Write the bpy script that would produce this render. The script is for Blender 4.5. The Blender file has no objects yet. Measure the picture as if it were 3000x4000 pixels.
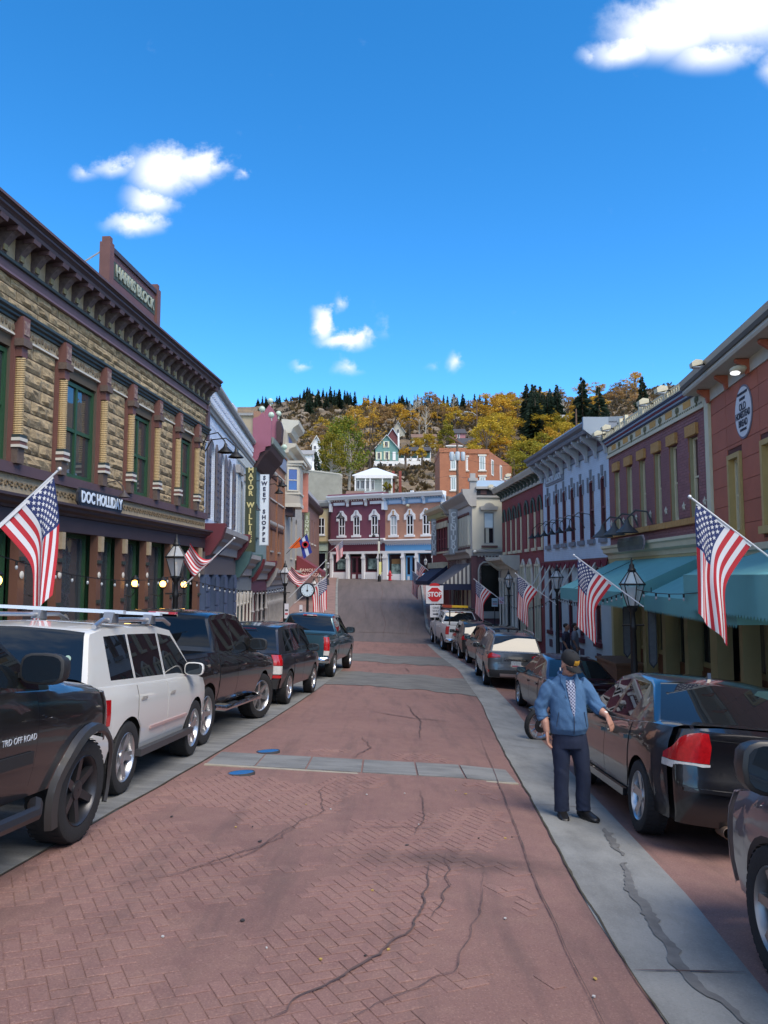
import bpy, bmesh, math, random
from mathutils import Vector, Matrix, noise
RND = random.Random(11)
scene = bpy.context.scene
COL = scene.collection
rad = math.radians

# ---------------------------------------------------------------- camera
cam_d = bpy.data.cameras.new("camera"); cam = bpy.data.objects.new("camera", cam_d)
COL.objects.link(cam); scene.camera = cam
cam.location = (0, 0, 0)                       # eye level is z = 0, the street lies below
cam.rotation_euler = (rad(90) + math.atan(250 / 3000.0), 0, 0)
cam_d.sensor_fit = 'VERTICAL'; cam_d.sensor_height = 36.0; cam_d.lens = 27.0
cam_d.clip_start = 0.05; cam_d.clip_end = 5000

# ---------------------------------------------------------------- light, sky, exposure
SUN_EL, SUN_AZ = rad(52), rad(142)             # azimuth clockwise from +Y: behind the camera
sd = Vector((math.sin(SUN_AZ) * math.cos(SUN_EL), math.cos(SUN_AZ) * math.cos(SUN_EL), math.sin(SUN_EL)))
sun_d = bpy.data.lights.new("sun", 'SUN'); sun_d.energy = 1.35; sun_d.angle = rad(38); sun_d.color = (1, .90, .76)
sun = bpy.data.objects.new("sun", sun_d); COL.objects.link(sun)
sun.rotation_euler = (-sd).to_track_quat('-Z', 'Y').to_euler()
scene.view_settings.view_transform = 'Standard'; scene.view_settings.look = 'None'
scene.view_settings.exposure = 1.72; scene.view_settings.gamma = 1.0
scene.view_settings.use_curve_mapping = False

class NT:
    """tiny node-tree helper"""
    def __init__(s, tree): s.t = tree; s.n = tree.nodes; s.l = tree.links
    def new(s, typ, **kw):
        n = s.n.new(typ)
        for k, v in kw.items(): setattr(n, k, v)
        return n
    def put(s, sock, val):
        if isinstance(val, bpy.types.NodeSocket): s.l.new(val, sock)
        elif val is not None: sock.default_value = val
    def math(s, op, a, b=None, c=None, clamp=False):
        n = s.new('ShaderNodeMath', operation=op, use_clamp=clamp)
        s.put(n.inputs[0], a); s.put(n.inputs[1], b) if b is not None else 0
        if c is not None: s.put(n.inputs[2], c)
        return n.outputs[0]
    def vmath(s, op, a, b=None):
        n = s.new('ShaderNodeVectorMath', operation=op)
        s.put(n.inputs[0], a)
        if b is not None: s.put(n.inputs[1], b)
        return n.outputs['Value'] if op in ('LENGTH', 'DOT_PRODUCT', 'DISTANCE') else n.outputs[0]
    def noise(s, vec, scale, detail=4, rough=.55, out=0):
        n = s.new('ShaderNodeTexNoise'); s.put(n.inputs['Vector'], vec)
        n.inputs['Scale'].default_value = scale; n.inputs['Detail'].default_value = detail
        n.inputs['Roughness'].default_value = rough
        return n.outputs[out]
    def rng(s, v, a, b, c=0., d=1., smooth=False):
        n = s.new('ShaderNodeMapRange'); n.clamp = True
        if smooth: n.interpolation_type = 'SMOOTHSTEP'
        s.put(n.inputs['Value'], v)
        for k, x in zip(('From Min', 'From Max', 'To Min', 'To Max'), (a, b, c, d)): s.put(n.inputs[k], x)
        return n.outputs[0]
    def mix(s, f, a, b, typ='MIX'):
        n = s.new('ShaderNodeMix', data_type='RGBA', blend_type=typ)
        s.put(n.inputs[0], f); s.put(n.inputs[6], c4(a)); s.put(n.inputs[7], c4(b))
        return n.outputs[2]
    def comb(s, x, y, z):
        n = s.new('ShaderNodeCombineXYZ')
        s.put(n.inputs[0], x); s.put(n.inputs[1], y); s.put(n.inputs[2], z); return n.outputs[0]
    def sep(s, v):
        n = s.new('ShaderNodeSeparateXYZ'); s.put(n.inputs[0], v); return n.outputs
def c4(c):
    if isinstance(c, bpy.types.NodeSocket): return c
    return (c[0], c[1], c[2], 1.0) if len(c) == 3 else c

world = bpy.data.worlds.new("World"); scene.world = world; world.use_nodes = True
W = NT(world.node_tree); W.n.clear()
sky = W.new('ShaderNodeTexSky'); sky.sky_type = 'NISHITA'; sky.sun_disc = False
sky.sun_elevation = SUN_EL; sky.sun_rotation = SUN_AZ
sky.altitude = 2600; sky.air_density = .85; sky.dust_density = 0.0; sky.ozone_density = 2.2
tc = W.new('ShaderNodeTexCoord'); dirv = tc.outputs['Generated']
dx, dy, dz = W.sep(dirv)
ysafe = W.math('MAXIMUM', dy, .05)
ga, gb = W.math('DIVIDE', dx, ysafe), W.math('DIVIDE', dz, ysafe)
gvec = W.comb(ga, gb, 0)
puff = W.noise(gvec, 24, 6, .60)
off = W.math('MULTIPLY', W.math('SUBTRACT', puff, .5), .045)
pw = W.vmath('ADD', gvec, W.comb(off, off, 0))
# the clouds in view: (tan azimuth, tan elevation, half width, half height, tilt degrees, strength)
CLOUDS = [(-.298, .548, .050, .040, 0, 1.15), (-.255, .553, .045, .028, 8, 1.05), (-.228, .556, .026, .020, 20, .8), (-.365, .552, .050, .017, 5, .72), (-.408, .545, .022, .015, 0, .62),
          (-.195, .540, .011, .009, 0, .55), (-.315, .507, .040, .026, 0, 1.0), (-.335, .474, .048, .019, 0, .95),
          (-.080, .335, .019, .030, 10, 1.05), (-.058, .362, .011, .013, 20, .6), (-.052, .312, .040, .015, 0, 1.05), (.005, .326, .026, .017, 15, .42),
          (-.108, .279, .021, .009, 5, .62), (-.048, .274, .027, .012, 0, .62), (.094, .284, .012, .018, -20, .72), (.066, .275, .018, .007, 15, .36),
          (.400, .755, .095, .050, 8, 1.25), (.335, .722, .060, .026, 12, 1.05), (.48, .79, .12, .07, 6, 1.3), (.283, .710, .024, .014, 0, .6),
          (.450, .718, .075, .032, 5, .95), (.535, .690, .026, .030, 30, .75)]
dens = None
for (a, b, rx, ry, rot, k) in CLOUDS:
    mp = W.new('ShaderNodeMapping', vector_type='TEXTURE')
    mp.inputs['Location'].default_value = (a, b, 0); mp.inputs['Rotation'].default_value = (0, 0, rad(rot))
    mp.inputs['Scale'].default_value = (rx * 1.45, ry * 1.45, 1); W.put(mp.inputs['Vector'], pw)
    f = W.rng(W.vmath('LENGTH', mp.outputs[0]), 0, 1, k, 0)
    dens = f if dens is None else W.math('MAXIMUM', dens, f)
front = W.rng(dy, .05, .12)
cl = W.math('SUBTRACT', dens, W.math('MULTIPLY', W.math('SUBTRACT', puff, .30), .95))
cl = W.math('MULTIPLY', W.rng(cl, -.05, .75, smooth=True), front)
# scattered fair-weather cumulus over the rest of the sky, as the car windows reflect it
rest = W.rng(dy, .35, .05)
n3 = W.noise(W.vmath('MULTIPLY', dirv, (1, 1, 1.9)), 2.4, 5, .60)
cl2 = W.math('MULTIPLY', W.math('MULTIPLY', W.rng(n3, .42, .58, smooth=True), rest), W.rng(dz, .0, .12))
cover = W.math('MAXIMUM', cl, cl2)
shade = W.rng(W.math('ADD', W.math('MULTIPLY', puff, .5), W.math('MULTIPLY', dens, .6)), .30, .80)
ccol = W.mix(shade, (2.1, 2.45, 3.2), (3.5, 3.55, 3.65))
hs = W.new('ShaderNodeHueSaturation'); W.put(hs.inputs['Color'], sky.outputs[0])
hs.inputs['Saturation'].default_value = 1.32; hs.inputs['Value'].default_value = 1.0; hs.inputs['Hue'].default_value = .496
skyc = W.mix(cover, hs.outputs[0], ccol)
bg = W.new('ShaderNodeBackground'); bg.inputs['Strength'].default_value = 0.112
W.put(bg.inputs['Color'], skyc)
world.cycles.sampling_method = 'MANUAL'; world.cycles.sample_map_resolution = 512
wo = W.new('ShaderNodeOutputWorld'); W.l.new(bg.outputs[0], wo.inputs[0])

# ---------------------------------------------------------------- materials
MATS = {}
def base_mat(name):
    m = bpy.data.materials.new(name); m.use_nodes = True
    t = NT(m.node_tree); b = t.n['Principled BSDF']; return m, t, b
def mat(name, col=None, rough=.6, metal=0., var=.0, vs=2., bump=0., bs=60., coat=0., spec=.5, emit=0., rnd=0., col2=None, grime=0., sub=0.):
    if name in MATS: return MATS[name]
    m, t, b = base_mat(name)
    tcn = t.new('ShaderNodeTexCoord'); oc = tcn.outputs['Object']
    c = c4(col)
    if var:
        f = t.rng(t.noise(oc, vs, 6, .6), .35, .65)
        d = col2 or tuple(x * .62 for x in col)
        c = t.mix(t.math('MULTIPLY', f, var), col, d)
    if grime:
        g = t.rng(t.noise(oc, vs * .35 + .3, 8, .7), .5, .72)
        c = t.mix(t.math('MULTIPLY', g, grime), c, tuple(x * .45 + .01 for x in col))
    if rnd:
        oi = t.new('ShaderNodeObjectInfo')
        v = t.rng(oi.outputs['Random'], 0, 1, 1 - rnd, 1 + rnd)
        c = t.mix(1.0, c, t.comb(v, v, v), 'MULTIPLY')
    t.put(b.inputs['Base Color'], c)
    b.inputs['Roughness'].default_value = rough; b.inputs['Metallic'].default_value = metal
    b.inputs['Specular IOR Level'].default_value = spec
    if coat: b.inputs['Coat Weight'].default_value = coat; b.inputs['Coat Roughness'].default_value = .02
    if emit:
        t.put(b.inputs['Emission Color'], c4(col)); b.inputs['Emission Strength'].default_value = emit
    if bump:
        bn = t.new('ShaderNodeBump'); bn.inputs['Strength'].default_value = bump; bn.inputs['Distance'].default_value = .02
        t.put(bn.inputs['Height'], t.noise(oc, bs, 5, .6)); t.l.new(bn.outputs[0], b.inputs['Normal'])
    MATS[name] = m; return m
def paint_mat(name, col, metal=.35, rough=.3):
    """car lacquer with a thin film of road dust low down"""
    if name in MATS: return MATS[name]
    m, t, b = base_mat(name)
    tcn = t.new('ShaderNodeTexCoord'); oc = tcn.outputs['Object']; z = t.sep(oc)[2]
    d = t.math('MULTIPLY', t.rng(z, .75, .2), t.rng(t.noise(oc, 5, 6, .6), .3, .7, .25, .8))
    t.put(b.inputs['Base Color'], t.mix(t.math('MULTIPLY', d, .12), col, (.16, .13, .11)))
    b.inputs['Metallic'].default_value = metal; b.inputs['Roughness'].default_value = rough
    t.put(b.inputs['Coat Weight'], t.rng(d, 0, 1, 1, .6)); b.inputs['Coat Roughness'].default_value = .015
    MATS[name] = m; return m
def brick_mat(name, col, col2, mortar, bw=.21, bh=.075, bump=.5, rough=.75):
    if name in MATS: return MATS[name]
    m, t, b = base_mat(name)
    oc = t.new('ShaderNodeTexCoord').outputs['Object']; x, y, z = t.sep(oc)
    br = t.new('ShaderNodeTexBrick'); t.put(br.inputs['Vector'], t.comb(t.math('ADD', x, y), z, 0))
    br.inputs['Scale'].default_value = 1.0; br.inputs['Brick Width'].default_value = bw; br.inputs['Row Height'].default_value = bh
    br.inputs['Mortar Size'].default_value = .006; br.inputs['Mortar Smooth'].default_value = .3
    br.inputs['Color1'].default_value = c4(col); br.inputs['Color2'].default_value = c4(col2); br.inputs['Mortar'].default_value = c4(mortar)
    g = t.rng(t.noise(oc, .9, 7, .65), .42, .7, 0, .45)
    t.put(b.inputs['Base Color'], t.mix(g, br.outputs[0], tuple(v * .6 for v in col)))
    b.inputs['Roughness'].default_value = rough
    bn = t.new('ShaderNodeBump'); bn.inputs['Strength'].default_value = bump; bn.inputs['Distance'].default_value = .015; bn.invert = True
    t.put(bn.inputs['Height'], br.outputs[1]); t.l.new(bn.outputs[0], b.inputs['Normal'])
    MATS[name] = m; return m
def glass_mat(name, col=(.012, .015, .02), spec=.9, rough=.02, wave=.0):
    """dark window pane: mirror-like front, little seen behind it"""
    if name in MATS: return MATS[name]
    m, t, b = base_mat(name)
    b.inputs['Base Color'].default_value = c4(col); b.inputs['Roughness'].default_value = rough
    b.inputs['Specular IOR Level'].default_value = spec; b.inputs['IOR'].default_value = 1.6
    if wave:
        oc = t.new('ShaderNodeTexCoord').outputs['Object']
        bn = t.new('ShaderNodeBump'); bn.inputs['Strength'].default_value = wave; bn.inputs['Distance'].default_value = .05
        t.put(bn.inputs['Height'], t.noise(oc, 2.2, 2, .5)); t.l.new(bn.outputs[0], b.inputs['Normal'])
    MATS[name] = m; return m

# ---------------------------------------------------------------- mesh helpers
class MB:
    def __init__(s): s.v = []; s.f = []; s.m = []; s.cur = 0
    def add(s, vs, fs):
        o = len(s.v); s.v.extend(tuple(p) for p in vs)
        for f in fs: s.f.append(tuple(i + o for i in f)); s.m.append(s.cur)
        return s
    def box(s, x0, x1, y0, y1, z0, z1):
        return s.add([(x0,y0,z0),(x1,y0,z0),(x1,y1,z0),(x0,y1,z0),(x0,y0,z1),(x1,y0,z1),(x1,y1,z1),(x0,y1,z1)],
                     [(3,2,1,0),(4,5,6,7),(0,1,5,4),(1,2,6,5),(2,3,7,6),(3,0,4,7)])
    def quad(s, *p): return s.add(p, [tuple(range(len(p)))])
    def prism(s, poly, axis, a, b):
        n = len(poly)
        def P(p, t):
            return (t, p[0], p[1]) if axis == 'x' else ((p[0], t, p[1]) if axis == 'y' else (p[0], p[1], t))
        vs = [P(p, a) for p in poly] + [P(p, b) for p in poly]
        fs = [tuple(range(n))[::-1], tuple(range(n, 2*n))] + [(i, (i+1) % n, n + (i+1) % n, n + i) for i in range(n)]
        return s.add(vs, fs)
    def loft(s, rings, closed=True, cap=True):
        n = len(rings[0]); vs = [p for r in rings for p in r]; fs = []
        for i in range(len(rings) - 1):
            for j in range(n if closed else n - 1):
                k = (j + 1) % n
                fs.append((i*n+j, i*n+k, (i+1)*n+k, (i+1)*n+j))
        if cap and closed: fs += [tuple(range(n))[::-1], tuple(range((len(rings)-1)*n, len(rings)*n))]
        return s.add(vs, fs)
    def tube(s, pts, r, n=8, cap=True):
        pts = [Vector(p) for p in pts]; rings = []; up = None
        for i, p in enumerate(pts):
            d = (pts[min(i+1, len(pts)-1)] - pts[max(i-1, 0)]).normalized()
            if up is None: up = d.orthogonal().normalized()
            a = (up - d * up.dot(d)); a = a.normalized() if a.length > 1e-6 else d.orthogonal().normalized()
            up = a; b = d.cross(a); q = r[i] if isinstance(r, (list, tuple)) else r
            rings.append([p + (a * math.cos(t) + b * math.sin(t)) * q for t in [2*math.pi*k/n for k in range(n)]])
        return s.loft(rings, True, cap)
    def lathe(s, prof, n=16, c=(0, 0, 0), axis='z', cap=True):
        rings = []
        for (r, h) in prof:
            ring = []
            for k in range(n):
                t = 2*math.pi*k/n; x, y = r*math.cos(t), r*math.sin(t)
                q = (x, y, h) if axis == 'z' else ((x, h, y) if axis == 'y' else (h, x, y))
                ring.append((q[0]+c[0], q[1]+c[1], q[2]+c[2]))
            rings.append(ring)
        return s.loft(rings, True, cap)
    def ball(s, c, r, n=10, m=7):
        if not isinstance(r, (tuple, list)): r = (r, r, r)
        rings = []
        for i in range(m + 1):
            ph = math.pi * (i / m) - math.pi / 2; q = max(math.cos(ph), .02)
            rings.append([(c[0]+r[0]*q*math.cos(2*math.pi*k/n), c[1]+r[1]*q*math.sin(2*math.pi*k/n), c[2]+r[2]*math.sin(ph)) for k in range(n)])
        return s.loft(rings)
    def xf(s, fn, start=0):
        s.v[start:] = [tuple(fn(Vector(p))) for p in s.v[start:]]; return s
    def mesh(s, name, mats, smooth=False, ang=38, fix=True):
        me = bpy.data.meshes.new(name); me.from_pydata(s.v, [], s.f)
        for m in (mats if isinstance(mats, (list, tuple)) else [mats]): me.materials.append(m)
        if any(s.m): me.polygons.foreach_set('material_index', s.m)
        if fix:
            bm = bmesh.new(); bm.from_mesh(me)
            if smooth: bmesh.ops.remove_doubles(bm, verts=bm.verts, dist=1e-5)
            bmesh.ops.recalc_face_normals(bm, faces=bm.faces); bm.to_mesh(me); bm.free()
        if smooth:
            me.polygons.foreach_set('use_smooth', [True] * len(me.polygons)); me.set_sharp_from_angle(angle=rad(ang))
        me.update(); return me
    def obj(s, name, mats, parent=None, smooth=False, ang=38, fix=True):
        o = bpy.data.objects.new(name, s.mesh(name, mats, smooth, ang, fix)); COL.objects.link(o)
        if parent is not None: o.parent = parent
        return o
def tag(o, label=None, cat=None, group=None, kind=None):
    if label: o['label'] = label
    if cat: o['category'] = cat
    if group: o['group'] = group
    if kind: o['kind'] = kind
    return o
def empty(name, loc=(0, 0, 0), rz=0., label=None, cat=None, group=None):
    o = bpy.data.objects.new(name, None); COL.objects.link(o); o.location = loc; o.rotation_euler = (0, 0, rz)
    o.empty_display_size = .2
    return tag(o, label, cat, group)
def clone(o, parent=None, dloc=None):
    c = o.copy(); COL.objects.link(c)
    if parent is not None: c.parent = parent
    if dloc is not None: c.location = Vector(o.location) + Vector(dloc)
    return c
def copy_tree(o, parent=None):
    c = clone(o, parent)
    for ch in list(o.children): copy_tree(ch, c)
    return c
def text_mesh(txt, size=1., depth=.01, align='CENTER', spacing=1.0, bold=0.):
    cu = bpy.data.curves.new('lettering', 'FONT'); cu.body = txt; cu.size = size; cu.extrude = depth / 2
    cu.align_x = align; cu.align_y = 'CENTER'; cu.space_character = spacing; cu.offset = bold; cu.resolution_u = 3
    o = bpy.data.objects.new('lettering', cu); COL.objects.link(o)
    dg = bpy.context.evaluated_depsgraph_get(); me = bpy.data.meshes.new_from_object(o.evaluated_get(dg))
    bpy.data.objects.remove(o); bpy.data.curves.remove(cu); return me
def lettering(txt, mt, parent, loc, size, rot=(rad(90), 0, 0), sx=1., depth=.01, spacing=1., name='lettering', bold=0.):
    me = text_mesh(txt, size, depth, spacing=spacing, bold=bold); me.materials.clear(); me.materials.append(mt)
    o = bpy.data.objects.new(name, me); COL.objects.link(o); o.parent = parent
    o.location = loc; o.rotation_euler = rot; o.scale = (sx, 1, 1); return o
def lerp(a, b, t): return a + (b - a) * t
def interp(x, pts):
    if x <= pts[0][0]: return pts[0][1]
    for (a, b), (c, d) in zip(pts, pts[1:]):
        if x <= c: return b + (d - b) * (x - a) / (c - a)
    return pts[-1][1]
def nz(x, y, z=0.): return noise.noise(Vector((x, y, z)))

# ---------------------------------------------------------------- street profile (height below the eye)
PR = [(-12,.8),(-6,1.2),(0,1.60),(6,2.05),(10,2.34),(15,2.64),(18,2.80),(24,3.06),(30,3.26),(36,3.40),(40,3.45),(44,3.38),(48,3.12),(54,2.55),(62,1.75),(70,.95),(77,.32),(84,.12),(100,-.1)]
XC = [(4,0),(8,.03),(12,.06),(18,.09),(24,.04),(30,0)]
def smooth_interp(x, pts, h=1.6): return (interp(x-h, pts) + 2*interp(x, pts) + interp(x+h, pts)) / 4
def gz(Y, X=0.):
    f = interp(Y, [(36, 1.), (66, 0.)])
    xx = min(max(X, -4.2), 4.2)
    return -smooth_interp(Y, PR) - .05 * f * (xx + 2.7) - interp(Y, XC) * max(0., xx - 1.)
ROAD_L = [(-4,-3.0),(5.35,-2.58),(10.33,-2.29),(23.7,-1.56),(30,-1.35),(36,-1.7),(41.5,-2.3)]
ROAD_R = [(-4,1.1),(3.78,1.32),(5.25,1.36),(8.65,1.64),(13,1.93),(19.5,2.48),(28.9,2.80),(38.5,2.45),(41.5,2.3)]
GUT_R = [(-4,1.6),(4.1,1.97),(5.69,2.18),(8.2,2.40),(13.3,2.83),(19.9,3.32),(27.3,3.55),(36.9,3.16),(41.5,2.9)]
KERB_L = [(-4,-5.3),(5,-5.0),(12,-4.8),(24,-3.85),(34,-3.7),(41.5,-4.3)]
KERB_R = [(-4,3.6),(3,3.95),(8,4.45),(15,4.95),(20,5.25),(27,5.6),(34,5.3),(41.5,4.5)]

# ================================================================ GROUND
HILL = [(60,-2.2),(84,-.4),(90,3.2),(98,7.6),(108,11),(140,17.5),(175,25),(215,36.5),(260,50),(330,70),(430,96),(480,92),(700,20),(1500,-40)]
RIDGE = [(-.6,.92),(-.2,.97),(-.166,.985),(-.123,1.03),(-.1,1.05),(-.07,1.05),(-.033,1.005),(.033,.985),(.133,.982),(.2,1.0),(.25,1.03),(.317,1.075),(.367,1.12),(.45,1.15),(.7,1.1)]
def terrain(X, Y):
    if Y < 62: base = min(gz(max(min(Y, 62), -12), 0) - .5, gz(max(min(Y, 62), -12), 4) - .25)
    else: base = lerp(gz(62) - .6, interp(Y, HILL), interp(Y, [(62, 0.), (84, 1.)]))
    if Y > 84:
        k = interp(X / Y, RIDGE); base *= lerp(1, k, interp(Y, [(150, 0.), (430, 1.)]))
        amp = interp(Y, [(84, 0.), (110, .5), (250, 1.6), (430, 2.6)])
        base += amp * (nz(X * .03, Y * .03) + .5 * nz(X * .09, Y * .09, 3))
    return base
def hill_mat():
    m, t, b = base_mat('dry_hillside')
    oc = t.new('ShaderNodeTexCoord').outputs['Object']
    n1 = t.rng(t.noise(oc, .045, 7, .65), .38, .62); n2 = t.rng(t.noise(oc, .25, 6, .7), .42, .62); n3 = t.rng(t.noise(oc, .9, 5, .7), .45, .7)
    c = t.mix(n1, (.27, .185, .095), (.15, .11, .072)); c = t.mix(t.math('MULTIPLY', n2, .75), c, (.095, .072, .05))
    c = t.mix(t.math('MULTIPLY', n3, .6), c, (.33, .25, .16)); t.put(b.inputs['Base Color'], c)
    b.inputs['Roughness'].default_value = .95
    bn = t.new('ShaderNodeBump'); bn.inputs['Strength'].default_value = .9; bn.inputs['Distance'].default_value = 1.2
    t.put(bn.inputs['Height'], t.noise(oc, .6, 6, .7)); t.l.new(bn.outputs[0], b.inputs['Normal']); return m
rows = [-60, -30, -12] + [i * 4. for i in range(0, 21)] + [84 + i * 2.6 for i in range(0, 155)] + [500, 540, 600, 700, 900, 1500, 3000]
NC = 190; mb = MB()
for Y in rows:
    for i in range(NC + 1):
        s = (i / NC - .5) * 2.2; X = s * (Y + 110)
        mb.v.append((X, Y, terrain(X, Y)))
for j in range(len(rows) - 1):
    for i in range(NC):
        a = j * (NC + 1) + i; mb.f.append((a, a + 1, a + NC + 2, a + NC + 1)); mb.m.append(0)
tag(mb.obj('ground', hill_mat(), smooth=True, ang=180, fix=False), kind='structure')

def strip(name, L, Rr, Y0, Y1, mt, dz=0., nx=6, step=.5, dzR=None, parent=None):
    mb = MB(); n = max(2, int((Y1 - Y0) / step)); 
    for j in range(n + 1):
        Y = lerp(Y0, Y1, j / n); a = L(Y) if callable(L) else interp(Y, L); b = Rr(Y) if callable(Rr) else interp(Y, Rr)
        for i in range(nx + 1):
            X = lerp(a, b, i / nx); d = dz if dzR is None else lerp(dz, dzR, i / nx)
            mb.v.append((X, Y, gz(Y, X) + d))
    for j in range(n):
        for i in range(nx):
            q = j * (nx + 1) + i; mb.f.append((q, q + 1, q + nx + 2, q + nx + 1)); mb.m.append(0)
    o = mb.obj(name, mt, parent, smooth=True, ang=60, fix=False)
    if parent is None: tag(o, kind='structure')
    return o

def road_mat():
    m, t, b = base_mat('stamped_red_paving')
    oc = t.new('ShaderNodeTexCoord').outputs['Object']; x, y, z = t.sep(oc)
    geo = t.new('ShaderNodeNewGeometry').outputs['Position']; px, py, pz = t.sep(geo)
    n1 = t.rng(t.noise(geo, .55, 7, .62), .35, .68); n2 = t.rng(t.noise(geo, 4.5, 6, .65), .4, .7); n3 = t.noise(geo, 90, 3, .6)
    c = t.mix(n1, (.235, .130, .110), (.185, .100, .087))
    c = t.mix(t.math('MULTIPLY', n2, .35), c, (.30, .185, .140))
    c = t.mix(t.math('MULTIPLY', t.rng(n3, .56, .75), .55), c, (.46, .29, .23))
    c = t.mix(t.math('MULTIPLY', t.rng(n3, .44, .3), .5), c, (.10, .05, .045))
    # tyre-blackened lane and an old oil spill
    st = t.vmath('MULTIPLY', geo, (2.2, .22, 0)); ln = t.math('MULTIPLY', t.rng(t.noise(st, 1.4, 6, .7), .50, .74), .55)
    c = t.mix(ln, c, (.075, .055, .052))
    mp = t.new('ShaderNodeMapping', vector_type='TEXTURE'); mp.inputs['Location'].default_value = (.62, 6.25, 0); mp.inputs['Scale'].default_value = (1.5, .42, 1e6)
    t.put(mp.inputs['Vector'], geo)
    sp = t.rng(t.math('ADD', t.vmath('LENGTH', mp.outputs[0]), t.math('MULTIPLY', t.noise(geo, 2.6, 6, .7), 1.3)), 1.45, .75)
    c = t.mix(t.math('MULTIPLY', sp, .62), c, (.05, .036, .034))
    oi = t.new('ShaderNodeObjectInfo'); v = t.rng(oi.outputs['Random'], 0, 1, .93, 1.07)
    c = t.mix(1.0, c, t.comb(v, v, v), 'MULTIPLY')
    t.put(b.inputs['Base Color'], c); b.inputs['Roughness'].default_value = .82; b.inputs['Specular IOR Level'].default_value = .35
    bn = t.new('ShaderNodeBump'); bn.inputs['Strength'].default_value = .5; bn.inputs['Distance'].default_value = .006
    t.put(bn.inputs['Height'], t.math('ADD', t.noise(geo, 120, 4, .7), t.math('MULTIPLY', t.noise(geo, 14, 4, .6), 1.5))); t.l.new(bn.outputs[0], b.inputs['Normal']); return m
def concrete_mat(name, col, dark, sc=1.3, streak=(1, 1, 1), bump=.5):
    m, t, b = base_mat(name)
    geo = t.new('ShaderNodeNewGeometry').outputs['Position']
    g2 = t.vmath('MULTIPLY', geo, streak)
    n1 = t.rng(t.noise(g2, sc, 8, .68), .42, .68); n2 = t.noise(geo, 70, 4, .65)
    c = t.mix(t.math('MULTIPLY', n1, .8), col, dark); c = t.mix(t.math('MULTIPLY', t.rng(n2, .55, .75), .4), c, tuple(min(1, v * 1.5) for v in col))
    c = t.mix(t.math('MULTIPLY', t.rng(n2, .45, .25), .4), c, tuple(v * .4 for v in col))
    t.put(b.inputs['Base Color'], c); b.inputs['Roughness'].default_value = .86
    bn = t.new('ShaderNodeBump'); bn.inputs['Strength'].default_value = bump; bn.inputs['Distance'].default_value = .006
    t.put(bn.inputs['Height'], t.noise(geo, 60, 5, .65)); t.l.new(bn.outputs[0], b.inputs['Normal'])
    MATS[name] = m; return m
RM_ = road_mat()
CONC = concrete_mat('worn_concrete', (.235, .235, .222), (.115, .115, .11), 1.1, (1.6, .8, 1))
CONC2 = concrete_mat('stained_concrete', (.20, .20, .192), (.085, .086, .085), 2.0, (.6, 2.2, 1))
ASPH = concrete_mat('grey_asphalt', (.118, .094, .090), (.072, .060, .058), .7, (3.0, .22, 1), .6)
BAY = brick_mat('bay_brick_paving', (.25, .125, .095), (.21, .10, .08), (.10, .06, .045), .2, .1, .3)
WALK = concrete_mat('pink_sidewalk_paving', (.245, .155, .135), (.15, .10, .09), 1.5)
road = strip('road', ROAD_L, ROAD_R, -4, 41.5, RM_, -.004, 14, .35)
strip('right_gutter', ROAD_R, GUT_R, -4, 41.5, CONC, .0, 4, .35)
strip('right_parking_bay', GUT_R, KERB_R, -4, 41.5, RM_, -.002, 6)
strip('left_parking_lane', KERB_L, ROAD_L, -4, 41.5, CONC2, -.001, 6)
WALL_L = [(-4,-8.3),(8,-7.33),(25.3,-5.95),(38.6,-6.68),(78,-6.7)]
WALL_R = [(-4,5.3),(9,6.5),(17.46,7.45),(25.5,7.53),(34,7.08),(43.1,6.64),(44,7.5)]
strip('left_sidewalk', lambda y: interp(y, WALL_L) - .3, lambda y: interp(y, KERB_L) - .16, -4, 41.5, WALK, .22, 5, dzR=.15)
strip('right_sidewalk', lambda y: interp(y, KERB_R) + .16, lambda y: interp(y, WALL_R) + .3, -4, 41.5, WALK, .15, 5, dzR=.30)
def kerb(name, edge, sgn, Y0, Y1, mt, par=None):
    """one kerb stone run: real upstand with a rounded nose"""
    mb = MB(); n = int((Y1 - Y0) / .6); rings = []
    for j in range(n + 1):
        Y = lerp(Y0, Y1, j / n); X = interp(Y, edge); z = gz(Y, X)
        rings.append([(X, Y, z - .2), (X, Y, z + .12), (X + sgn * .03, Y, z + .15), (X + sgn * .17, Y, z + .153), (X + sgn * .17, Y, z - .2)])
    mb.loft(rings, True); tag(mb.obj(name, mt), kind='structure')
kerb('left_kerb', KERB_L, -1, -4, 41.5, CONC); kerb('right_kerb', KERB_R, 1, -4, 41.5, CONC)
UPC = []
# upper street climbing to the far houses
UL = [(41.5,-4.3),(43,-3.5),(45,-2.95),(48,-2.85),(60,-3.6),(70,-4.2),(78,-4.6)]; UR = [(41.5,4.5),(43,3.4),(45,2.75),(48,2.6),(60,3.0),(72,3.4),(78,4.2)]
strip('upper_road', UL, UR, 41.5, 78, ASPH, 0, 10, .6)
for pts, w, sd_ in [([(-.1, 42.5), (.1, 50), (-.3, 58), (-.1, 66), (-.4, 74)], .03, 1.), ([(-2.2, 47), (-1.2, 52), (-1.6, 60)], .02, 2.), ([(1.2, 44), (1.6, 50), (1.0, 57), (1.5, 66)], .02, 3.), ([(-2.6, 45.6), (0, 46), (2.4, 45.5)], .06, 4.), ([(-3.4, 61), (0, 61.4), (2.8, 61)], .05, 6.)]:
    UPC.append((pts, w, sd_))
strip('left_upper_sidewalk', lambda y: -7.2, lambda y: interp(y, UL) - .16, 41.5, 78.2, WALK, .16, 5, dzR=.12)
strip('right_upper_sidewalk', lambda y: interp(y, UR) + .16, lambda y: 8.5, 41.5, 76, WALK, .12, 5, dzR=.14)
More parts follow.
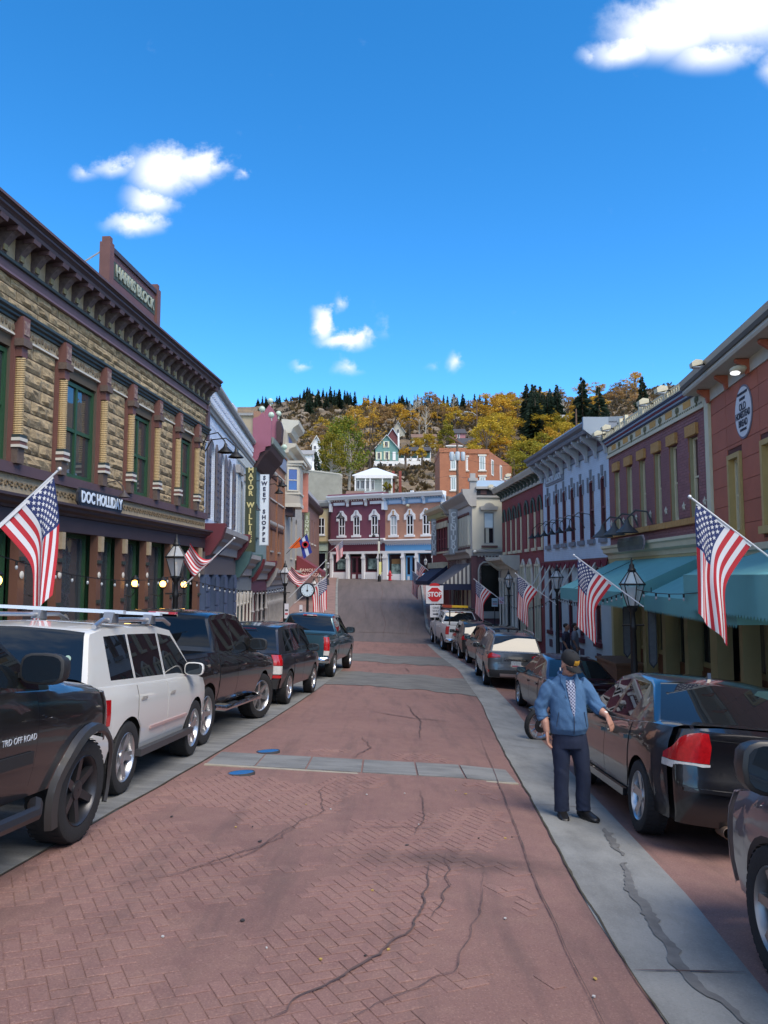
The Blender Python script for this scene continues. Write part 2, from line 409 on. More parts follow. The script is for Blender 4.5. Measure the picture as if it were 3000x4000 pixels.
kerb('left_upper_kerb', UL, -1, 41.5, 78, CONC); kerb('right_upper_kerb', UR, 1, 41.5, 76, CONC)
# concrete aprons cast across the paving
def patch(name, Y0, Y1, fl, fr, mt, dz, ragged=.0):
    return strip(name, lambda y: interp(y, ROAD_L) + fl, lambda y: interp(y, ROAD_R) + fr, Y0, Y1, mt, dz, 10, .4)
PATCH = concrete_mat('broken_concrete_patch', (.150, .145, .133), (.058, .055, .052), 1.6, (.8, 1.8, 1), 1.0)
def ragged(name, Y0, Y1, seed, mt):
    mb = MB(); n = 40; ring = []
    for j in range(n + 1):
        t = j / n
        for q, yb in ((0, Y0), (1, Y1)):
            Y = yb + .55 * nz(t * 5, seed + q * 9) + .25 * nz(t * 16, seed + q * 4) + (t - .5) * (-.5 if q == 0 else -.3)
            X = lerp(interp(Y, ROAD_L), interp(Y, ROAD_R), t); mb.v.append((X, Y, gz(Y, X) + .006))
    for j in range(n):
        mb.f.append((2*j, 2*j+2, 2*j+3, 2*j+1)); mb.m.append(0)
    tag(mb.obj(name, mt, fix=False), kind='structure')
ragged('near_concrete_patch', 21.6, 26.2, 2.3, PATCH); ragged('far_concrete_patch', 30.5, 34.6, 7.7, PATCH)
band = empty('concrete_cross_band', (0, 0, 0)); band['kind'] = 'structure'
cuts = [-2.24, -1.62, -.98, -.28, .42, 1.02, 1.66]
for a, b in zip(cuts, cuts[1:]):
    mb = MB(); vs = []
    for (X, q) in ((a + .012, 0), (b - .012, 0), (b - .012, 1), (a + .012, 1)):
        Y = (9.82 if q == 0 else 10.72) - .02 * X
        vs.append((X, Y, gz(Y, X)))
    mb.add([(v[0], v[1], v[2] - .05) for v in vs] + [(v[0], v[1], v[2] + .007) for v in vs], [(4,5,6,7),(0,1,5,4),(1,2,6,5),(2,3,7,6),(3,0,4,7)])
    mb.obj('slab', CONC2, band)
mb = MB()   # pale edging line in front of the band
mb.add([(X, Y, gz(Y, X) + d) for d in (-.03, .01) for (X, Y) in ((-2.24, 9.77), (1.66, 9.70), (1.66, 9.78), (-2.24, 9.85))], [(4,5,6,7),(0,1,5,4),(1,2,6,5),(2,3,7,6),(3,0,4,7)])
mb.obj('edging', mat('pale_edging', (.36, .32, .25), .85, var=.6, vs=6), band)

# herringbone bricks of the stamped paving, as far as they can be told apart
def road_in(X, Y, m=.06): return interp(Y, ROAD_L) + m < X < interp(Y, ROAD_R) - .30 - m
BW = .088; ang = rad(28); ca, sa = math.cos(ang), math.sin(ang)
cells = []
for i in range(-190, 190):
    for j in range(-190, 190):
        d = (i - j) % 4
        if d == 0: cx, cy, h = i + 1., j + .5, 0
        elif d == 3: cx, cy, h = i + .5, j + 1., 1
        else: continue
        X = (cx * ca - cy * sa) * BW; Y = (cx * sa + cy * ca) * BW + 7
        if 3.1 < Y < 11.5 and nz(X * .9 + 4, Y * .55) + .35 * nz(X * 3, Y * 3) < lerp(.40, -.25, (Y - 3.1) / 8.4) and road_in(X, Y, .09) and not (9.62 < Y < 10.9): cells.append((Y, X, h))
cells.sort()
bm_ = MB(); l, w, hh = BW - .004, BW / 2 - .004, .0022
for z, k in ((-.012, 0.), (hh - .0018, 0.), (hh, .006)):
    bm_.v += [(-l + k, -w + k, z), (l - k, -w + k, z), (l - k, w - k, z), (-l + k, w - k, z)]
bm_.add([], []); bm_.f = [(8, 9, 10, 11)] + [(r * 4 + a, r * 4 + (a + 1) % 4, (r + 1) * 4 + (a + 1) % 4, (r + 1) * 4 + a) for r in (0, 1) for a in range(4)]; bm_.m = [0] * 9
brick_me = bm_.mesh('brick', RM_, fix=False)
joint = MB()
def brick_matrix(X, Y, h, dz):
    e = .2; sx = (gz(Y, X + e) - gz(Y, X - e)) / (2 * e); sy = (gz(Y + e, X) - gz(Y - e, X)) / (2 * e)
    a = ang + (math.pi / 2 if h else 0); u = Vector((math.cos(a), math.sin(a), 0)); u.z = sx * u.x + sy * u.y; u.normalize()
    n = Vector((-sx, -sy, 1)).normalized(); v = n.cross(u)
    M = Matrix((u, v, n)).transposed().to_4x4(); M.translation = (X, Y, gz(Y, X) + dz); return M
for k, (Y, X, h) in enumerate(cells):
    M = brick_matrix(X, Y, h, -.0015 + RND.uniform(-.0012, .0012))
    if k < 300:
        o = bpy.data.objects.new('brick', brick_me); COL.objects.link(o); o.parent = road; o.matrix_local = M
    else:
        b0 = len(joint.v); joint.v += [tuple(M @ Vector(p)) for p in bm_.v]; joint.f += [tuple(i + b0 for i in f) for f in bm_.f]; joint.m += [0] * 9
jo = joint.obj('bricks', RM_, road, fix=False); jo['kind'] = 'stuff'
# tar-sealed cracks
TAR = mat('crack_tar', (.060, .042, .038), .85, var=.8, vs=7, col2=(.15, .085, .075))
def crack(name, pts, wd, seed, parent, mt=TAR, dz=.012, jit=.05):
    mb = MB(); P = []
    for (a, b) in zip(pts, pts[1:]):
        for k in range(14): P.append((lerp(a[0], b[0], k / 14), lerp(a[1], b[1], k / 14)))
    P.append(pts[-1]); Q = []
    for k, (x, y) in enumerate(P):
        s = k * .22; Q.append((x + jit * nz(s, seed) + jit * .4 * nz(s * 4, seed), y + jit * nz(s, seed + 5)))
    for k, (x, y) in enumerate(Q):
        a, b = Q[max(k-1, 0)], Q[min(k+1, len(Q)-1)]; t = Vector((b[0]-a[0], b[1]-a[1])); t = t.normalized() if t.length > 0 else Vector((0, 1))
        w = wd * (.55 + .9 * abs(nz(k * .6, seed + 2))) * min(1, .25 + 3 * min(k, len(Q) - 1 - k) / len(Q))
        for sg in (-1, 1):
            X, Y = x - t.y * w * sg, y + t.x * w * sg; mb.v.append((X, Y, gz(Y, X) + dz))
    for k in range(len(Q) - 1): mb.f.append((2*k, 2*k+1, 2*k+3, 2*k+2)); mb.m.append(0)
    return mb.obj(name, mt, parent, fix=False)
for pts, w, sd_ in [([(-.55, 3.6), (-.2, 4.1), (.15, 4.7), (.28, 5.3), (.36, 6.2)], .011, 1.1), ([(.28, 4.9), (.45, 5.6), (.5, 6.4)], .006, 2.2),
                    ([(-1.9, 5.1), (-1.5, 5.5), (-1.05, 6.1), (-.85, 6.9), (-.6, 7.7), (-.72, 8.6), (-.45, 9.5)], .005, 3.7), ([(-1.45, 5.6), (-1.0, 6.3), (-.78, 7.0)], .007, 4.9),
                    ([(-.45, 10.8), (-.2, 11.8), (-.35, 12.8)], .010, 5.2), ([(.3, 6.9), (.42, 7.8), (.40, 8.9)], .006, 6.6), ([(-.2, 7.1), (.5, 7.25)], .006, 8.8),
                    ([(.6, 13), (.72, 15.5), (.5, 18)], .014, 9.3), ([(.9, 27), (.8, 29)], .02, 4.4), ([(-.2, 16.4), (.6, 15.6), (1.3, 15.5)], .03, 3.3),
                    ([(-.3, 3.5), (.35, 4.2), (.62, 5.1), (.75, 6.0)], .004, 2.9)]:
    crack('sealed_crack', pts, w, sd_, road)
for pts, w, sd_ in UPC: crack('sealed_crack', pts, w, sd_, bpy.data.objects['upper_road'])
# edge joint of the paving, a hair open along the right gutter and lengthwise in the border course
crack('edge_joint', [(interp(y, ROAD_R) - .30, y) for y in (3, 4.5, 6, 7.5, 9, 10.5, 12, 14)], .006, 1.5, road, jit=.01)
crack('edge_joint', [(interp(y, ROAD_R) + .0, y) for y in (3, 4.5, 6, 7.5, 9, 10.5, 12, 15, 20, 28)], .012, 1.9, road, mt=mat('joint_dirt', (.06, .05, .03), .9, var=.6, vs=5), jit=.015, dz=.009)
crack('edge_joint', [(interp(y, ROAD_L) + .0, y) for y in (3, 6, 9, 12, 15, 20, 24)], .012, 3.9, road, mt=MATS['joint_dirt'], jit=.015, dz=.009)
GUT = bpy.data.objects['right_gutter']
for k in range(3):
    crack('wet_seam', [[(1.72, 3.7), (1.62, 4.3), (1.72, 5.1), (1.82, 5.9), (1.95, 6.5)], [(2.0, 6.7), (2.08, 7.3), (2.15, 7.7)], [(2.0, 8.9), (2.08, 9.6), (2.2, 10)]][k], [.05, .045, .012][k], 2.2 + k * 3, GUT, mt=mat('damp_concrete', (.150, .146, .138), .8, var=.8, vs=9, col2=(.09, .088, .084)), dz=.006, jit=.05)
for (y, seed) in ((4.35, 1.), (8.6, 4.), (13.2, 2.)):
    crack('expansion_joint', [(interp(y, ROAD_R) + .02, y), (interp(y, GUT_R) - .02, y + .05)], .010, seed, GUT, dz=.008, jit=.01)
# pavement junk: leaves, butts, pebbles
for k in range(26):
    X, Y = RND.uniform(-2, 1.2), RND.uniform(4, 9); r = RND.uniform(.008, .02); mb = MB()
    mb.prism([(r * math.cos(a) * RND.uniform(.6, 1.2), r * math.sin(a) * RND.uniform(.5, 1)) for a in [i * 1.256 for i in range(5)]], 'z', 0, .006)
    o = mb.obj('litter', [mat('leaf_litter', (.40, .27, .07), .8), mat('pebble', (.45, .44, .42), .8), mat('gum_spot', (.035, .03, .03), .8)][k % 3], road); o.location = (X, Y, gz(Y, X) + .003); o.rotation_euler = (0, 0, RND.uniform(0, 6))
# blue manhole covers
for k, (X, Y, lb) in enumerate(((-1.70, 9.36, 'blue round utility cover in the paving nearer the camera, before the concrete band'), (-1.62, 10.98, 'blue round utility cover in the paving just beyond the concrete band'))):
    o = empty('utility_cover', (X, Y, gz(Y, X) + .001), 0, lb, 'manhole cover', 'blue utility covers'); o.rotation_euler = (-.07, -.05, 0)
    MB().lathe([(.165, -.02), (.165, .014), (.150, .016), (.148, .010)], 28).obj('ring', mat('cover_ring', (.05, .05, .055), .6), o, True)
    mb = MB().lathe([(.146, -.02), (.146, .013), (.12, .016), (.02, .017)], 28); mb.obj('lid', mat('blue_cover', (.02, .13, .34), .55, var=.5, vs=14, bump=.3, bs=80), o, True)

# ================================================================ BUILDINGS
GLASS = glass_mat('shop_glass', (.045, .052, .060), 1.0, .03, .3)
GLASSU = glass_mat('sash_glass', (.03, .036, .042), 1.0, .02, .12)
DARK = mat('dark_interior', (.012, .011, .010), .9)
class Fac:
    """a street front; coordinates are (u along the front, w outward, z above eye level)"""
    def __init__(s, name, label, cat, A, B, zb, group=None):
        s.A, s.B = Vector(A), Vector(B); d = s.B - s.A; s.L = d.length; s.zb = zb
        s.root = empty(name, (A[0], A[1], zb), math.atan2(d.y, d.x), label, cat, group)
    def o(s, mb, name, mt, parent=None, smooth=False, ang=38):
        mb.v = [(p[0], -p[1], p[2] - s.zb) for p in mb.v]; mb.f = [f[::-1] for f in mb.f]
        return mb.obj(name, mt, parent or s.root, smooth, ang)
    def loc(s, u, w, z): return (u, -w, z - s.zb)
    def box(s, name, mt, u0, u1, w0, w1, z0, z1, parent=None): return s.o(MB().box(u0, u1, w0, w1, z0, z1), name, mt, parent)
    def prof(s, name, mt, poly, u0, u1, parent=None, smooth=False):
        """moulding: polygon of (w, z) swept along u"""
        return s.o(MB().prism(poly, 'x', u0, u1), name, mt, parent, smooth)
    def rep(s, o, us):
        """copies of part o (and its sub-parts) moved along the front"""
        out = []
        for u in us:
            c = copy_tree(o, s.root); c.location = (u, 0, 0); out.append(c)
        return out
    def wall(s, mt, u0, u1, z0, z1, holes=(), d=.3, name='wall', w=0.):
        us = sorted({u0, u1} | {min(max(h[k], u0), u1) for h in holes for k in (0, 1)})
        zs = sorted({z0, z1} | {min(max(h[k], z0), z1) for h in holes for k in (2, 3)})
        mb = MB()
        def hole(u, z): return any(h[0] < u < h[1] and h[2] < z < h[3] for h in holes)
        for a, b in zip(us, us[1:]):
            for c, e in zip(zs, zs[1:]):
                if not hole((a+b)/2, (c+e)/2): mb.quad((a, w, c), (b, w, c), (b, w, e), (a, w, e))
        for (a, b, c, e) in holes:
            if c > z0: mb.quad((a, w, c), (b, w, c), (b, w-d, c), (a, w-d, c))
            mb.quad((a, w, e), (a, w-d, e), (b, w-d, e), (b, w, e)); mb.quad((a, w, c), (a, w-d, c), (a, w-d, e), (a, w, e)); mb.quad((b, w, c), (b, w, e), (b, w-d, e), (b, w-d, c))
        for (a, b) in ((u0, u0), (u1, u1)): mb.quad((a, w, z0), (a, w-.5, z0), (a, w-.5, z1), (a, w, z1))
        mb.quad((u0, w, z1), (u1, w, z1), (u1, w-.5, z1), (u0, w-.5, z1))
        return s.o(mb, name, mt)
    def block(s, mt, u0, u1, z0, z1, depth, w=-.8):
        """the body of the house behind its front"""
        return s.box('building_body', mt, u0, u1, w, -depth, z0, z1)
    def window(s, u0, u1, z0, z1, fm, pm=None, mull=1, rail=True, t=.06, d=.2, arch=0., wallm=None, sill=None, sillm=None, name='window'):
        pm = pm or GLASSU; mb = MB(); w0, w1 = -d, -d + .09
        for (a, b, c, e) in ((u0, u0+t, z0, z1), (u1-t, u1, z0, z1), (u0+t, u1-t, z1-t, z1), (u0+t, u1-t, z0, z0+t)): mb.box(a, b, w0, w1, c, e)
        zm = (z0 + z1) / 2
        if rail: mb.box(u0+t, u1-t, w0, w1 - .015, zm - t*.45, zm + t*.45)
        for k in range(1, mull):
            x = lerp(u0, u1, k / mull); mb.box(x - t*.45, x + t*.45, w0, w1 - .01, z0+t, z1-t)
        f = s.o(mb, name, fm)
        cols = [lerp(u0, u1, k / mull) for k in range(mull + 1)]; rows_ = [z0, zm, z1] if rail else [z0, z1]
        for a, b in zip(cols, cols[1:]):
            for r, (c, e) in enumerate(zip(rows_, rows_[1:])):
                dd = .018 * r; s.o(MB().quad((a + t*.4, w0 + .03 + dd, c + t*.4), (b - t*.4, w0 + .03 + dd, c + t*.4), (b - t*.4, w0 + .03 + dd, e - t*.4), (a + t*.4, w0 + .03 + dd, e - t*.4)), 'pane', pm, f)
        if arch and wallm:
            mb = MB(); N = 8; um = (u0 + u1) / 2; r = (u1 - u0) / 2
            for sg in (-1, 1):
                pts = [(um + sg * r, z1 + .002)] + [(um + sg * r * math.cos(k / N * math.pi / 2), z1 - arch + arch * math.sin(k / N * math.pi / 2)) for k in range(N + 1)]
                mb.prism(pts if sg > 0 else pts[::-1], 'y', -d + .1, 0.002)
            s.o(mb, 'arch', wallm)
        if sill: s.box('sill', sillm or fm, u0 - .07, u1 + .07, -.05, .09, z0 - sill, z0, f)
        return f
    def storefront(s, u0, u1, z0, z1, n, fm, pm=None, bulk=.55, bulkm=None, transom=.0, d=.35, t=.07, doors=()):
        """shop windows in n bays: frame, panes, bulkhead panels"""
        for k in range(n):
            a, b = lerp(u0, u1, k / n), lerp(u0, u1, (k + 1) / n); mb = MB(); zb = z0 + (0 if k in doors else bulk)
            for (p, q, c, e) in ((a, a+t, zb, z1), (b-t, b, zb, z1), (a+t, b-t, z1-t, z1), (a+t, b-t, zb, zb+t)): mb.box(p, q, -d, -d+.08, c, e)
            if transom: mb.box(a+t, b-t, -d, -d+.07, z1-transom-t*.5, z1-transom+t*.5)
            if k in doors: mb.box((a+b)/2-.05, (a+b)/2+.05, -d, -d+.085, zb+t, z1-transom-.02)
            f = s.o(mb, 'door' if k in doors else 'shop_window', fm)
            s.o(MB().quad((a+.02, -d+.03, zb+.02), (b-.02, -d+.03, zb+.02), (b-.02, -d+.03, z1-.02), (a+.02, -d+.03, z1-.02)), 'pane', pm or GLASS, f)
            if k not in doors:
                bp = s.box('bulkhead', bulkm or fm, a, b, -d-.05, -d+.10, z0-.6, zb); s.box('panel', bulkm or fm, a+.12, b-.12, -d+.10, -d+.13, z0+.1, zb-.1, bp)
            else: s.box('kick_panel', bulkm or fm, a+t, b-t, -d+.01, -d+.07, zb+t, zb+.5, f)
def goose(F, u, z, out, drop, mt, sc=1., lift=.25, side=0.):
    """swan-neck sign lamp: rose, bent arm, bell shade"""
    pts = [(u, 0, z), (u, out*.25, z + lift), (u + side*.5, out*.7, z + lift*1.15), (u + side, out, z + lift*.55), (u + side, out + .02, z + lift*.55 - drop*.4)]
    o = F.o(MB().tube(pts, .018*sc, 6), 'lamp_arm', mt, smooth=True)
    c = (u + side, -(out + .02), z + lift*.55 - drop*.4 - F.zb); mb = MB(); mb.lathe([(.03*sc, .08*sc), (.05*sc, 0), (.09*sc, -.05*sc), (.2*sc, -.15*sc), (.21*sc, -.17*sc), (.18*sc, -.155*sc)], 14, c, cap=False)
    mb.obj('lamp_shade', mt, o, True)
    return o
BLACKM = mat('black_iron', (.012, .012, .013), .5, metal=.2)
BODY = mat('plain_rear_wall', (.20, .16, .13), .9, var=.5, vs=.6)

# ---------------- left: stone corner block with bracketed cornice
H = Fac('stone_commercial_block', 'tan rock-faced stone block with purple bracketed cornice and green windows at left', 'building', (-7.33, 8), (-5.95, 25.3), -3.4)
STONE = mat('rock_faced_stone', (.42, .315, .185), .92, var=.85, vs=9, bump=1.0, bs=26, rnd=.12, col2=(.21, .155, .09))
MORT = mat('stone_joint', (.085, .068, .05), .95)
PURP = mat('plum_trim', (.098, .058, .066), .6, var=.3, vs=3, bump=.15)
PURPD = mat('dark_plum_trim', (.052, .034, .040), .55, var=.4, vs=3)
OXB = mat('oxblood_trim', (.145, .062, .052), .6, var=.35, vs=4)
GRN = mat('dark_green_sash', (.022, .072, .034), .45, var=.3, vs=2)
DGRN = mat('green_black_moulding', (.030, .040, .038), .5)
TAN = mat('tan_terracotta', (.37, .29, .19), .8, var=.5, vs=9, bump=.4, bs=30)
CREAMR = mat('rope_column_yellow', (.42, .30, .15), .7, var=.25, vs=5)
PALE = mat('pale_band', (.55, .52, .46), .7)
colsU = [1.15, 2.75, 4.35, 5.97, 7.58, 9.49, 11.02, 12.78, 14.41, 16.13]
bays = [(1.32, 2.6), (4.5, 5.82), (7.76, 9.32), (11.2, 12.6), (14.6, 15.96)]
H.block(BODY, 0, H.L - .02, -3.6, 6.1, 14)
H.wall(MORT, 0, H.L, 2.0, 5.5, [(a, b, 2.1, 4.2) for a, b in bays], .3)
def stone_block(F, u0, u1, z0, z1, seed, parent):
    mb = MB(); nx, nz_ = max(3, int((u1 - u0) / .13)), 4; g = .012
    for j in range(nz_ + 1):
        for i in range(nx + 1):
            fu, fz = i / nx, j / nz_; edge = i in (0, nx) or j in (0, nz_)
            w = .012 if edge else .045 + .05 * nz(seed * 3.1 + fu * (u1 - u0) * 6, fz * 2.3, seed) + RND.uniform(-.008, .012)
            mb.v.append((lerp(u0 + g, u1 - g, fu), w, lerp(z0 + g, z1 - g, fz)))
    for j in range(nz_):
        for i in range(nx): q = j * (nx + 1) + i; mb.f.append((q, q + 1, q + nx + 2, q + nx + 1)); mb.m.append(0)
    per = [(i, 0) for i in range(nx + 1)] + [(nx, j) for j in range(1, nz_ + 1)] + [(i, nz_) for i in range(nx - 1, -1, -1)] + [(0, j) for j in range(nz_ - 1, 0, -1)]
    b0 = len(mb.v); idx = [j * (nx + 1) + i for i, j in per]; mb.v += [(mb.v[k][0], -.02, mb.v[k][2]) for k in idx]
    for k in range(len(idx)): n = (k + 1) % len(idx); mb.f.append((idx[k], b0 + k, b0 + n, idx[n])); mb.m.append(0)
    F.o(mb, 'stone', STONE, parent)
sw = H.root.children[-1]
piers = [(0, 1.05), (2.9, 4.2), (6.12, 7.43), (9.64, 10.87), (12.93, 14.26), (16.28, 17.33)]
for a, b in piers:
    z = 2.06; k = 0
    while z < 4.55:
        h = .262
        if b < 5.4: cuts = [a, b]
        else: cuts = [a, lerp(a, b, (.36, .62)[k % 2]), b] if k % 3 else [a, b]
        for c, e in zip(cuts, cuts[1:]): stone_block(H, c, e, z, min(z + h, 4.6), RND.uniform(0, 90), sw)
        z += h; k += 1
for r in range(3):
    z = 4.90 + r * .2; u = 4.6 + (.5 if r % 2 else 0)
    while u < H.L:
        l = RND.uniform(.8, 1.25); stone_block(H, u, min(u + l, H.L), z, z + .2, RND.uniform(0, 90), sw); u += l
for a, b in bays: H.window(a, b, 2.1, 4.16, GRN, mull=2, t=.085, d=.14, sill=.0)
# window lintel band with leaf carving, dark moulding above
H.box('lintel_band', TAN, 0, H.L, 0, .05, 4.46, 4.68); mbc = MB()
for k in range(110):
    u = 5 + k * .115
    if u > H.L - .1: break
    mbc.ball((u, .06, 4.57 + .03 * math.sin(k * 1.7)), (.045, .02, .06), 6, 4)
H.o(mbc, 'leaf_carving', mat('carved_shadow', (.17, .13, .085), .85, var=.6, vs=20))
H.box('lintel_edge', PALE, 0, H.L, 0, .075, 4.42, 4.455)
H.prof('belt_moulding', DGRN, [(0, 4.68), (.10, 4.69), (.10, 4.74), (.15, 4.76), (.15, 4.80), (.20, 4.83), (.20, 4.88), (0, 4.90)], 0, H.L)
# colonnettes with roped shafts
def colonnette():
    p = H.box('pilaster', OXB, -.13, .13, 0, .08, 2.05, 4.66)
    c = H.box('capital', mat('brown_stone_cap', (.12, .085, .07), .8, var=.6, vs=15, bump=.4), -.15, .15, .08, .26, 4.22, 4.36, p)
    H.box('head_block', OXB, -.12, .12, .08, .22, 4.36, 4.78, p); H.box('portrait_tile', mat('portrait_tile', (.30, .22, .18), .7, var=1., vs=16, col2=(.12, .05, .05)), -.085, .085, .22, .235, 4.44, 4.70, p)
    H.box('neck', OXB, -.10, .10, .08, .2, 4.03, 4.22, p)
    mb = MB(); n = 34
    for k in range(n):
        z = lerp(2.58, 4.03, k / n); dz = 1.45 / n
        mb.loft([[(.095 * q * math.cos(t), .12 + .095 * q * math.sin(t), z + h * dz + .02 * math.cos(t)) for t in [i * math.pi / 5 for i in range(10)]] for q, h in ((.84, 0), (1, .3), (1, .65), (.84, 1))], True, False)
    H.o(mb, 'roped_shaft', CREAMR, p)
    for (z0, z1, m_, r) in ((2.52, 2.58, DGRN, .12), (2.46, 2.52, PALE, .13), (2.39, 2.46, OXB, .12), (2.34, 2.39, PALE, .135)): H.box('base_ring', m_, -r, r, .08, .08 + r * 1.3, z0, z1, p)
    H.box('pedestal', MATS['brown_stone_cap'], -.11, .11, .08, .2, 2.05, 2.34, p); return p
c0 = colonnette(); c0.location = (colsU[0], 0, 0); H.rep(c0, colsU[1:])
# frieze, brackets, cornice
H.box('frieze', PURP, 0, H.L, -.3, .06, 5.48, 5.76); H.prof('frieze_moulding', mat('mauve_bead', (.17, .10, .115), .5), [(.06, 5.46), (.12, 5.47), (.12, 5.51), (.09, 5.53), (.06, 5.55)], 0, H.L)
H.prof('frieze_cap', DGRN, [(.06, 5.70), (.11, 5.71), (.12, 5.76), (.06, 5.78)], 0, H.L)
H.box('bracket_wall', TAN, 0, H.L, -.3, .03, 5.76, 6.22)
BRK = mat('bracket_brown', (.115, .085, .082), .7, var=.7, vs=14, col2=(.05, .035, .04))
bk = H.o(MB().prism([(0, 5.79), (.09, 5.79), (.11, 5.90), (.19, 6.0), (.28, 6.10), (.37, 6.15), (.37, 6.215), (0, 6.215)], 'x', -.085, .085), 'bracket', BRK)
H.o(MB().prism([(.20, 6.14), (.40, 6.14), (.42, 6.218), (.20, 6.218)], 'x', -.12, .12), 'bracket_cap', PURP, bk); H.box('bracket_face', mat('gold_green_panel', (.20, .17, .085), .7, var=.6, vs=15), -.06, .06, .09, .135, 5.82, 5.98, bk)
bu = [H.L - .12 - k * .54 for k in range(32) if H.L - .12 - k * .54 > .1]; bk.location = (bu[0], 0, 0); H.rep(bk, bu[1:])
H.prof('cornice', PURPD, [(-.3, 6.22), (.42, 6.22), (.435, 6.28), (.41, 6.29), (.44, 6.33), (.48, 6.36), (.48, 6.40), (.46, 6.415), (.52, 6.47), (.53, 6.515), (.51, 6.53), (-.3, 6.53)], -.3, H.L + .12)
H.box('cornice_fascia', PURP, -.3, H.L + .1, .51, .54, 6.455, 6.505)
H.o(MB().box(H.L - .08, H.L + .14, 0, .1, 4.5, 6.2), 'corner_strip', PURP)
# parapet name board
H.box('name_board', mat('board_plum', (.13, .062, .066), .65, var=.4, vs=3), 9.3, 12.1, .14, .26, 6.45, 7.60); H.box('name_panel', mat('board_green', (.045, .062, .052), .7), 9.4, 12.02, .26, .27, 6.92, 7.34)
for u in (9.2, 12.13): 
    H.box('board_pier', OXB, u - .1, u + .12, .08, .33, 6.45, 7.66); H.box('pier_cap', OXB, u - .06, u + .08, .11, .30, 7.66, 7.80)
H.box('board_cap', PURPD, 9.3, 12.1, .12, .31, 7.50, 7.62)
H.o(MB().tube([(9.15, .1, 7.45), (8.5, -.6, 6.55)], .02, 5), 'stay_rod', mat('grey_metal', (.3, .3, .3), .5, metal=.5))
lettering('HARRIS BLOCK', mat('letter_grey_green', (.30, .33, .27), .7), H.root, H.loc(10.7, .29, 7.13), .40, depth=.03, sx=.86, bold=.008)
# storefront level
H.box('sill_band', PURP, 0, H.L, 0, .12, 1.86, 2.06); H.box('ornament_band', TAN, 0, H.L, 0, .04, 1.48, 1.86)
mbs = MB()
for k in range(75):
    u = 5.3 + k * .165
    if u > H.L - .1: break
    z = 1.67; r = .075
    pts = [(u + r * (1 - t * .11) * math.cos(t * .9) * (1 if k % 2 else -1), .055, z + r * (1 - t * .11) * math.sin(t * .9)) for t in range(8)]
    mbs.tube(pts, .016, 4)
H.o(mbs, 'scroll_ornament', mat('scroll_brown', (.20, .145, .085), .8, var=.5, vs=18))
H.prof('shop_cornice', PURPD, [(0, 1.24), (.10, 1.25), (.12, 1.30), (.22, 1.34), (.24, 1.40), (.32, 1.43), (.32, 1.48), (0, 1.50)], 0, H.L)
H.box('shop_fascia', PURPD, 0, H.L, -.1, .06, .92, 1.24)
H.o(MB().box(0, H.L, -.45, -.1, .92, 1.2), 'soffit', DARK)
postU = [1.6, 3.2, 4.9, 6.4, 7.82, 9.62, 10.94, 12.47, 14.28, 16.8]
def shop_post():
    p = H.box('post', mat('brown_post', (.13, .06, .04), .6, var=.3, vs=2), -.11, .11, -.12, .05, -3.3, .92)
    H.box('post_capital', TAN, -.07, .07, .05, .13, .55, .9, p); H.box('post_ring', DGRN, -.09, .09, .05, .09, -.62, -.54, p); H.box('post_ring', DGRN, -.09, .09, .05, .09, .28, .36, p)
    H.o(MB().lathe([(.06, 0), (.075, .015), (.04, .03), (.012, .035)], 12, (0, .05, .02), 'y'), 'rosette', PALE, p); return p
p0 = shop_post(); p0.location = (postU[0], 0, 0); H.rep(p0, postU[1:])
for a, b in zip(postU, postU[1:]): H.storefront(a + .1, b - .1, -2.5, .92, 1, GRN, None, .5, PURPD, .0, .30, .09)
# hanging sign and its lamp
sg = empty('hanging_shop_sign', (0, 0, 0), 0, 'black sign with white letters DOC HOLLIDAY on stone block', 'sign'); sg.matrix_world = Matrix.Translation(H.root.location) @ Matrix.Rotation(H.root.rotation_euler.z, 4, 'Z')
def sign_board(F, root, u0, u1, z0, z1, w, mt, edge, r=.1):
    pts = [(u0, z0 + r), (u0 + r, z0), (u1 - r, z0), (u1, z0 + r), (u1, z1 - r), (u1 - r, z1), (u0 + r, z1), (u0, z1 - r)]
    F.o(MB().prism(pts, 'y', w - .04, w), 'board', edge, root)
    q = [(lerp(p[0], (u0+u1)/2, .03), lerp(p[1], (z0+z1)/2, .1)) for p in pts]; F.o(MB().prism(q, 'y', w, w + .012), 'board_face', mt, root)
sign_board(H, sg, 8.0, 10.25, 1.46, 1.86, .30, mat('sign_black', (.012, .016, .03), .5), mat('sign_edge', (.03, .03, .035), .5))
lettering('DOC HOLLIDAY', mat('sign_white', (.62, .70, .80), .6), sg, H.loc(9.14, .325, 1.66), .33, depth=.012, sx=.84, bold=.012)
goose(H, 9.8, 1.92, .5, .3, mat('iron_brown', (.05, .04, .04), .6), .7)
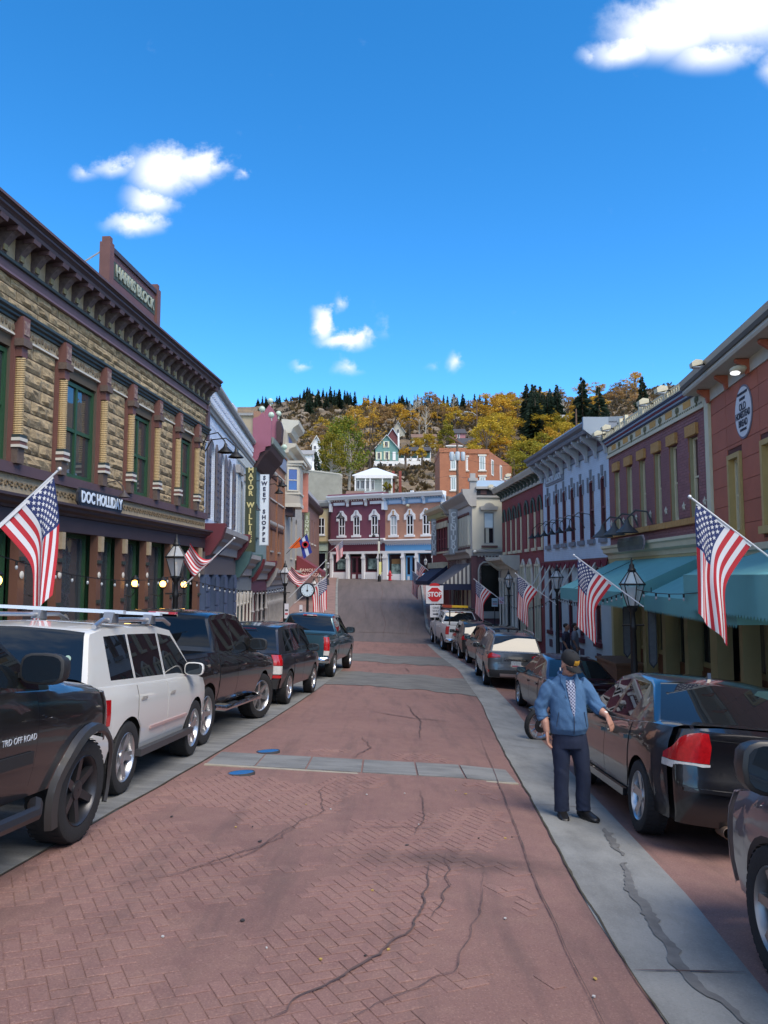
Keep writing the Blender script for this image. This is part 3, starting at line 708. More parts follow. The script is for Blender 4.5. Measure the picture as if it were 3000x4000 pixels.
# lit wall lanterns
AMBER = mat('amber_globe', (1.0, .52, .12), .4, emit=2.2)
def sconce(F, u, w, z, n, lb):
    root = empty('wall_lantern', F.root.matrix_basis @ Vector((u, -w, z - F.zb)), F.root.rotation_euler.z, lb, 'lantern', 'lit wall lanterns on the stone block')
    mb = MB(); mb.tube([(0, .35, -.25), (0, .1, -.32), (0, 0, -.2), (0, 0, -.1)], .014, 6); mb.lathe([(.05, -.12), (.09, -.09), (.09, -.07), (.02, -.06)], 10); mb.lathe([(.10, .1), (.11, .12), (.06, .17), (.02, .22)], 10)
    mb.obj('iron_frame', BLACKM, root, True); MB().ball((0, 0, .015), (.085, .085, .09), 12, 8).obj('globe', AMBER, root, True)
for (u, lb) in ((5.35, 'lit amber lantern on stone block at the left picture edge'), (7.0, 'lit amber lantern beside the large left flag'), (11.3, 'dimmer lit amber lantern in the middle of the stone shopfront'), (13.2, 'bright lit amber lantern between dark shop windows'), (14.9, 'lit amber lantern just behind the left street lamp')):
    sconce(H, u, .22, -.12 - .018 * (u - 7), 0, lb)
goose(H, 16.9, 4.1, .8, .4, BLACKM, 1.25, .5, .0); goose(H, 17.25, 4.05, 1.0, .4, BLACKM, 1.25, .45, .2)

# ---------------- pale blue painted brick house, two fronts
PBL = brick_mat('pale_blue_brick', (.56, .62, .74), (.52, .58, .70), (.45, .51, .62))
PBG = brick_mat('pale_grey_blue_brick', (.46, .50, .52), (.43, .47, .50), (.36, .40, .42))
SHUT = mat('weathered_shutter', (.085, .10, .15), .7, var=.8, vs=3, col2=(.12, .085, .07))
P = Fac('pale_blue_brick_house', 'pale blue painted brick house with tall arched shuttered windows next to stone block', 'building', (-5.95, 25.3), (-6.68, 38.6), -3.6)
MARO = mat('maroon_shop_trim', (.115, .018, .028), .5, var=.3, vs=3); SLATEB = mat('slate_blue_pilaster', (.055, .085, .16), .6, var=.3, vs=3)
GREYT = mat('grey_stone_trim', (.30, .29, .285), .75, var=.4, vs=4); TEALT = mat('teal_trim', (.05, .115, .12), .55, var=.3, vs=3)
P.block(BODY, 0, P.L, -3.6, 6.5, 12)
hol = [(.75, 1.95, 1.95, 4.75), (3.05, 4.15, 1.95, 4.72), (5.15, 6.35, 1.92, 4.7)]
hol2 = [(8.9, 9.8, 1.9, 4.3), (11.2, 12.1, 1.9, 4.3)]
P.wall(PBL, 0, 7.5, 1.2, 6.7, hol, .3); P.wall(PBG, 7.5, P.L, 1.2, 6.7, hol2, .3)
for (a, b, c, e) in hol:
    P.window(a, b, c, e, PALE, mull=1, t=.07, d=.25, arch=.55, wallm=PBL)
    for (s0, s1) in ((a - .52, a - .02), (b + .02, b + .52)):
        pts = [(s0, c), (s1, c), (s1, e - (.05 if s0 < a else .5)), ((s0+s1)/2, e - .2), (s0, e - (.5 if s0 < a else .05))]
        sh = P.o(MB().prism(pts, 'y', .03, .09), 'shutter', SHUT)
        for q in range(9): P.box('louvre', SHUT, s0 + .07, s1 - .07, .09, .105, c + .15 + q * .24, c + .30 + q * .24, sh)
for (a, b, c, e) in hol2: P.window(a, b, c, e, PALE, mull=1, t=.07, d=.25, arch=.4, wallm=PBG, sill=.1)
for u in (7.5, 8.2, 10.5, 13.1):
    pl = P.box('pilaster', PBG, u - .22, u + .22, 0, .10, 1.3, 4.4); P.box('pilaster_cap', GREYT, u - .3, u + .3, 0, .22, 4.4, 4.75, pl)
P.prof('string_course', GREYT, [(0, 5.55), (.08, 5.56), (.10, 5.66), (.16, 5.70), (.16, 5.80), (0, 5.83)], 0, P.L)
P.prof('coping', GREYT, [(-.3, 6.65), (.12, 6.65), (.18, 6.73), (.18, 6.82), (-.3, 6.86)], 0, P.L)
d0 = P.box('dentil', PBL, 0, .10, 0, .07, 6.25, 6.45); us = [.3 + k * .3 for k in range(44)]; d0.location = (us[0], 0, 0); P.rep(d0, us[1:])
d0 = P.box('dentil', PBL, 0, .10, 0, .055, 6.02, 6.16); us = [.15 + k * .3 for k in range(44)]; d0.location = (us[0], 0, 0); P.rep(d0, us[1:])
d0 = P.box('corbel', PBG, 0, .14, 0, .11, 5.05, 5.45); us = [7.8 + k * .28 for k in range(19)]; d0.location = (us[0], 0, 0); P.rep(d0, us[1:])
d0 = P.box('header_brick', PBL, 0, .11, 0, .03, 5.2, 5.28); us = [.3 + k * .32 for k in range(22)]; d0.location = (us[0], 0, 0); P.rep(d0, us[1:])
def shop_cornice(F, u0, u1, z0, z1, out, mt, endm, endw=.4):
    F.prof('shop_cornice', mt, [(0, z0), (out*.25, z0 + .02), (out*.3, lerp(z0, z1, .35)), (out*.6, lerp(z0, z1, .5)), (out*.65, lerp(z0, z1, .62)), (out, lerp(z0, z1, .8)), (out, z1), (0, z1 + .05)], u0 + endw*.5, u1 - endw*.5)
    for (a, b) in ((u0, u0 + endw), (u1 - endw, u1)): F.prof('console', endm, [(0, z0 - .1), (out*.3, z0 - .05), (out*.9, lerp(z0, z1, .55)), (out*1.1, z1 - .02), (out*1.1, z1 + .1), (0, z1 + .1)], a, b)
shop_cornice(P, .15, 7.4, .75, 1.65, .62, GREYT, MARO); P.box('shop_fascia', mat('taupe_fascia', (.11, .095, .10), .7), 0, 7.5, -.3, .04, .05, .8)
for u in (.35, 2.3, 4.3, 6.9):
    pl = P.box('pilaster', SLATEB, u - .28, u + .28, -.2, .10, -3.3, .05)
    for q in range(6): P.box('rustic_block', SLATEB, u - .31, u + .31, .10, .14, -3.1 + q * .52, -2.63 + q * .52, pl)
for a, b in ((.65, 2.0), (2.6, 4.0), (4.6, 6.6)): P.storefront(a, b, -2.9, .05, 2, MARO, None, .8, MARO, .7, .45, .1, doors=(1,) if a > 2 and a < 4 else ())
shop_cornice(P, 7.7, 12.9, .0, .95, .6, GREYT, TEALT, .5); P.box('shop_fascia', mat('blue_grey_fascia', (.17, .20, .22), .7, var=.4), 7.5, P.L, -.3, .04, -.7, .05)
P.storefront(8.0, 12.9, -3.0, -.7, 4, TEALT, None, .6, TEALT, .7, .35, .1, doors=(2,))
for u in (7.75, 8.9, 10.2, 11.5, 12.85):
    P.o(MB().lathe([(.09, -3.2), (.09, -2.9), (.055, -2.85), (.05, -1.1), (.09, -1.0), (.1, -.72)], 10, (u, .05, 0)), 'iron_column', PALE, smooth=True)
for k in range(12):
    P.o(MB().lathe([(.02, -1.35), (.06, -1.28), (.03, -1.2), (.05, -1.0), (.06, -.8), (.02, -.72)], 8, (8.1 + k * .4, -.02, 0)), 'spindle', PALE, smooth=True)
goose(P, 10.6, 3.2, .55, .35, BLACKM, .9, .3)

# ---------------- vertical hanging signs on the left
def hang_sign(name, label, X0, X1, Y, z0, z1, board, edge, text, tm, size, zt0, zt1, top=None):
    r = empty(name, ((X0 + X1) / 2, Y, z0), 0, label, 'sign'); w = (X1 - X0) / 2; h = z1 - z0
    MB().box(-w, w, -.05, .05, 0, h).obj('board', edge, r); MB().box(-w + .03, w - .03, -.062, -.05, .03, h - .03).obj('board_face', board, r)
    MB().box(-w - .45, -w, -.02, .02, h - .35, h - .31).box(-w - .45, -w, -.02, .02, .35, .39).obj('bracket', BLACKM, r)
    n = len(text)
    for k, ch in enumerate(text):
        if ch == ' ': continue
        lettering(ch, tm, r, (0, -.07, lerp(zt1, zt0, (k + .5) / n) - z0), size, depth=.012, bold=.012, name='letter')
    return r
hang_sign('vertical_shop_sign', 'dark green vertical sign with gold letters MAYOR WILLIES', -6.20, -5.72, 34.2, 1.05, 4.85, mat('olive_sign', (.045, .055, .030), .6, var=.5, vs=3), mat('green_sign_edge', (.02, .045, .038), .6), 'MAYOR WILLIES', mat('gold_letter', (.55, .48, .22), .6), .31, 1.45, 4.85)
hang_sign('vertical_shop_sign', 'white vertical sign with dark letters SWEET SHOPPE', -6.24, -5.78, 38.4, 1.52, 5.1, mat('white_sign', (.62, .68, .74), .5), mat('white_sign_edge', (.42, .46, .50), .6), 'SWEET SHOPPE', mat('navy_letter', (.02, .02, .05), .6), .27, 1.65, 5.05)

# ---------------- teal house with painted crest
T = Fac('teal_crested_house', 'narrow teal house with pink crested cornice behind the vertical signs', 'building', (-6.68, 38.6), (-6.7, 43.7), -3.6)
TEALW = mat('teal_wall', (.16, .235, .24), .7, var=.3, vs=1.5); CRD = mat('crest_brown', (.045, .018, .020), .6); PINK = mat('crest_pink', (.27, .085, .125), .6, var=.25, vs=2); MINT = mat('mint_ball', (.42, .52, .42), .5)
T.block(BODY, 0, T.L, -3.6, 6.3, 12); T.wall(TEALW, 0, T.L, -.3, 6.4, [(.7, 1.7, 2.0, 4.6), (3.2, 4.2, 2.0, 4.6)])
for a in (.7, 3.2): T.window(a, a + 1, 2.0, 4.6, TEALT, t=.08, sill=.1)
T.prof('crest_cornice', CRD, [(0, 5.5), (.2, 5.55), (.55, 6.1), (.85, 6.4), (.95, 6.75), (.95, 7.0), (0, 7.0)], .15, T.L); T.prof('crest_moulding', mat('grey_green_moulding', (.16, .19, .17), .6), [(.95, 6.7), (1.03, 6.75), (1.06, 7.05), (.8, 7.1)], .15, T.L)
T.prof('crest_end', PINK, [(0, 5.9), (.10, 5.8), (.25, 5.85), (.38, 6.25), (.62, 6.35), (.66, 6.55), (.92, 6.6), (.94, 8.0), (.6, 8.1), (.5, 8.35), (.3, 8.1), (0, 8.0)], -.02, .16)
T.prof('crest_peak', PINK, [(.35, 6.9), (.9, 6.9), (.9, 8.6), (.75, 8.9), (.5, 9.25), (.25, 8.9), (.2, 8.6)], 2.3, 2.9); T.prof('crest_peak_moulding', CRD, [(.9, 6.9), (1.15, 7.2), (1.2, 8.0), (1.1, 8.35), (.9, 8.3)], 2.2, 3.0)
for (u, w, z) in ((.1, .45, 8.5), (.1, .92, 8.2), (2.6, .5, 9.5), (2.6, .95, 8.8), (4.9, 1.0, 7.35)): T.o(MB().ball((u, w, z), .16, 10, 7).tube([(u, w, z - .3), (u, w, z - .1)], .05, 6), 'ball_finial', MINT, smooth=True)
shop_cornice(T, .1, 5.0, -.2, .75, .6, GREYT, MARO, .4); T.box('shop_fascia', mat('plum_fascia', (.09, .03, .06), .6), 0, T.L, -.3, .05, -.85, -.15); T.storefront(.5, 4.7, -3.2, -.85, 3, MARO, None, .6, MARO, .0, .4, .12)
for u in (.3, 1.8, 3.2, 4.8): T.o(MB().lathe([(.12, -3.4), (.12, -3.1), (.07, -3.0), (.06, -1.9), (.12, -1.8), (.07, -1.7), (.06, -1.0), (.13, -.86)], 10, (u, .06, 0)), 'iron_column', GREYT, smooth=True)
goose(T, 4.9, 4.9, .7, .4, BLACKM, 1.3, .3)

# ---------------- orange brick house with zigzag corbels
O = Fac('orange_brick_house', 'orange-brown brick house with white zigzag corbel bands on the left', 'building', (-6.7, 43.7), (-6.7, 51.5), -3.4)
OBR = brick_mat('orange_brown_brick', (.27, .118, .062), (.23, .098, .052), (.16, .095, .065)); ZIG = mat('zigzag_white', (.46, .42, .38), .8); SLT = mat('slate_parapet', (.17, .20, .29), .6)
O.block(BODY, 0, O.L, -3.4, 6.6, 12); O.wall(OBR, 0, O.L, -.2, 6.9, [(1.6, 2.3, 1.5, 3.0), (4.8, 5.5, 1.5, 3.0)])
for z in (6.35, 3.25):
    O.box('corbel_band', OBR, 0, O.L, 0, .05, z, z + .18)
    z0 = O.o(MB().prism([(0, z), (.17, z - .22), (.34, z)], 'y', .0, .07), 'zigzag', ZIG); us = [.1 + k * .34 for k in range(22)]; z0.location = (us[0], 0, 0); O.rep(z0, us[1:])
    z0 = O.o(MB().prism([(0, z - .24), (.17, z - .46), (.34, z - .24), (.34, z - .32), (.17, z - .54), (0, z - .32)], 'y', .0, .05), 'zigzag', CRD); z0.location = (us[0], 0, 0); O.rep(z0, us[1:])
O.box('sill_course', ZIG, 0, O.L, 0, .08, 4.5, 4.58)
for u in (.6, 3.9, 7.2): O.box('brick_pier', OBR, u - .15, u + .15, 0, .09, -.2, 6.3)
for a in (1.6, 4.8): O.window(a, a + .7, 1.5, 3.0, GREYT, sill=.1)
O.box('parapet', SLT, 0, O.L, -.3, .12, 6.9, 7.75); O.box('parapet_cap', OBR, 0, O.L, -.35, .18, 7.75, 7.85)
shop_cornice(O, .1, 7.7, -.55, .35, .6, GREYT, GREYT, .3); O.box('shop_fascia', mat('grey_blue_fascia', (.20, .23, .27), .7), 0, O.L, -.3, .05, -1.0, -.5); O.storefront(.3, 7.5, -3.2, -1.0, 5, mat('dark_grey_sash', (.05, .055, .06), .5), None, .7, GREYT, .6, .4, .08)
for k in range(14): O.o(MB().lathe([(.07, -3.3), (.06, -3.0), (.045, -2.9), (.04, -1.7), (.075, -1.6), (.075, -1.45), (.04, -1.4), (.035, -1.1), (.08, -1.02)], 8, (.4 + k * .54, .06, 0)), 'iron_column', GREYT, smooth=True)
goose(O, .4, 5.4, .8, .4, BLACKM, 1.4, .3)

# ---------------- beige house with oriel
B_ = Fac('beige_oriel_house', 'beige house with a projecting oriel window reflecting blue sky', 'building', (-6.7, 51.5), (-6.7, 62.8), -3.0)
BEI = mat('beige_paint', (.36, .33, .285), .7, var=.25, vs=1.2); BEI2 = mat('light_beige_trim', (.50, .47, .40), .65, var=.2, vs=2); BLUEG = glass_mat('oriel_sky_tinted_glass', (.02, .08, .30), 1., .03)  # the sky's reflection is painted into the oriel pane as blue
B_.block(BODY, 0, B_.L, -3, 9.8, 14); B_.wall(BEI, 0, B_.L, -3.0, 9.9, [(3.5, 4.5, 1.3, 4.3), (6.5, 7.5, 1.3, 4.3)])
for a in (3.5, 6.5): B_.window(a, a + 1, 1.3, 4.3, BEI2, t=.1, arch=.4, wallm=BEI, sill=.12)
B_.o(MB().prism([(0, 0), (.25, 1.0), (2.1, 1.0), (2.4, 0)], 'z', 4.85, 7.45), 'oriel_body', BEI)
for (z0, z1, e) in ((4.65, 4.9, .06), (5.5, 5.62, .07), (7.45, 7.62, .14), (7.62, 7.78, .26)): B_.o(MB().prism([(0, 0), (.25 - e, 1 + e), (2.1 + e, 1 + e), (2.4 + e, 0)], 'z', z0, z1), 'oriel_band', BEI2)
B_.o(MB().prism([(.3, 0), (.5, .5), (1.9, .5), (2.2, 0)], 'z', 4.1, 4.65), 'oriel_corbel', CRD)
mb = MB()   # sash on the oriel cheek that faces down the street
n = Vector((-.97, .243, 0)); a_, b_ = Vector((.03, .15, 0)), Vector((.22, .9, 0))
def chk(t, z, off): q = a_.lerp(b_, t) + n * off; return (q.x, q.y, z)
for (t0, t1, z0, z1) in ((0, .14, 5.7, 7.35), (.86, 1, 5.7, 7.35), (.14, .86, 5.7, 5.8), (.14, .86, 7.2, 7.35), (.14, .86, 6.44, 6.5)):
    mb.add([chk(t, z, o_) for o_ in (0, .05) for (t, z) in ((t0, z0), (t1, z0), (t1, z1), (t0, z1))], [(4,5,6,7),(0,1,5,4),(1,2,6,5),(2,3,7,6),(3,0,4,7)])
wf = B_.o(mb, 'window', BEI2); B_.o(MB().quad(chk(.1, 5.75, .02), chk(.9, 5.75, .02), chk(.9, 7.25, .02), chk(.1, 7.25, .02)), 'pane', BLUEG, wf)
B_.prof('main_cornice', BEI2, [(0, 8.3), (.2, 8.35), (.3, 8.6), (.7, 8.75), (.75, 8.95), (0, 9.0)], 0, B_.L); B_.prof('upper_cornice', BEI2, [(-.3, 9.7), (.35, 9.75), (.5, 10.1), (.85, 10.35), (.9, 10.6), (-.3, 10.7)], .3, 4)
B_.box('attic_panel', BEI, .2, 4.2, -.4, .12, 9, 9.75); B_.box('attic_glass', mat('blue_attic_panel', (.08, .10, .26), .4), 1.0, 2.6, .12, .14, 9.15, 9.6)
shop_cornice(B_, .1, 11.2, -.3, .4, .5, BEI2, BEI2, .4); B_.storefront(.4, 11, -2.7, -.3, 6, mat('black_sash', (.02, .02, .022), .5), None, .6, None, .0, .3)
RB = Fac('beige_rear_block', 'plain beige rear block with grey roof hood above the left houses', 'building', (-11.5, 46), (-7.1, 46), -2); RB.box('wall', mat('beige_stucco', (.40, .33, .23), .85, var=.4, vs=.8), 0, 4.4, -7, 0, -2, 9.7); RB.box('roof_edge', mat('roof_grey', (.25, .25, .25), .7), -.1, 4.5, -7.1, .12, 9.7, 9.85)
RB.o(MB().prism([(1.2, 9.85), (2.2, 9.85), (2.2, 10.6), (1.9, 10.75), (1.25, 10.7)], 'y', -2, -.6), 'roof_hood', mat('hood_white', (.55, .60, .68), .5)); RB.box('chimney', brick_mat('chimney_brick', (.30, .15, .09), (.26, .13, .08), (.3, .22, .16)), 3.6, 4.4, -.8, .15, 8, 9.95); RB.box('lower_roof', mat('white_flashing', (.5, .5, .5), .6), -.1, 2.4, .0, .5, 8.55, 8.7); RB.box('brick_panel', MATS['chimney_brick'], 0, 2.3, -.3, .3, 7, 8.5)

# ---------------- red row further up with the hanging sign and awning
Q = Fac('dull_red_brick_row', 'dull red brick row house with maroon awning near the top of the left side', 'building', (-6.7, 62.8), (-6.7, 79.2), -2.2)
DRB = brick_mat('dull_red_brick', (.23, .115, .095), (.20, .10, .085), (.15, .09, .075)); SALM = mat('salmon_plaster', (.52, .20, .15), .8, var=.4, vs=2)
Q.block(BODY, 0, Q.L, -2.2, 6.8, 10); Q.wall(DRB, 0, Q.L, -2.2, 6.9, [(a, a + 1, 3, 5.2) for a in (2, 5, 8, 11)])
for a in (2, 5, 8, 11): Q.window(a, a + 1, 3, 5.2, PALE, t=.1, sill=.12)
Q.prof('cornice', CRD, [(0, 6.2), (.3, 6.3), (.45, 6.6), (.45, 6.8), (0, 6.85)], 0, Q.L); Q.box('salmon_end_wall', SALM, -.3, .3, -.6, .45, 5.2, 8.4); Q.box('end_cap', PALE, -.38, .38, -.65, .52, 8.4, 8.55); Q.box('parapet', mat('grey_brick_parapet', (.36, .35, .36), .8), .3, Q.L, -.3, .0, 6.9, 7.6)
Q.storefront(1, 13, -1.9, .8, 6, mat('dark_red_sash', (.08, .03, .03), .5), None, .5, None, .0, .3)
hs_ = hang_sign('vertical_shop_sign', 'olive vertical sign with pale letters BONANZA on left row', -6.62, -6.16, 63.5, 2.5, 5.3, mat('olive_grey_sign', (.22, .24, .14), .6), mat('olive_sign_edge', (.13, .15, .10), .6), 'BONANZA', mat('pale_green_letter', (.55, .60, .48), .6), .40, 2.6, 5.0)
aw = empty('maroon_awning', (-6.6, 58, 0), 0, 'maroon awning lettered FAMOUS BONANZA on the left side', 'awning')
AWM = mat('maroon_canvas', (.16, .022, .030), .75, var=.2, vs=2)
MB().add([(0, 0, 1.55), (1.9, 0, .35), (1.9, 0, -.05), (0, 0, -.05), (0, 4, 1.55), (1.9, 4, .35), (1.9, 4, -.05), (0, 4, -.05)], [(0, 3, 2, 1), (4, 5, 6, 7), (0, 1, 5, 4), (1, 2, 6, 5)]).obj('canvas', AWM, aw)
lettering('FAMOUS', mat('awning_letter', (.60, .42, .36), .6), aw, (.92, -.02, .42), .34, bold=.008); lettering('BONANZA', MATS['awning_letter'], aw, (.92, -.02, .08), .34, bold=.008)

# ================================================================ RIGHT SIDE
CRM = mat('cream_trim', (.62, .56, .40), .65, var=.25, vs=3); CRM2 = mat('yellow_cream_post', (.46, .40, .20), .65, var=.25, vs=2); CRG = mat('cream_grey_trim', (.50, .47, .40), .7, var=.3, vs=2.5)
ORST = mat('orange_sandstone', (.50, .28, .095), .9, var=.7, vs=11, bump=.8, bs=25, col2=(.36, .18, .06)); STEEL = mat('galvanised', (.42, .43, .44), .45, metal=.6)
TEALA = mat('teal_canvas', (.13, .36, .36), .8, var=.25, vs=1.6); LEAFO = mat('leaf_ornament', (.13, .13, .07), .8)
# ---------------- rust-red panelled house with the painted oval
R_ = Fac('rust_red_panelled_house', 'rust red metal-panelled house with white oval bread sign at the right edge', 'building', (7.45, 17.46), (6.5, 9), -3.0)
RPAN = mat('rust_red_panel', (.42, .115, .058), .7, var=.35, vs=1.6, bump=.12, rnd=.06, grime=.25); RSEAM = mat('panel_seam', (.10, .026, .018), .8)
R_.block(BODY, 0, R_.L, -3, 4.3, 12); wins = [(1.39, 2.15, .84, 2.52), (3.25, 4.01, .84, 2.52), (5.1, 5.86, .84, 2.52), (7, 7.76, .84, 2.52)]
R_.wall(RSEAM, 0, R_.L, .6, 4.2, wins, .25); rw = R_.root.children[-1]
zc = [.62, 1.05, 1.48, 1.91, 2.34, 2.72, 3.15, 3.60, 3.98]; ucuts = [.32, 1.34, 2.2, 3.2, 4.06, 5.05, 5.91, 6.95, 7.8, 8.5]
for z0, z1 in zip(zc, zc[1:]):
    for a, b in zip(ucuts, ucuts[1:]):
        segs = [(z0, z1)]
        for (p, q, c, e) in wins:
            if a < p + .1 and b > q - .1:
                segs = [(x, y) for (x, y) in ((z0, min(z1, c - .12)), (max(z0, e + .12), z1)) if y - x > .03]
        for (x, y) in segs: R_.o(MB().box(a + .006, b - .006, 0, .016, x + .005, y - .005), 'panel', RPAN, rw)
for (a, b, c, e) in wins:
    f = R_.window(a + .1, b - .1, c + .08, e - .1, CRM, mull=2, t=.06, d=.16)
    for (p, q, x, y) in ((a, a + .1, c, e), (b - .1, b, c, e), (a + .1, b - .1, e - .1, e)): R_.box('casing', mat('ochre_casing', (.47, .32, .12), .7, var=.3, vs=4), p, q, -.1, .06, x, y, f)
    R_.box('sill', MATS['ochre_casing'], a - .05, b + .05, -.1, .12, c - .06, c + .08, f)
R_.box('corner_board', CRM, 0, .28, -.05, .07, .6, 4.0); R_.box('frieze', CRG, 0, R_.L, -.2, .05, 3.94, 4.22)
R_.prof('eave', CRG, [(-.3, 4.20), (.43, 4.22), (.46, 4.27), (.45, 4.34), (-.3, 4.36)], -.3, R_.L); R_.prof('gutter', mat('dark_gutter', (.08, .085, .085), .5), [(.38, 4.33), (.49, 4.34), (.52, 4.41), (.38, 4.41)], -.3, R_.L); R_.prof('roof_edge', CRG, [(-.3, 4.41), (.47, 4.41), (.53, 4.54), (-.3, 4.56)], -.3, R_.L)
b0 = R_.prof('bracket', RPAN, [(.05, 3.92), (.10, 3.90), (.13, 4.03), (.30, 4.15), (.31, 4.20), (.05, 4.20)], -.05, .05); us = [.35, 1.6, 2.85, 4.1, 5.4, 6.7, 8]; b0.location = (us[0], 0, 0); R_.rep(b0, us[1:])
R_.prof('lower_cornice', CRM, [(0, .38), (.12, .39), (.14, .46), (.24, .49), (.26, .60), (0, .64)], 0, R_.L)
ov = empty('oval_wall_sign', (0, 0, 0), 0, 'white oval wall sign lettered OLD HOMESTEAD BREAD', 'sign'); ov.matrix_world = R_.root.matrix_basis
el = lambda rx, rz: [(2.42 + rx * math.cos(k * math.pi / 18), 3.26 + rz * math.sin(k * math.pi / 18)) for k in range(36)]
R_.o(MB().prism(el(.48, .54), 'y', .018, .034), 'rim', mat('oval_rim', (.16, .15, .20), .7), ov); R_.o(MB().prism(el(.445, .50), 'y', .034, .042), 'disc', mat('oval_white', (.66, .66, .70), .6, var=.2, vs=3), ov)
INK = mat('oval_ink', (.03, .03, .05), .7)
for tx, z, sz, sx in (('OLD', 3.36, .21, .9), ('HOMESTEAD', 3.20, .19, .74), ('BREAD', 3.03, .19, .85), ('TRADE MARK', 2.90, .06, 1.), ('MADE BY', 3.52, .075, 1.), ('COMPLETE BAKERY', 3.63, .065, 1)): lettering(tx, INK, ov, R_.loc(2.42, .048, z), sz, depth=.006, sx=sx, bold=.004)
def flood(F, u, w, z, aim=.5, lit=False, sc=1.):
    f = F.o(MB().prism([(w, z - .02 * sc), (w + .34 * sc, z - .10 * sc), (w + .36 * sc, z + .05 * sc), (w + .22 * sc, z + .15 * sc), (w, z + .12 * sc)], 'x', u - .16 * sc, u + .16 * sc), 'floodlight', CRM)
    F.o(MB().tube([(u, w, z + .02), (u, w - .25, z - .05), (u, w - .3, z - .2)], .02, 5), 'mount', BLACKM, f)
    F.box('lens', mat('flood_lens', (.6, .62, .64), .3), u - .12 * sc, u + .12 * sc, w + .05 * sc, w + .3 * sc, z - .12 * sc, z - .09 * sc, f); return f
flood(R_, 1.6, .56, 4.46, sc=.62)
R_.o(MB().ball((2.75, .2, 4.02), (.20, .17, .09), 14, 8), 'wall_light', CRM, smooth=True); R_.o(MB().ball((2.75, .25, 3.965), (.14, .11, .04), 12, 6), 'light_lens', mat('lit_lens', (.9, .92, .95), .4, emit=.5), smooth=True)
# ---------------- plum brick house with orange lintels
M_ = Fac('plum_brick_house', 'plum painted brick house with orange stone lintels and cream frieze on the right', 'building', (7.53, 25.5), (7.45, 17.46), -3.4)
PLB = mat('plum_brick', (.27, .115, .118), .75, var=.35, vs=2.2, bump=.25, bs=50, rnd=.10, grime=.25); PLM = mat('plum_joint', (.18, .08, .085), .9)
w6 = [(.68, 1.18), (1.95, 2.44), (3.18, 3.68), (4.45, 4.94), (5.63, 6.13), (6.93, 7.46)]
mw = [(a, b, 1.42, 3.36) for a, b in w6]
M_.block(BODY, 0, M_.L, -3, 4.35, 12); M_.wall(PLM, 0, M_.L, .95, 3.95, mw, .3); pw_ = M_.root.children[-1]
bricks = []; row = 0; z = 1.0
while z < 3.90:
    u = .01 - (.105 if row % 2 else 0)
    while u < M_.L - .03:
        a, b = max(u, .01), min(u + .21, M_.L - .01); u += .21
        cut = False
        for (p, q, c, e) in [(a_ - .06, b_ + .06, 3.36, 3.66) for a_, b_ in w6] + mw:
            if z + .07 > c and z < e and b > p and a < q:
                if a < p < b: b = p
                elif a < q < b: a = q
                else: cut = True
        if not cut and b - a > .03 and not (1.22 < z < 1.40): bricks.append((a, b, z))
    z += .075; row += 1
bricks.sort(key=lambda t: -t[0]); mbr = MB()
ub = M_.o(MB().box(-.5, .5, -.01, .009, 0, .066), 'brick', PLB, pw_); ub_me = ub.data; bpy.data.objects.remove(ub)
for v in ub_me.vertices: v.co.z += M_.zb
for k, (a, b, z) in enumerate(bricks):
    if k < 300:
        o = bpy.data.objects.new('brick', ub_me); COL.objects.link(o); o.parent = pw_; o.location = ((a + b) / 2, -RND.uniform(0, .004), z - M_.zb); o.scale = (b - a - .010, 1, 1)
    else: mbr.box(a + .005, b - .005, -.01, .008 + RND.uniform(0, .004), z, z + .066)
bo = M_.o(mbr, 'bricks', PLB, pw_); bo['kind'] = 'stuff'
REV = mat('orange_reveal', (.33, .13, .05), .8, var=.4, vs=3)
for a, b in w6:
    f = M_.window(a + .03, b - .03, 1.44, 3.34, CRM, mat('maroon_blind', (.055, .012, .018), .35), mull=1, t=.05, d=.17)
    M_.box('reveal', mat('olive_reveal', (.34, .31, .18), .8, var=.4, vs=3), a, a + .03, -.26, -.005, 1.42, 3.36, f); M_.box('reveal', REV, b - .03, b, -.26, -.005, 1.42, 3.36, f); M_.box('edge_strip', REV, a - .055, a, 0, .012, 1.42, 3.36, f)
    l = MB().box(a - .07, b + .07, 0, .085, 3.37, 3.64); M_.o(l, 'lintel', ORST)
u = 0
while u < M_.L - .1:
    l = RND.uniform(.5, .85); M_.box('sill_stone', ORST, u + .006, min(u + l, M_.L) - .006, 0, .10 + RND.uniform(0, .02), 1.25, 1.40); u += l
M_.box('frieze', CRM, 0, M_.L, -.2, .04, 3.92, 4.30); M_.box('frieze_bead', CRM, 0, M_.L, .04, .075, 3.90, 3.99)
for k in range(7):
    u = .55 + k * 1.24
    if u < M_.L - .4: M_.box('frieze_tile', mat('frieze_orange', (.56, .30, .07), .7), u - .02, u + .44, .04, .052, 4.10, 4.26)
    v = u + .82
    if v < M_.L:
        mb = MB()
        for (dx, dz, an) in ((0, .12, 0), (-.07, .1, .7), (.07, .1, -.7), (0, -.03, 0)): mb.ball((v + dx, .055, 4.08 + dz * .9), (.03 + .02 * abs(an), .015, .075), 6, 4)
        M_.o(mb, 'leaf_ornament', LEAFO)
dd = M_.box('dentil', LEAFO, 0, .05, .04, .05, 4.02, 4.06); us = [.1 + k * .115 for k in range(68)]; dd.location = (us[0], 0, 0); M_.rep(dd, us[1:])
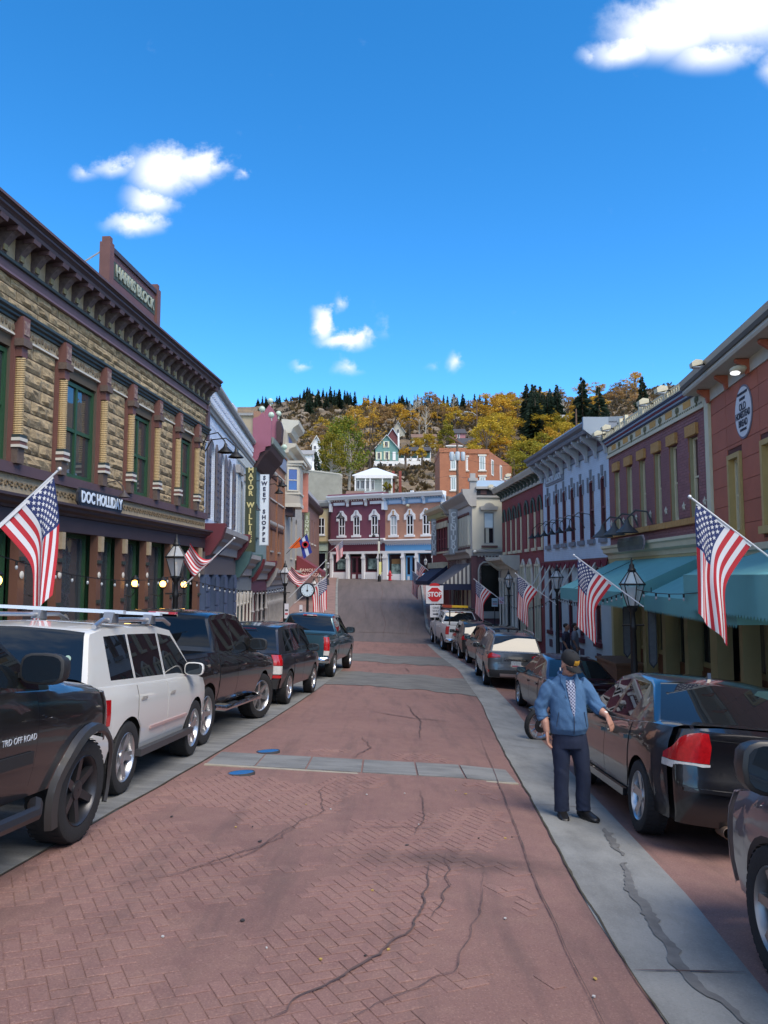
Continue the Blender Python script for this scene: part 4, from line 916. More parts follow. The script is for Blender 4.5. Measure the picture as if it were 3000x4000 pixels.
for (z0, z1, w, m_) in ((4.29, 4.325, .08, 'band_navy:.03,.04,.09'), (4.325, 4.375, .11, 'band_blue:.30,.38,.52'), (4.375, 4.41, .15, 'band_red:.22,.02,.04'), (4.41, 4.465, .18, 'band_blue'), (4.465, 4.51, .22, 'band_navy')):
    n_, _, c_ = m_.partition(':'); M_.box('cornice_band', mat(n_, tuple(float(x) for x in c_.split(','))) if c_ else MATS[n_], 0, M_.L, -.2, w, z0, z1)
M_.box('cornice_shelf', CRM, 0, M_.L, -.25, .24, 4.51, 4.54)
M_.box('crest_rail', CRM, 0, M_.L, .15, .19, 4.70, 4.745)
dd = M_.o(MB().box(-.02, .02, .155, .185, 4.54, 4.70).ball((0, .17, 4.62), (.05, .02, .045), 6, 4), 'crest_spindle', CRM); us = [.08 + k * .16 for k in range(50)]; dd.location = (us[0], 0, 0); M_.rep(dd, us[1:])
for u in (.1, 2.0, 2.55, 3.9, 4.1, 5.9, 7.9): M_.box('crest_post', CRM, u - .06, u + .06, .12, .22, 4.54, 4.86)
for u in (.25, 1.25, 4.9, 6.3): flood(M_, u, .30, 4.70, sc=.75)
M_.prof('lower_cornice', CRM, [(0, .55), (.10, .56), (.12, .68), (.26, .74), (.28, .86), (.34, .90), (.34, .97), (0, 1.0)], 0, M_.L); M_.prof('lower_cornice_step', CRM2, [(.0, .40), (.08, .41), (.10, .55), (0, .55)], 0, M_.L)
star = MB()
for sgn in (0, 1):
    pts = [(.13 * (1 if k % 2 == 0 else .42) * math.sin(k * math.pi / 5), .13 * (1 if k % 2 == 0 else .42) * math.cos(k * math.pi / 5)) for k in range(10)]
star.v = [(x, .02, 1.72 + z_) for x, z_ in pts] + [(0, .075, 1.72)]; star.f = [(k, (k + 1) % 10, 10) for k in range(10)]; star.m = [0] * 10
so = M_.o(star, 'star_anchor', CRG); us = [.25, 1.55, 2.8, 4.05, 5.28, 6.52, 7.8]; so.location = (us[0], 0, 0); M_.rep(so, us[1:])
sg2 = empty('carved_shop_sign', (0, 0, 0), 0, 'weathered dark grey sign board under three shaded lamps on plum house', 'sign'); sg2.matrix_world = M_.root.matrix_basis
sign_board(M_, sg2, 2.3, 4.75, .72, 1.12, .46, mat('dark_slate_sign', (.055, .065, .06), .7, var=.7, vs=5, col2=(.12, .13, .11)), mat('grey_plum_edge', (.28, .22, .23), .7), .12)
for k in range(26): M_.box('worn_letter', mat('worn_letter', (.10, .105, .085), .7), 2.5 + k * .083, 2.535 + k * .083, .472, .480, .84 + .02 * (k % 3), 1.0, sg2)
for u in (1.2, 2.45, 3.7): goose(M_, u + .45, 1.45, .62, .42, mat('slate_shade', (.045, .05, .055), .6), 1.5, .34, -.25)
def awning(name, label, pts_top, pts_bot, val, mt, seams=(), grp=None, scal=.11, drop=.06, sides=True):
    """sloped canvas between two roof points and two front points, with a scalloped valance"""
    r = empty(name, pts_top[0], 0, label, 'awning', grp); o = Vector(pts_top[0]); T0, T1 = Vector(pts_top[0]) - o, Vector(pts_top[1]) - o; B0, B1 = Vector(pts_bot[0]) - o, Vector(pts_bot[1]) - o
    mb = MB(); n, m = 16, 6
    for i in range(n + 1):
        for j in range(m + 1):
            p = T0.lerp(T1, i / n).lerp(B0.lerp(B1, i / n), j / m); s_ = math.sin(math.pi * j / m); mb.v.append(tuple(p + Vector((0, 0, -.03 * s_ * (.4 + abs(math.sin(i / n * math.pi * 4)))))))
    for i in range(n):
        for j in range(m): q = i * (m + 1) + j; mb.f.append((q, q + 1, q + m + 2, q + m + 1)); mb.m.append(0)
    mb.obj('canvas', mt, r, True, 60)
    mb = MB(); L = (B1 - B0).length; k = int(L / scal); e = (B1 - B0) / k
    for i in range(k):
        a = B0 + e * i; b = a + e; c = (a + b) / 2; mb.add([a, b, b - Vector((0, 0, val - drop)), c - Vector((0, 0, val)), a - Vector((0, 0, val - drop))], [(0, 1, 2, 3, 4)])
    mb.obj('valance', mt, r)
    if sides:
        for (t, b) in ((T0, B0), (T1, B1)): MB().add([t, b, b - Vector((0, 0, val - drop)), Vector((t.x, t.y, b.z - val + drop))], [(0, 1, 2, 3)]).obj('side_panel', mt, r)
    for s_ in seams:
        a, b = T0.lerp(T1, s_), B0.lerp(B1, s_); MB().tube([a + Vector((0, 0, .004)), b + Vector((0, 0, .004))], .012, 4).obj('seam', mat('canvas_seam', (.05, .13, .14), .8), r)
    return r
awning('shop_awning', 'teal canvas awning on plum house beside the right street lamp', [(7.4, 24.6, .48), (7.35, 17.6, .48)], [(5.55, 24.3, -.36), (5.35, 17.3, -.36)], .38, TEALA, (.28,))
awning('shop_awning', 'second teal canvas awning on rust red house behind the large right flag', [(7.3, 17.2, .32), (6.75, 11.5, .32)], [(5.75, 17.1, -.42), (5.2, 11.4, -.42)], .36, TEALA)
awning('shop_awning', 'nearest teal awning with hanging front panel at the right picture edge', [(6.9, 13.6, .50), (6.5, 9.5, .50)], [(5.2, 13.4, .02), (4.9, 9.5, .02)], .62, TEALA)
M_.storefront(.3, 7.9, -2.75, .42, 5, CRM2, None, .55, mat('brown_bulkhead', (.20, .09, .045), .7, var=.3), .0, .4, .12, doors=(3,))
for u in (.15, 1.75, 3.3, 4.9, 6.45, 8.0): M_.box('shop_post', CRM2, u - .12, u + .12, -.3, .05, -3.2, .42)
R_.storefront(.3, 8.3, -2.6, .38, 5, CRM2, None, .5, MATS['brown_bulkhead'], .0, .5, .12, doors=(2,))
for u in (.15, 1.8, 3.4, 5.1, 6.8): R_.box('shop_post', CRM2, u - .1, u + .1, -.3, .04, -3.0, .4)
for k, (Y_, lb) in enumerate(((19.0, 'dark narrow hanging banner sign under teal awning, left one'), (16.9, 'dark narrow hanging banner sign under teal awning, right one'))):
    r = empty('hanging_banner', (5.95 - .1 * k, Y_, -2.0), 0, lb, 'banner', 'hanging banner signs under the awning')
    MB().prism([(-.09, .12), (0, 0), (.09, .12), (.09, 1.45), (-.09, 1.45)], 'y', -.015, .015).obj('board', mat('banner_dark', (.05, .055, .06), .6), r); MB().prism([(-.07, .14), (0, .05), (.07, .14), (.07, 1.4), (-.07, 1.4)], 'y', -.02, -.015).obj('face', mat('banner_face', (.16, .17, .18), .6, var=.8, vs=8), r); MB().tube([(0, 0, 1.45), (0, 0, 1.75)], .01, 5).obj('chain', BLACKM, r)
# ---------------- pale blue house with maroon windows
L_ = Fac('light_blue_brick_house', 'light blue painted brick house with slim maroon arched windows on the right', 'building', (7.08, 34), (7.53, 25.5), -3.5)
LBB = brick_mat('light_blue_brick', (.52, .62, .74), (.49, .59, .71), (.42, .51, .62)); GBT = mat('blue_grey_trim', (.185, .205, .245), .6, var=.25, vs=2); LGB = mat('light_grey_bracket', (.42, .45, .49), .6)
MARW = mat('maroon_sash', (.11, .022, .032), .4); lu = [.83, 2.15, 3.22, 4.35, 5.44, 6.64, 7.86]
L_.block(BODY, 0, L_.L, -3.4, 4.9, 12); L_.wall(LBB, 0, L_.L, .6, 4.3, [(u - .27, u + .27, 1.3, 3.42) for u in lu], .28)
for u in lu:
    f = L_.window(u - .27, u + .27, 1.3, 3.42, MARW, mat('maroon_dark_pane', (.05, .014, .020), .2), mull=1, t=.08, d=.10, arch=.2, wallm=LBB, sill=.16, sillm=GBT)
    L_.o(MB().prism([(u - .06, 3.44), (u + .06, 3.44), (u + .09, 3.80), (u - .09, 3.80)], 'y', 0, .05), 'keystone', GBT)
    for s_ in (-1, 1): L_.box('label_stop', GBT, min(u + s_ * .28, u + s_ * .37), max(u + s_ * .28, u + s_ * .37), 0, .05, 3.0, 3.55)
L_.box('frieze', GBT, 0, L_.L, -.25, .06, 4.3, 4.86)
for k in range(8): L_.box('frieze_panel', mat('plum_panel', (.09, .05, .07), .6), .25 + k * 1.05, .95 + k * 1.05, .06, .075, 4.48, 4.70)
bk = L_.prof('bracket', LGB, [(.06, 4.1), (.13, 4.1), (.17, 4.35), (.28, 4.5), (.46, 4.62), (.62, 4.78), (.62, 4.86), (.06, 4.86)], -.07, .07); us = [.1 + k * 1.05 for k in range(9)]; bk.location = (us[0], 0, 0); L_.rep(bk, us[1:])
bk = L_.box('modillion', LGB, -.06, .06, .06, .5, 4.74, 4.86); us = [.1 + k * .35 for k in range(25)]; bk.location = (us[0], 0, 0); L_.rep(bk, us[1:])
L_.prof('cornice', GBT, [(-.3, 4.86), (.66, 4.86), (.70, 4.94), (.68, 4.98), (.80, 5.05), (.84, 5.14), (-.3, 5.2)], -.1, L_.L + .05); L_.prof('cornice_attic', mat('slate_roof_edge', (.15, .18, .22), .5), [(-.5, 5.14), (.78, 5.14), (.66, 5.30), (-.5, 5.36)], 2.6, L_.L + .05)
L_.prof('cornice_end', mat('grey_blue_end', (.24, .28, .33), .6), [(0, 4.3), (.3, 4.5), (.6, 4.7), (.86, 4.9), (.86, 5.32), (0, 5.32)], L_.L - .06, L_.L + .06)
L_.box('name_plaque', GBT, .6, 3.3, .0, .05, 3.88, 4.28); lettering('COSTIK BLOCK', mat('plaque_letter', (.50, .58, .66), .6), L_.root, L_.loc(1.95, .07, 4.08), .34, depth=.03, sx=.95, bold=.01); lettering('1874', MATS['plaque_letter'], L_.root, L_.loc(2.0, .09, 4.58), .2, depth=.03)
for u in (1.0, 2.0, 3.0, 4.1, 5.2, 6.4): goose(L_, u + .6, 1.75, .8, .6, BLACKM, .85, .42, -.4)
L_.box('bunting_rail', MARO, 0, L_.L, .0, .12, .50, .62)
for k in range(14):
    L_.o(MB().prism([(0, .56), (.62, .56), (.5, .38 - .06 * (k % 3 == 0)), (.31, .30 - .1 * (k % 4 == 1)), (.12, .38)], 'y', .12, .16), 'bunting', mat('maroon_cloth', (.15, .015, .03), .8, var=.3)).location = (k * .61, 0, 0)
wl = [(.6, 1.2), (2.0, 2.6), (3.5, 4.1), (4.9, 5.5), (6.8, 7.4)]
L_.wall(mat('pale_green_brick_wall', (.46, .53, .56), .8, var=.25, vs=1.5), 0, L_.L, -3.4, .5, [(a, b, -2.4, .3) for a, b in wl], .3)
for a, b in wl:
    L_.window(a, b, -2.3, .3, MARW, GLASSU, mull=1, t=.09, d=.12, arch=.3, wallm=MATS['pale_green_brick_wall'], sill=.16, sillm=MARW); L_.box('vent_panel', MATS['plum_panel'], a + .08, b - .05, 0, .02, -3.0, -2.68)
for k in range(7):
    L_.o(MB().tube([(.6 + k * 1.15, .9, -.75), (.35 + k * 1.15, .1, .5)], .03, 6), 'banner_pole', PALE)
# ---------------- dark red house with white arched windows
D_ = Fac('dark_red_brick_house', 'dark red brick house with tall cream arched windows and green bracketed cornice', 'building', (6.64, 43.1), (7.08, 34), -3.7)
DRD = brick_mat('dark_red_brick', (.235, .042, .046), (.21, .036, .040), (.16, .04, .042)); GREENC = mat('green_grey_cornice', (.095, .115, .105), .6, var=.3, vs=2); DKG = mat('dark_green_hood', (.06, .085, .075), .6); TINR = mat('tin_roof', (.42, .52, .62), .4, metal=.3)
du = [.82, 2.15, 3.34, 4.51, 6.05, 7.37, 8.64]
D_.block(BODY, 0, D_.L, -3.6, 4.7, 9); D_.wall(DRD, 0, D_.L, -3.6, 4.2, [(u - .26, u + .26, 1.3, 3.5) for u in du], .26)
for u in du:
    f = D_.window(u - .26, u + .26, 1.3, 3.5, CRM, mat('cream_blind', (.45, .43, .36), .4), mull=1, t=.11, d=.14, arch=.25, wallm=DRD, sill=.14, sillm=CRM)
    D_.o(MB().tube([(u - .33, .04, 2.95), (u - .33, .06, 3.25), (u - .2, .06, 3.5), (u, .06, 3.62), (u + .2, .06, 3.5), (u + .33, .06, 3.25), (u + .33, .04, 2.95)], .05, 6), 'hood', DKG, smooth=True)
    D_.box('jamb', CRM, u + .26, u + .36, 0, .05, 1.25, 2.95)
D_.box('frieze', GREENC, 0, D_.L, -.25, .05, 4.28, 4.64); D_.box('frieze_base', CRG, 0, D_.L, -.1, .09, 4.14, 4.28)
bk = D_.prof('bracket', DKG, [(.05, 4.2), (.12, 4.25), (.15, 4.42), (.3, 4.52), (.4, 4.62), (.05, 4.62)], -.08, .08); us = [.15 + k * .74 for k in range(13)]; bk.location = (us[0], 0, 0); D_.rep(bk, us[1:])
for k in range(12): D_.box('frieze_panel', PALE, .38 + k * .74, .62 + k * .74, .05, .07, 4.42, 4.52)
D_.prof('cornice', CRG, [(-.3, 4.62), (.42, 4.62), (.46, 4.70), (.52, 4.80), (.54, 4.88), (-.3, 4.94)], -.3, D_.L + .05)
D_.o(MB().add([(0, .4, 4.92), (D_.L, .4, 4.92), (D_.L, -3, 6.2), (0, -3, 6.2), (0, -3, 4.9), (D_.L, -3, 4.9)], [(0, 1, 2, 3), (3, 2, 5, 4), (0, 3, 4), (1, 5, 2)]), 'tin_roof', TINR)
for k in range(16): D_.o(MB().tube([(k * .6 + .1, .4, 4.94), (k * .6 + .1, -3, 6.22)], .02, 4), 'roof_seam', TINR)
for u in (.6, 5.2): flood(D_, u, .6, 4.95, sc=.8)
for u in (3.0, 8.2): flood(D_, u, .2, 5.1, sc=.8)
shop_cornice(D_, 0, 4.3, .35, .95, .9, CRG, CRG, .3); D_.box('shop_fascia', CRG, 0, 4.3, -.1, .1, -.1, .4)
D_.box('recess_shade', DARK, .1, 4.2, .0, .03, -3.3, -.1)  # flat dark sheet on the wall, painted shade of a deep shopfront
for k in range(6): D_.o(MB().lathe([(.13, -3.5), (.13, -3.1), (.09, -3.05), (.085, -.35), (.14, -.25), (.14, -.1)], 10, (.25 + k * .78, .16, 0)), 'shop_column', PALE, smooth=True)
for u in (5.2, 6.6, 8.1):
    f = D_.window(u - .42, u + .42, -2.9, .55, CRM, GLASSU, mull=2, rail=False, t=.10, d=-.03, arch=.0, name='arched_window')
    D_.o(MB().tube([(u - .5, .05, -1.0), (u - .5, .05, -.1), (u - .42, .05, .3), (u - .22, .05, .6), (u, .05, .78), (u + .22, .05, .6), (u + .42, .05, .3), (u + .5, .05, -.1), (u + .5, .05, -1.0)], .06, 6), 'arch_moulding', PALE, f, True)
# ---------------- cream corner house (front faces down the street)
C_ = Fac('cream_corner_house', 'cream corner house with one shaded sash window above a dark arched shop window', 'building', (5.06, 44), (6.85, 44.1), -3.7)
CRW = mat('cream_paint_wall', (.60, .555, .44), .7, var=.15, vs=1.2); PLUMS = mat('plum_shop_wall', (.12, .052, .062), .65); GREYC = mat('warm_grey_trim', (.36, .345, .32), .7, var=.25, vs=3)
C_.wall(CRW, 0, 1.8, 1.5, 4.7, [(.68, 1.28, 1.85, 3.66)], .25); C_.box('side_body', CRW, 0, 1.8, -.8, -8, -3.4, 4.6)
f = C_.window(.68, 1.28, 1.85, 3.66, GREYC, mat('dark_sash_pane', (.012, .012, .018), .1), t=.05, d=.16); C_.box('blind', mat('roller_blind', (.66, .78, .82), .6), .74, 1.22, -.13, -.11, 2.78, 3.6, f)
C_.o(MB().prism([(.5, 3.78), (1.46, 3.78), (1.52, 3.98), (1.3, 4.02), (1.15, 4.16), (.98, 4.2), (.8, 4.16), (.66, 4.02), (.44, 3.98)], 'y', 0, .14), 'window_hood', GREYC, f); C_.box('sill', OXB, .52, 1.44, 0, .14, 1.62, 1.74, f)
C_.box('corner_pilaster', GREYC, -.12, .25, -.1, .12, 4.0, 5.45); C_.box('cap', GREYC, -.2, .32, -.2, .2, 5.45, 5.62); C_.box('finial', GREYC, -.1, .2, -.1, .1, 5.62, 5.9)
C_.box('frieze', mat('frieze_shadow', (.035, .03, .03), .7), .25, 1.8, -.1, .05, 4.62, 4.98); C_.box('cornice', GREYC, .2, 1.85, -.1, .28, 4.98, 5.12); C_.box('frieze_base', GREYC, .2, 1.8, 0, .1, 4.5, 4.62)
C_.box('parapet_roof', TINR, .25, 1.9, -2, 0, 5.12, 5.5)
for u in (.5, 1.2): C_.box('frieze_panel', OXB, u, u + .35, .05, .08, 4.68, 4.92)
for (u, z) in ((1.05, 5.0), (.1, 1.38), (1.78, 1.4)): C_.o(MB().ball((u, .25, z), .1, 10, 6), 'globe_light', mat('milk_globe', (.75, .72, .62), .4), smooth=True)
C_.prof('lower_cornice', GREYC, [(0, 1.15), (.08, 1.16), (.12, 1.3), (.22, 1.38), (.22, 1.5), (0, 1.52)], 0, 1.85)
dd = C_.box('dentil', GREYC, 0, .08, 0, .14, 1.08, 1.18); us = [.3 + k * .19 for k in range(8)]; dd.location = (us[0], 0, 0); C_.rep(dd, us[1:])
C_.wall(PLUMS, 0, 1.85, -3.7, 1.15, [(.4, 1.62, -2.1, .7)], .2); C_.box('corner_post', PLUMS, -.08, .22, -.2, .08, -3.7, 1.15)
C_.window(.4, 1.62, -2.1, .7, GREYC, mat('blackboard_pane', (.012, .013, .012), .25), mull=1, rail=False, t=.09, d=.15, arch=.32, wallm=PLUMS); C_.box('window_base', GREYC, .35, 1.68, 0, .12, -2.4, -2.1)
C_.o(MB().tube([(.34, .06, -2.0), (.34, .06, .35), (.42, .06, .62), (.62, .06, .78), (1.4, .06, .78), (1.6, .06, .62), (1.68, .06, .35), (1.68, .06, -2.0)], .055, 6), 'window_surround', GREYC, smooth=True)
S_ = Fac('cream_slatted_house', 'long cream street side with slatted upper front and striped awning', 'building', (4.37, 52), (5.06, 44), -3.5)
S_.block(CRW, 0, S_.L - .1, -3.4, 4.6, 5); S_.wall(mat('grey_cream_wall', (.50, .48, .45), .7), 0, S_.L, -.2, 4.6, [(1 + k * 1.1, 1.75 + k * 1.1, 1.7, 3.5) for k in range(6)], .2)
for k in range(6): S_.window(1 + k * 1.1, 1.75 + k * 1.1, 1.7, 3.5, PALE, mat('pale_blind', (.5, .5, .47), .4), t=.08, d=.12, arch=.25, wallm=MATS['grey_cream_wall'], sill=.1, sillm=OXB)
for k in range(14): S_.box('slat', CRW, .6 + k * .52, .78 + k * .52, 0, .16, 1.8, 3.5)
for k in range(14): S_.o(MB().ball((.7 + k * .52, .12, 3.62), (.16, .08, .1), 8, 5), 'scallop', OXB)
S_.prof('cornice', GREYC, [(0, 4.1), (.1, 4.15), (.2, 4.4), (.38, 4.6), (.52, 4.78), (.52, 4.88), (-.3, 4.92)], .3, S_.L + .1); S_.prof('cornice_end', GREYC, [(0, 3.95), (.2, 4.1), (.55, 4.72), (.58, 4.98), (0, 4.98)], 0, .4)
S_.prof('cornice_end', GREYC, [(0, 3.95), (.2, 4.1), (.55, 4.72), (.58, 4.98), (0, 4.98)], S_.L - .25, S_.L + .12)
S_.prof('lower_cornice', GREYC, [(0, 1.0), (.12, 1.05), (.2, 1.25), (.4, 1.4), (.4, 1.5), (0, 1.55)], 0, S_.L); S_.wall(PLUMS, 0, S_.L, -3.5, 1.0, [(.6 + k * 1.45, 1.8 + k * 1.45, -2.8, .2) for k in range(5)], .2)
for k in range(5): S_.window(.6 + k * 1.45, 1.8 + k * 1.45, -2.8, .2, GREYC, GLASS, rail=False, t=.1, d=.16)
awning('striped_awning', 'dark grey striped awning with navy valance on cream corner house', [(4.55, 50, .75), (5.0, 44.4, .75)], [(2.95, 49.6, -.45), (3.35, 44.1, -.45)], .45, mat('charcoal_canvas', (.115, .105, .11), .85), sides=False)
S2 = MB()
for k in range(7): S2.add([(lerp(3.35, 5.0, k / 7), 44.08, lerp(-.45, .75, k / 7)), (lerp(3.35, 5.0, (k + .5) / 7), 44.08, lerp(-.45, .75, (k + .5) / 7)), (lerp(3.35, 5.0, (k + .5) / 7), 44.08, -.55), (lerp(3.35, 5.0, k / 7), 44.08, -.55)], [(0, 1, 2, 3)])
aw2 = bpy.data.objects['striped_awning']; S2.v = [(p[0] - 4.55, p[1] - 50, p[2] - .75) for p in S2.v]; S2.obj('side_stripe', PALE, aw2)
mb = MB().add([(3.35 - 4.55, 44.11 - 50, -1.2), (5.0 - 4.55, 44.11 - 50, 0), (5.0 - 4.55, 44.11 - 50, -1.3), (3.35 - 4.55, 44.11 - 50, -1.3)], [(0, 1, 2, 3)]); mb.obj('side_panel', MATS['charcoal_canvas'], aw2)
mb = MB().add([(2.93 - 4.55, 49.6 - 50, -1.2), (3.33 - 4.55, 44.08 - 50, -1.2), (3.33 - 4.55, 44.08 - 50, -1.58), (2.93 - 4.55, 49.6 - 50, -1.58)], [(0, 1, 2, 3)]); mb.obj('navy_valance', mat('navy_canvas', (.012, .018, .05), .8), aw2)
mb = MB().add([(3.33 - 4.55, 44.06 - 50, -1.2), (5.0 - 4.55, 44.06 - 50, -1.2), (5.0 - 4.55, 44.06 - 50, -1.55), (3.33 - 4.55, 44.06 - 50, -1.55)], [(0, 1, 2, 3)]); mb.obj('navy_valance', MATS['navy_canvas'], aw2)
for k, Y_ in enumerate((46, 48.5)): MB().tube([(3.2 - 4.55, Y_ - 50, -1.5), (3.2 - 4.55, Y_ - 50, -4.1)], .03, 6).obj('awning_pole', CRM2, aw2)
N_ = Fac('dark_red_trimmed_house', 'dark red house with cream bracketed cornice and navy awning beyond cream house', 'building', (3.6, 57.2), (4.37, 52), -3.2)
N_.block(BODY, 0, N_.L, -3.2, 4.5, 6); N_.wall(DRD, 0, N_.L, -3.2, 4.3, [(.4 + k * .85, .95 + k * .85, 1.7, 3.5) for k in range(6)], .2)
for k in range(6): N_.window(.4 + k * .85, .95 + k * .85, 1.7, 3.5, MARO, GLASSU, t=.07, d=.12, arch=.2, wallm=DRD, sill=.12, sillm=CRM); N_.box('hood', CRM, .35 + k * .85, 1.0 + k * .85, 0, .16, 3.35, 3.75)
N_.prof('cornice', CRM, [(0, 4.0), (.2, 4.1), (.3, 4.4), (.6, 4.6), (.65, 4.8), (-.3, 4.85)], 0, N_.L); bk = N_.box('bracket', CRM2, 0, .1, .0, .4, 4.05, 4.4); us = [.2 + k * .42 for k in range(12)]; bk.location = (us[0], 0, 0); N_.rep(bk, us[1:])
for k in range(9): N_.box('bracket', CRM, .2 + k * .58, .4 + k * .58, 0, .4, .55, .95)
N_.storefront(.3, 5, -2.8, .2, 3, MARO, None, .5)
awning('navy_awning', 'navy canvas awning on dark red house beyond the striped awning', [(3.7, 56.6, .75), (4.3, 52.2, .75)], [(2.3, 56.4, -.35), (2.9, 52.0, -.35)], .3, MATS['navy_canvas'])
GSG = mat('grey_sign_face', (.36, .36, .35), .6); hang_sign('vertical_theatre_sign', 'nearer grey vertical sign with white letters CENTURY', 4.02, 4.56, 47.5, 1.32, 4.15, GSG, mat('grey_sign_edge', (.25, .25, .25), .6), 'CENTURY', mat('white_letter', (.72, .72, .70), .6), .50, 1.4, 3.95)
hang_sign('vertical_theatre_sign', 'farther smaller grey vertical sign with white letters CENTURY', 3.36, 3.72, 54.6, 1.45, 4.05, GSG, MATS['grey_sign_edge'], 'CENTURY', MATS['white_letter'], .46, 1.5, 3.9)
for (X_, Y_, z_) in ((4.25, 47.4, 4.35), (3.5, 54.5, 4.3)):
    pass

# ================================================================ FAR HOUSES ACROSS THE TOP OF THE STREET
WHT = mat('white_trim', (.74, .73, .72), .6, var=.1, vs=2); WINE = brick_mat('wine_red_brick', (.185, .052, .082), (.17, .047, .075), (.15, .05, .07)); WINET = mat('wine_trim', (.13, .028, .045), .55)
SALB = brick_mat('salmon_brick', (.47, .235, .155), (.43, .215, .14), (.36, .22, .15)); SKYB = mat('sky_blue_trim', (.13, .36, .62), .55, var=.15); STB = mat('steel_blue_trim', (.20, .34, .52), .6); NIGHT = mat('night_pane', (.010, .009, .016), .12)
def hooded(F, u, z0, z1, mu, pm, wallm, hoodm):
    f = F.window(u - .38, u + .38, z0, z1, WHT, pm, mull=2, t=.10, d=.08, arch=.25, wallm=wallm)
    F.o(MB().prism([(u - .62, z1 - .45), (u - .40, z1 - .45), (u - .38, z1 - .1), (u - .2, z1 + .06), (u + .2, z1 + .06), (u + .38, z1 - .1), (u + .40, z1 - .45), (u + .62, z1 - .45), (u + .60, z1 + .05), (u + .32, z1 + .30), (u + .14, z1 + .62), (u - .14, z1 + .62), (u - .32, z1 + .30), (u - .60, z1 + .05)], 'y', 0, .13), 'hood', hoodm, f)
    F.o(MB().prism([(u - .05, z1 + .05), (u + .05, z1 + .05), (u + .08, z1 + .5), (u - .08, z1 + .5)], 'y', .13, .16), 'keystone', mu, f); F.box('sill', hoodm, u - .55, u + .55, 0, .16, z0 - .2, z0, f)
U_ = Fac('wine_red_house', 'wine red brick house with white hooded windows facing down the street', 'building', (-5.6, 80), (.13, 77), -.9)
U_.block(BODY, 0, U_.L, -1, 7.8, 10); U_.wall(WINE, 0, U_.L, 2.9, 7.4, [(u - .38, u + .38, 4.15, 6.1) for u in (1.4, 3.15, 5.25)], .15)
for u in (1.4, 3.15, 5.25): hooded(U_, u, 4.15, 6.1, mat('grey_keystone', (.35, .33, .34), .7), NIGHT, WINE, WHT)
def far_cornice(F, top, mid, panel, brk, z0=7.2, z1=8.25, roofm=None):
    F.box('frieze', mid, 0, F.L, 0, .1, z0, z1 - .4)
    for k in range(3): F.box('frieze_panel', panel, .45 + k * F.L / 3, F.L / 3 - .35 + k * F.L / 3, .1, .14, z0 + .08, z0 + .38)
    dd = F.box('dentil', panel, 0, .09, .1, .22, z0 + .50, z0 + .60); us = [.25 + k * .29 for k in range(int(F.L / .29) - 1)]; dd.location = (us[0], 0, 0); F.rep(dd, us[1:])
    for k in range(4): F.prof('bracket', brk, [(.1, z0 - .1), (.22, z0 - .05), (.26, z0 + .25), (.5, z0 + .5), (.55, z0 + .68), (.1, z0 + .68)], max(k * F.L / 3 - .12, 0), k * F.L / 3 + .14)
    F.prof('cornice', top, [(-.2, z1 - .42), (.55, z1 - .42), (.62, z1 - .3), (.75, z1 - .15), (.78, z1), (-.2, z1 + .02)], -.1, F.L + .05)
    if roofm: F.prof('roof_edge', roofm, [(-.6, z1), (.72, z1), (.5, z1 + .16), (-.6, z1 + .2)], 0, F.L)
    for u in (0, F.L - .28): F.box('end_block', brk, u, u + .28, 0, .3, z0 - .55, z0 + .3)
far_cornice(U_, WHT, WINET, WHT, WHT, roofm=WINET)
def far_shop(F, col, trim, doorm, base, bays_, door, lc=3.75):
    F.prof('shop_cornice', trim, [(0, lc - .45), (.1, lc - .42), (.25, lc - .2), (.4, lc - .1), (.4, lc), (0, lc + .05)], 0, F.L); F.box('shop_fascia', col, 0, F.L, -.1, .05, 2.45, lc - .4); F.box('shop_lintel', trim, 0, F.L, -.1, .1, 2.25, 2.5)
    sc_ = F.o(MB().prism([(0, lc - .45), (.12, lc - .58), (.24, lc - .45)], 'y', .06, .1), 'scallop', trim); us = [.15 + k * .24 for k in range(int(F.L / .24) - 1)]; sc_.location = (us[0], 0, 0); F.rep(sc_, us[1:])
    n = len(bays_) - 1
    for k in range(n):
        a, b = bays_[k], bays_[k + 1]
        if k == door:
            d = F.box('door_recess', DARK, a + .12, b - .12, -.6, -.5, base, 2.25); m = (a + b) / 2
            for (p, q) in ((a + .2, m), (m, b - .2)):
                l = F.o(MB().box(p, p + .12, -.4, -.34, base + .1, 2.0).box(q - .12, q, -.4, -.34, base + .1, 2.0).box(p + .12, q - .12, -.4, -.34, 1.85, 2.0).box(p + .12, q - .12, -.4, -.34, base + .1, base + .9), 'door', doorm)
                F.box('pane', NIGHT, p + .12, q - .12, -.38, -.37, base + .9, 1.85, l); F.box('kick_panel', trim, p + .16, q - .16, -.34, -.32, base + .3, base + .72, l)
        else:
            F.window(a + .12, b - .12, base + .95, 2.25, doorm, NIGHT, mull=1, rail=False, t=.08, d=.3, name='shop_window'); bp = F.box('bulkhead', trim, a + .1, b - .1, -.32, -.05, base - .3, base + .95); F.box('panel', trim, a + .3, b - .3, -.05, 0, base + .25, base + .75, bp)
    for u in bays_: 
        p = F.box('pilaster', trim, u - .14, u + .14, -.3, .12, base - .4, 2.3); F.box('capital', trim, u - .2, u + .2, .0, .18, 1.75, 1.95, p)
far_shop(U_, WINET, WHT, WINET, -.55, [.15, 2.1, 3.95, 5.75, 6.35], 1)
for u, w_ in ((.75, 0), (4.4, 0)): U_.box('window_poster', mat('poster_print', (.30, .42, .38), .6, var=1., vs=2.2, col2=(.02, .05, .05)), u, u + 1.0, -.26, -.25, .7, 1.75)
U_.box('corner_strip', CRD, -.12, .04, -.2, .2, -.9, 7.4); goose(U_, 1.0, 6.35, 1.3, .5, BLACKM, 2.2, .1, 1.0)
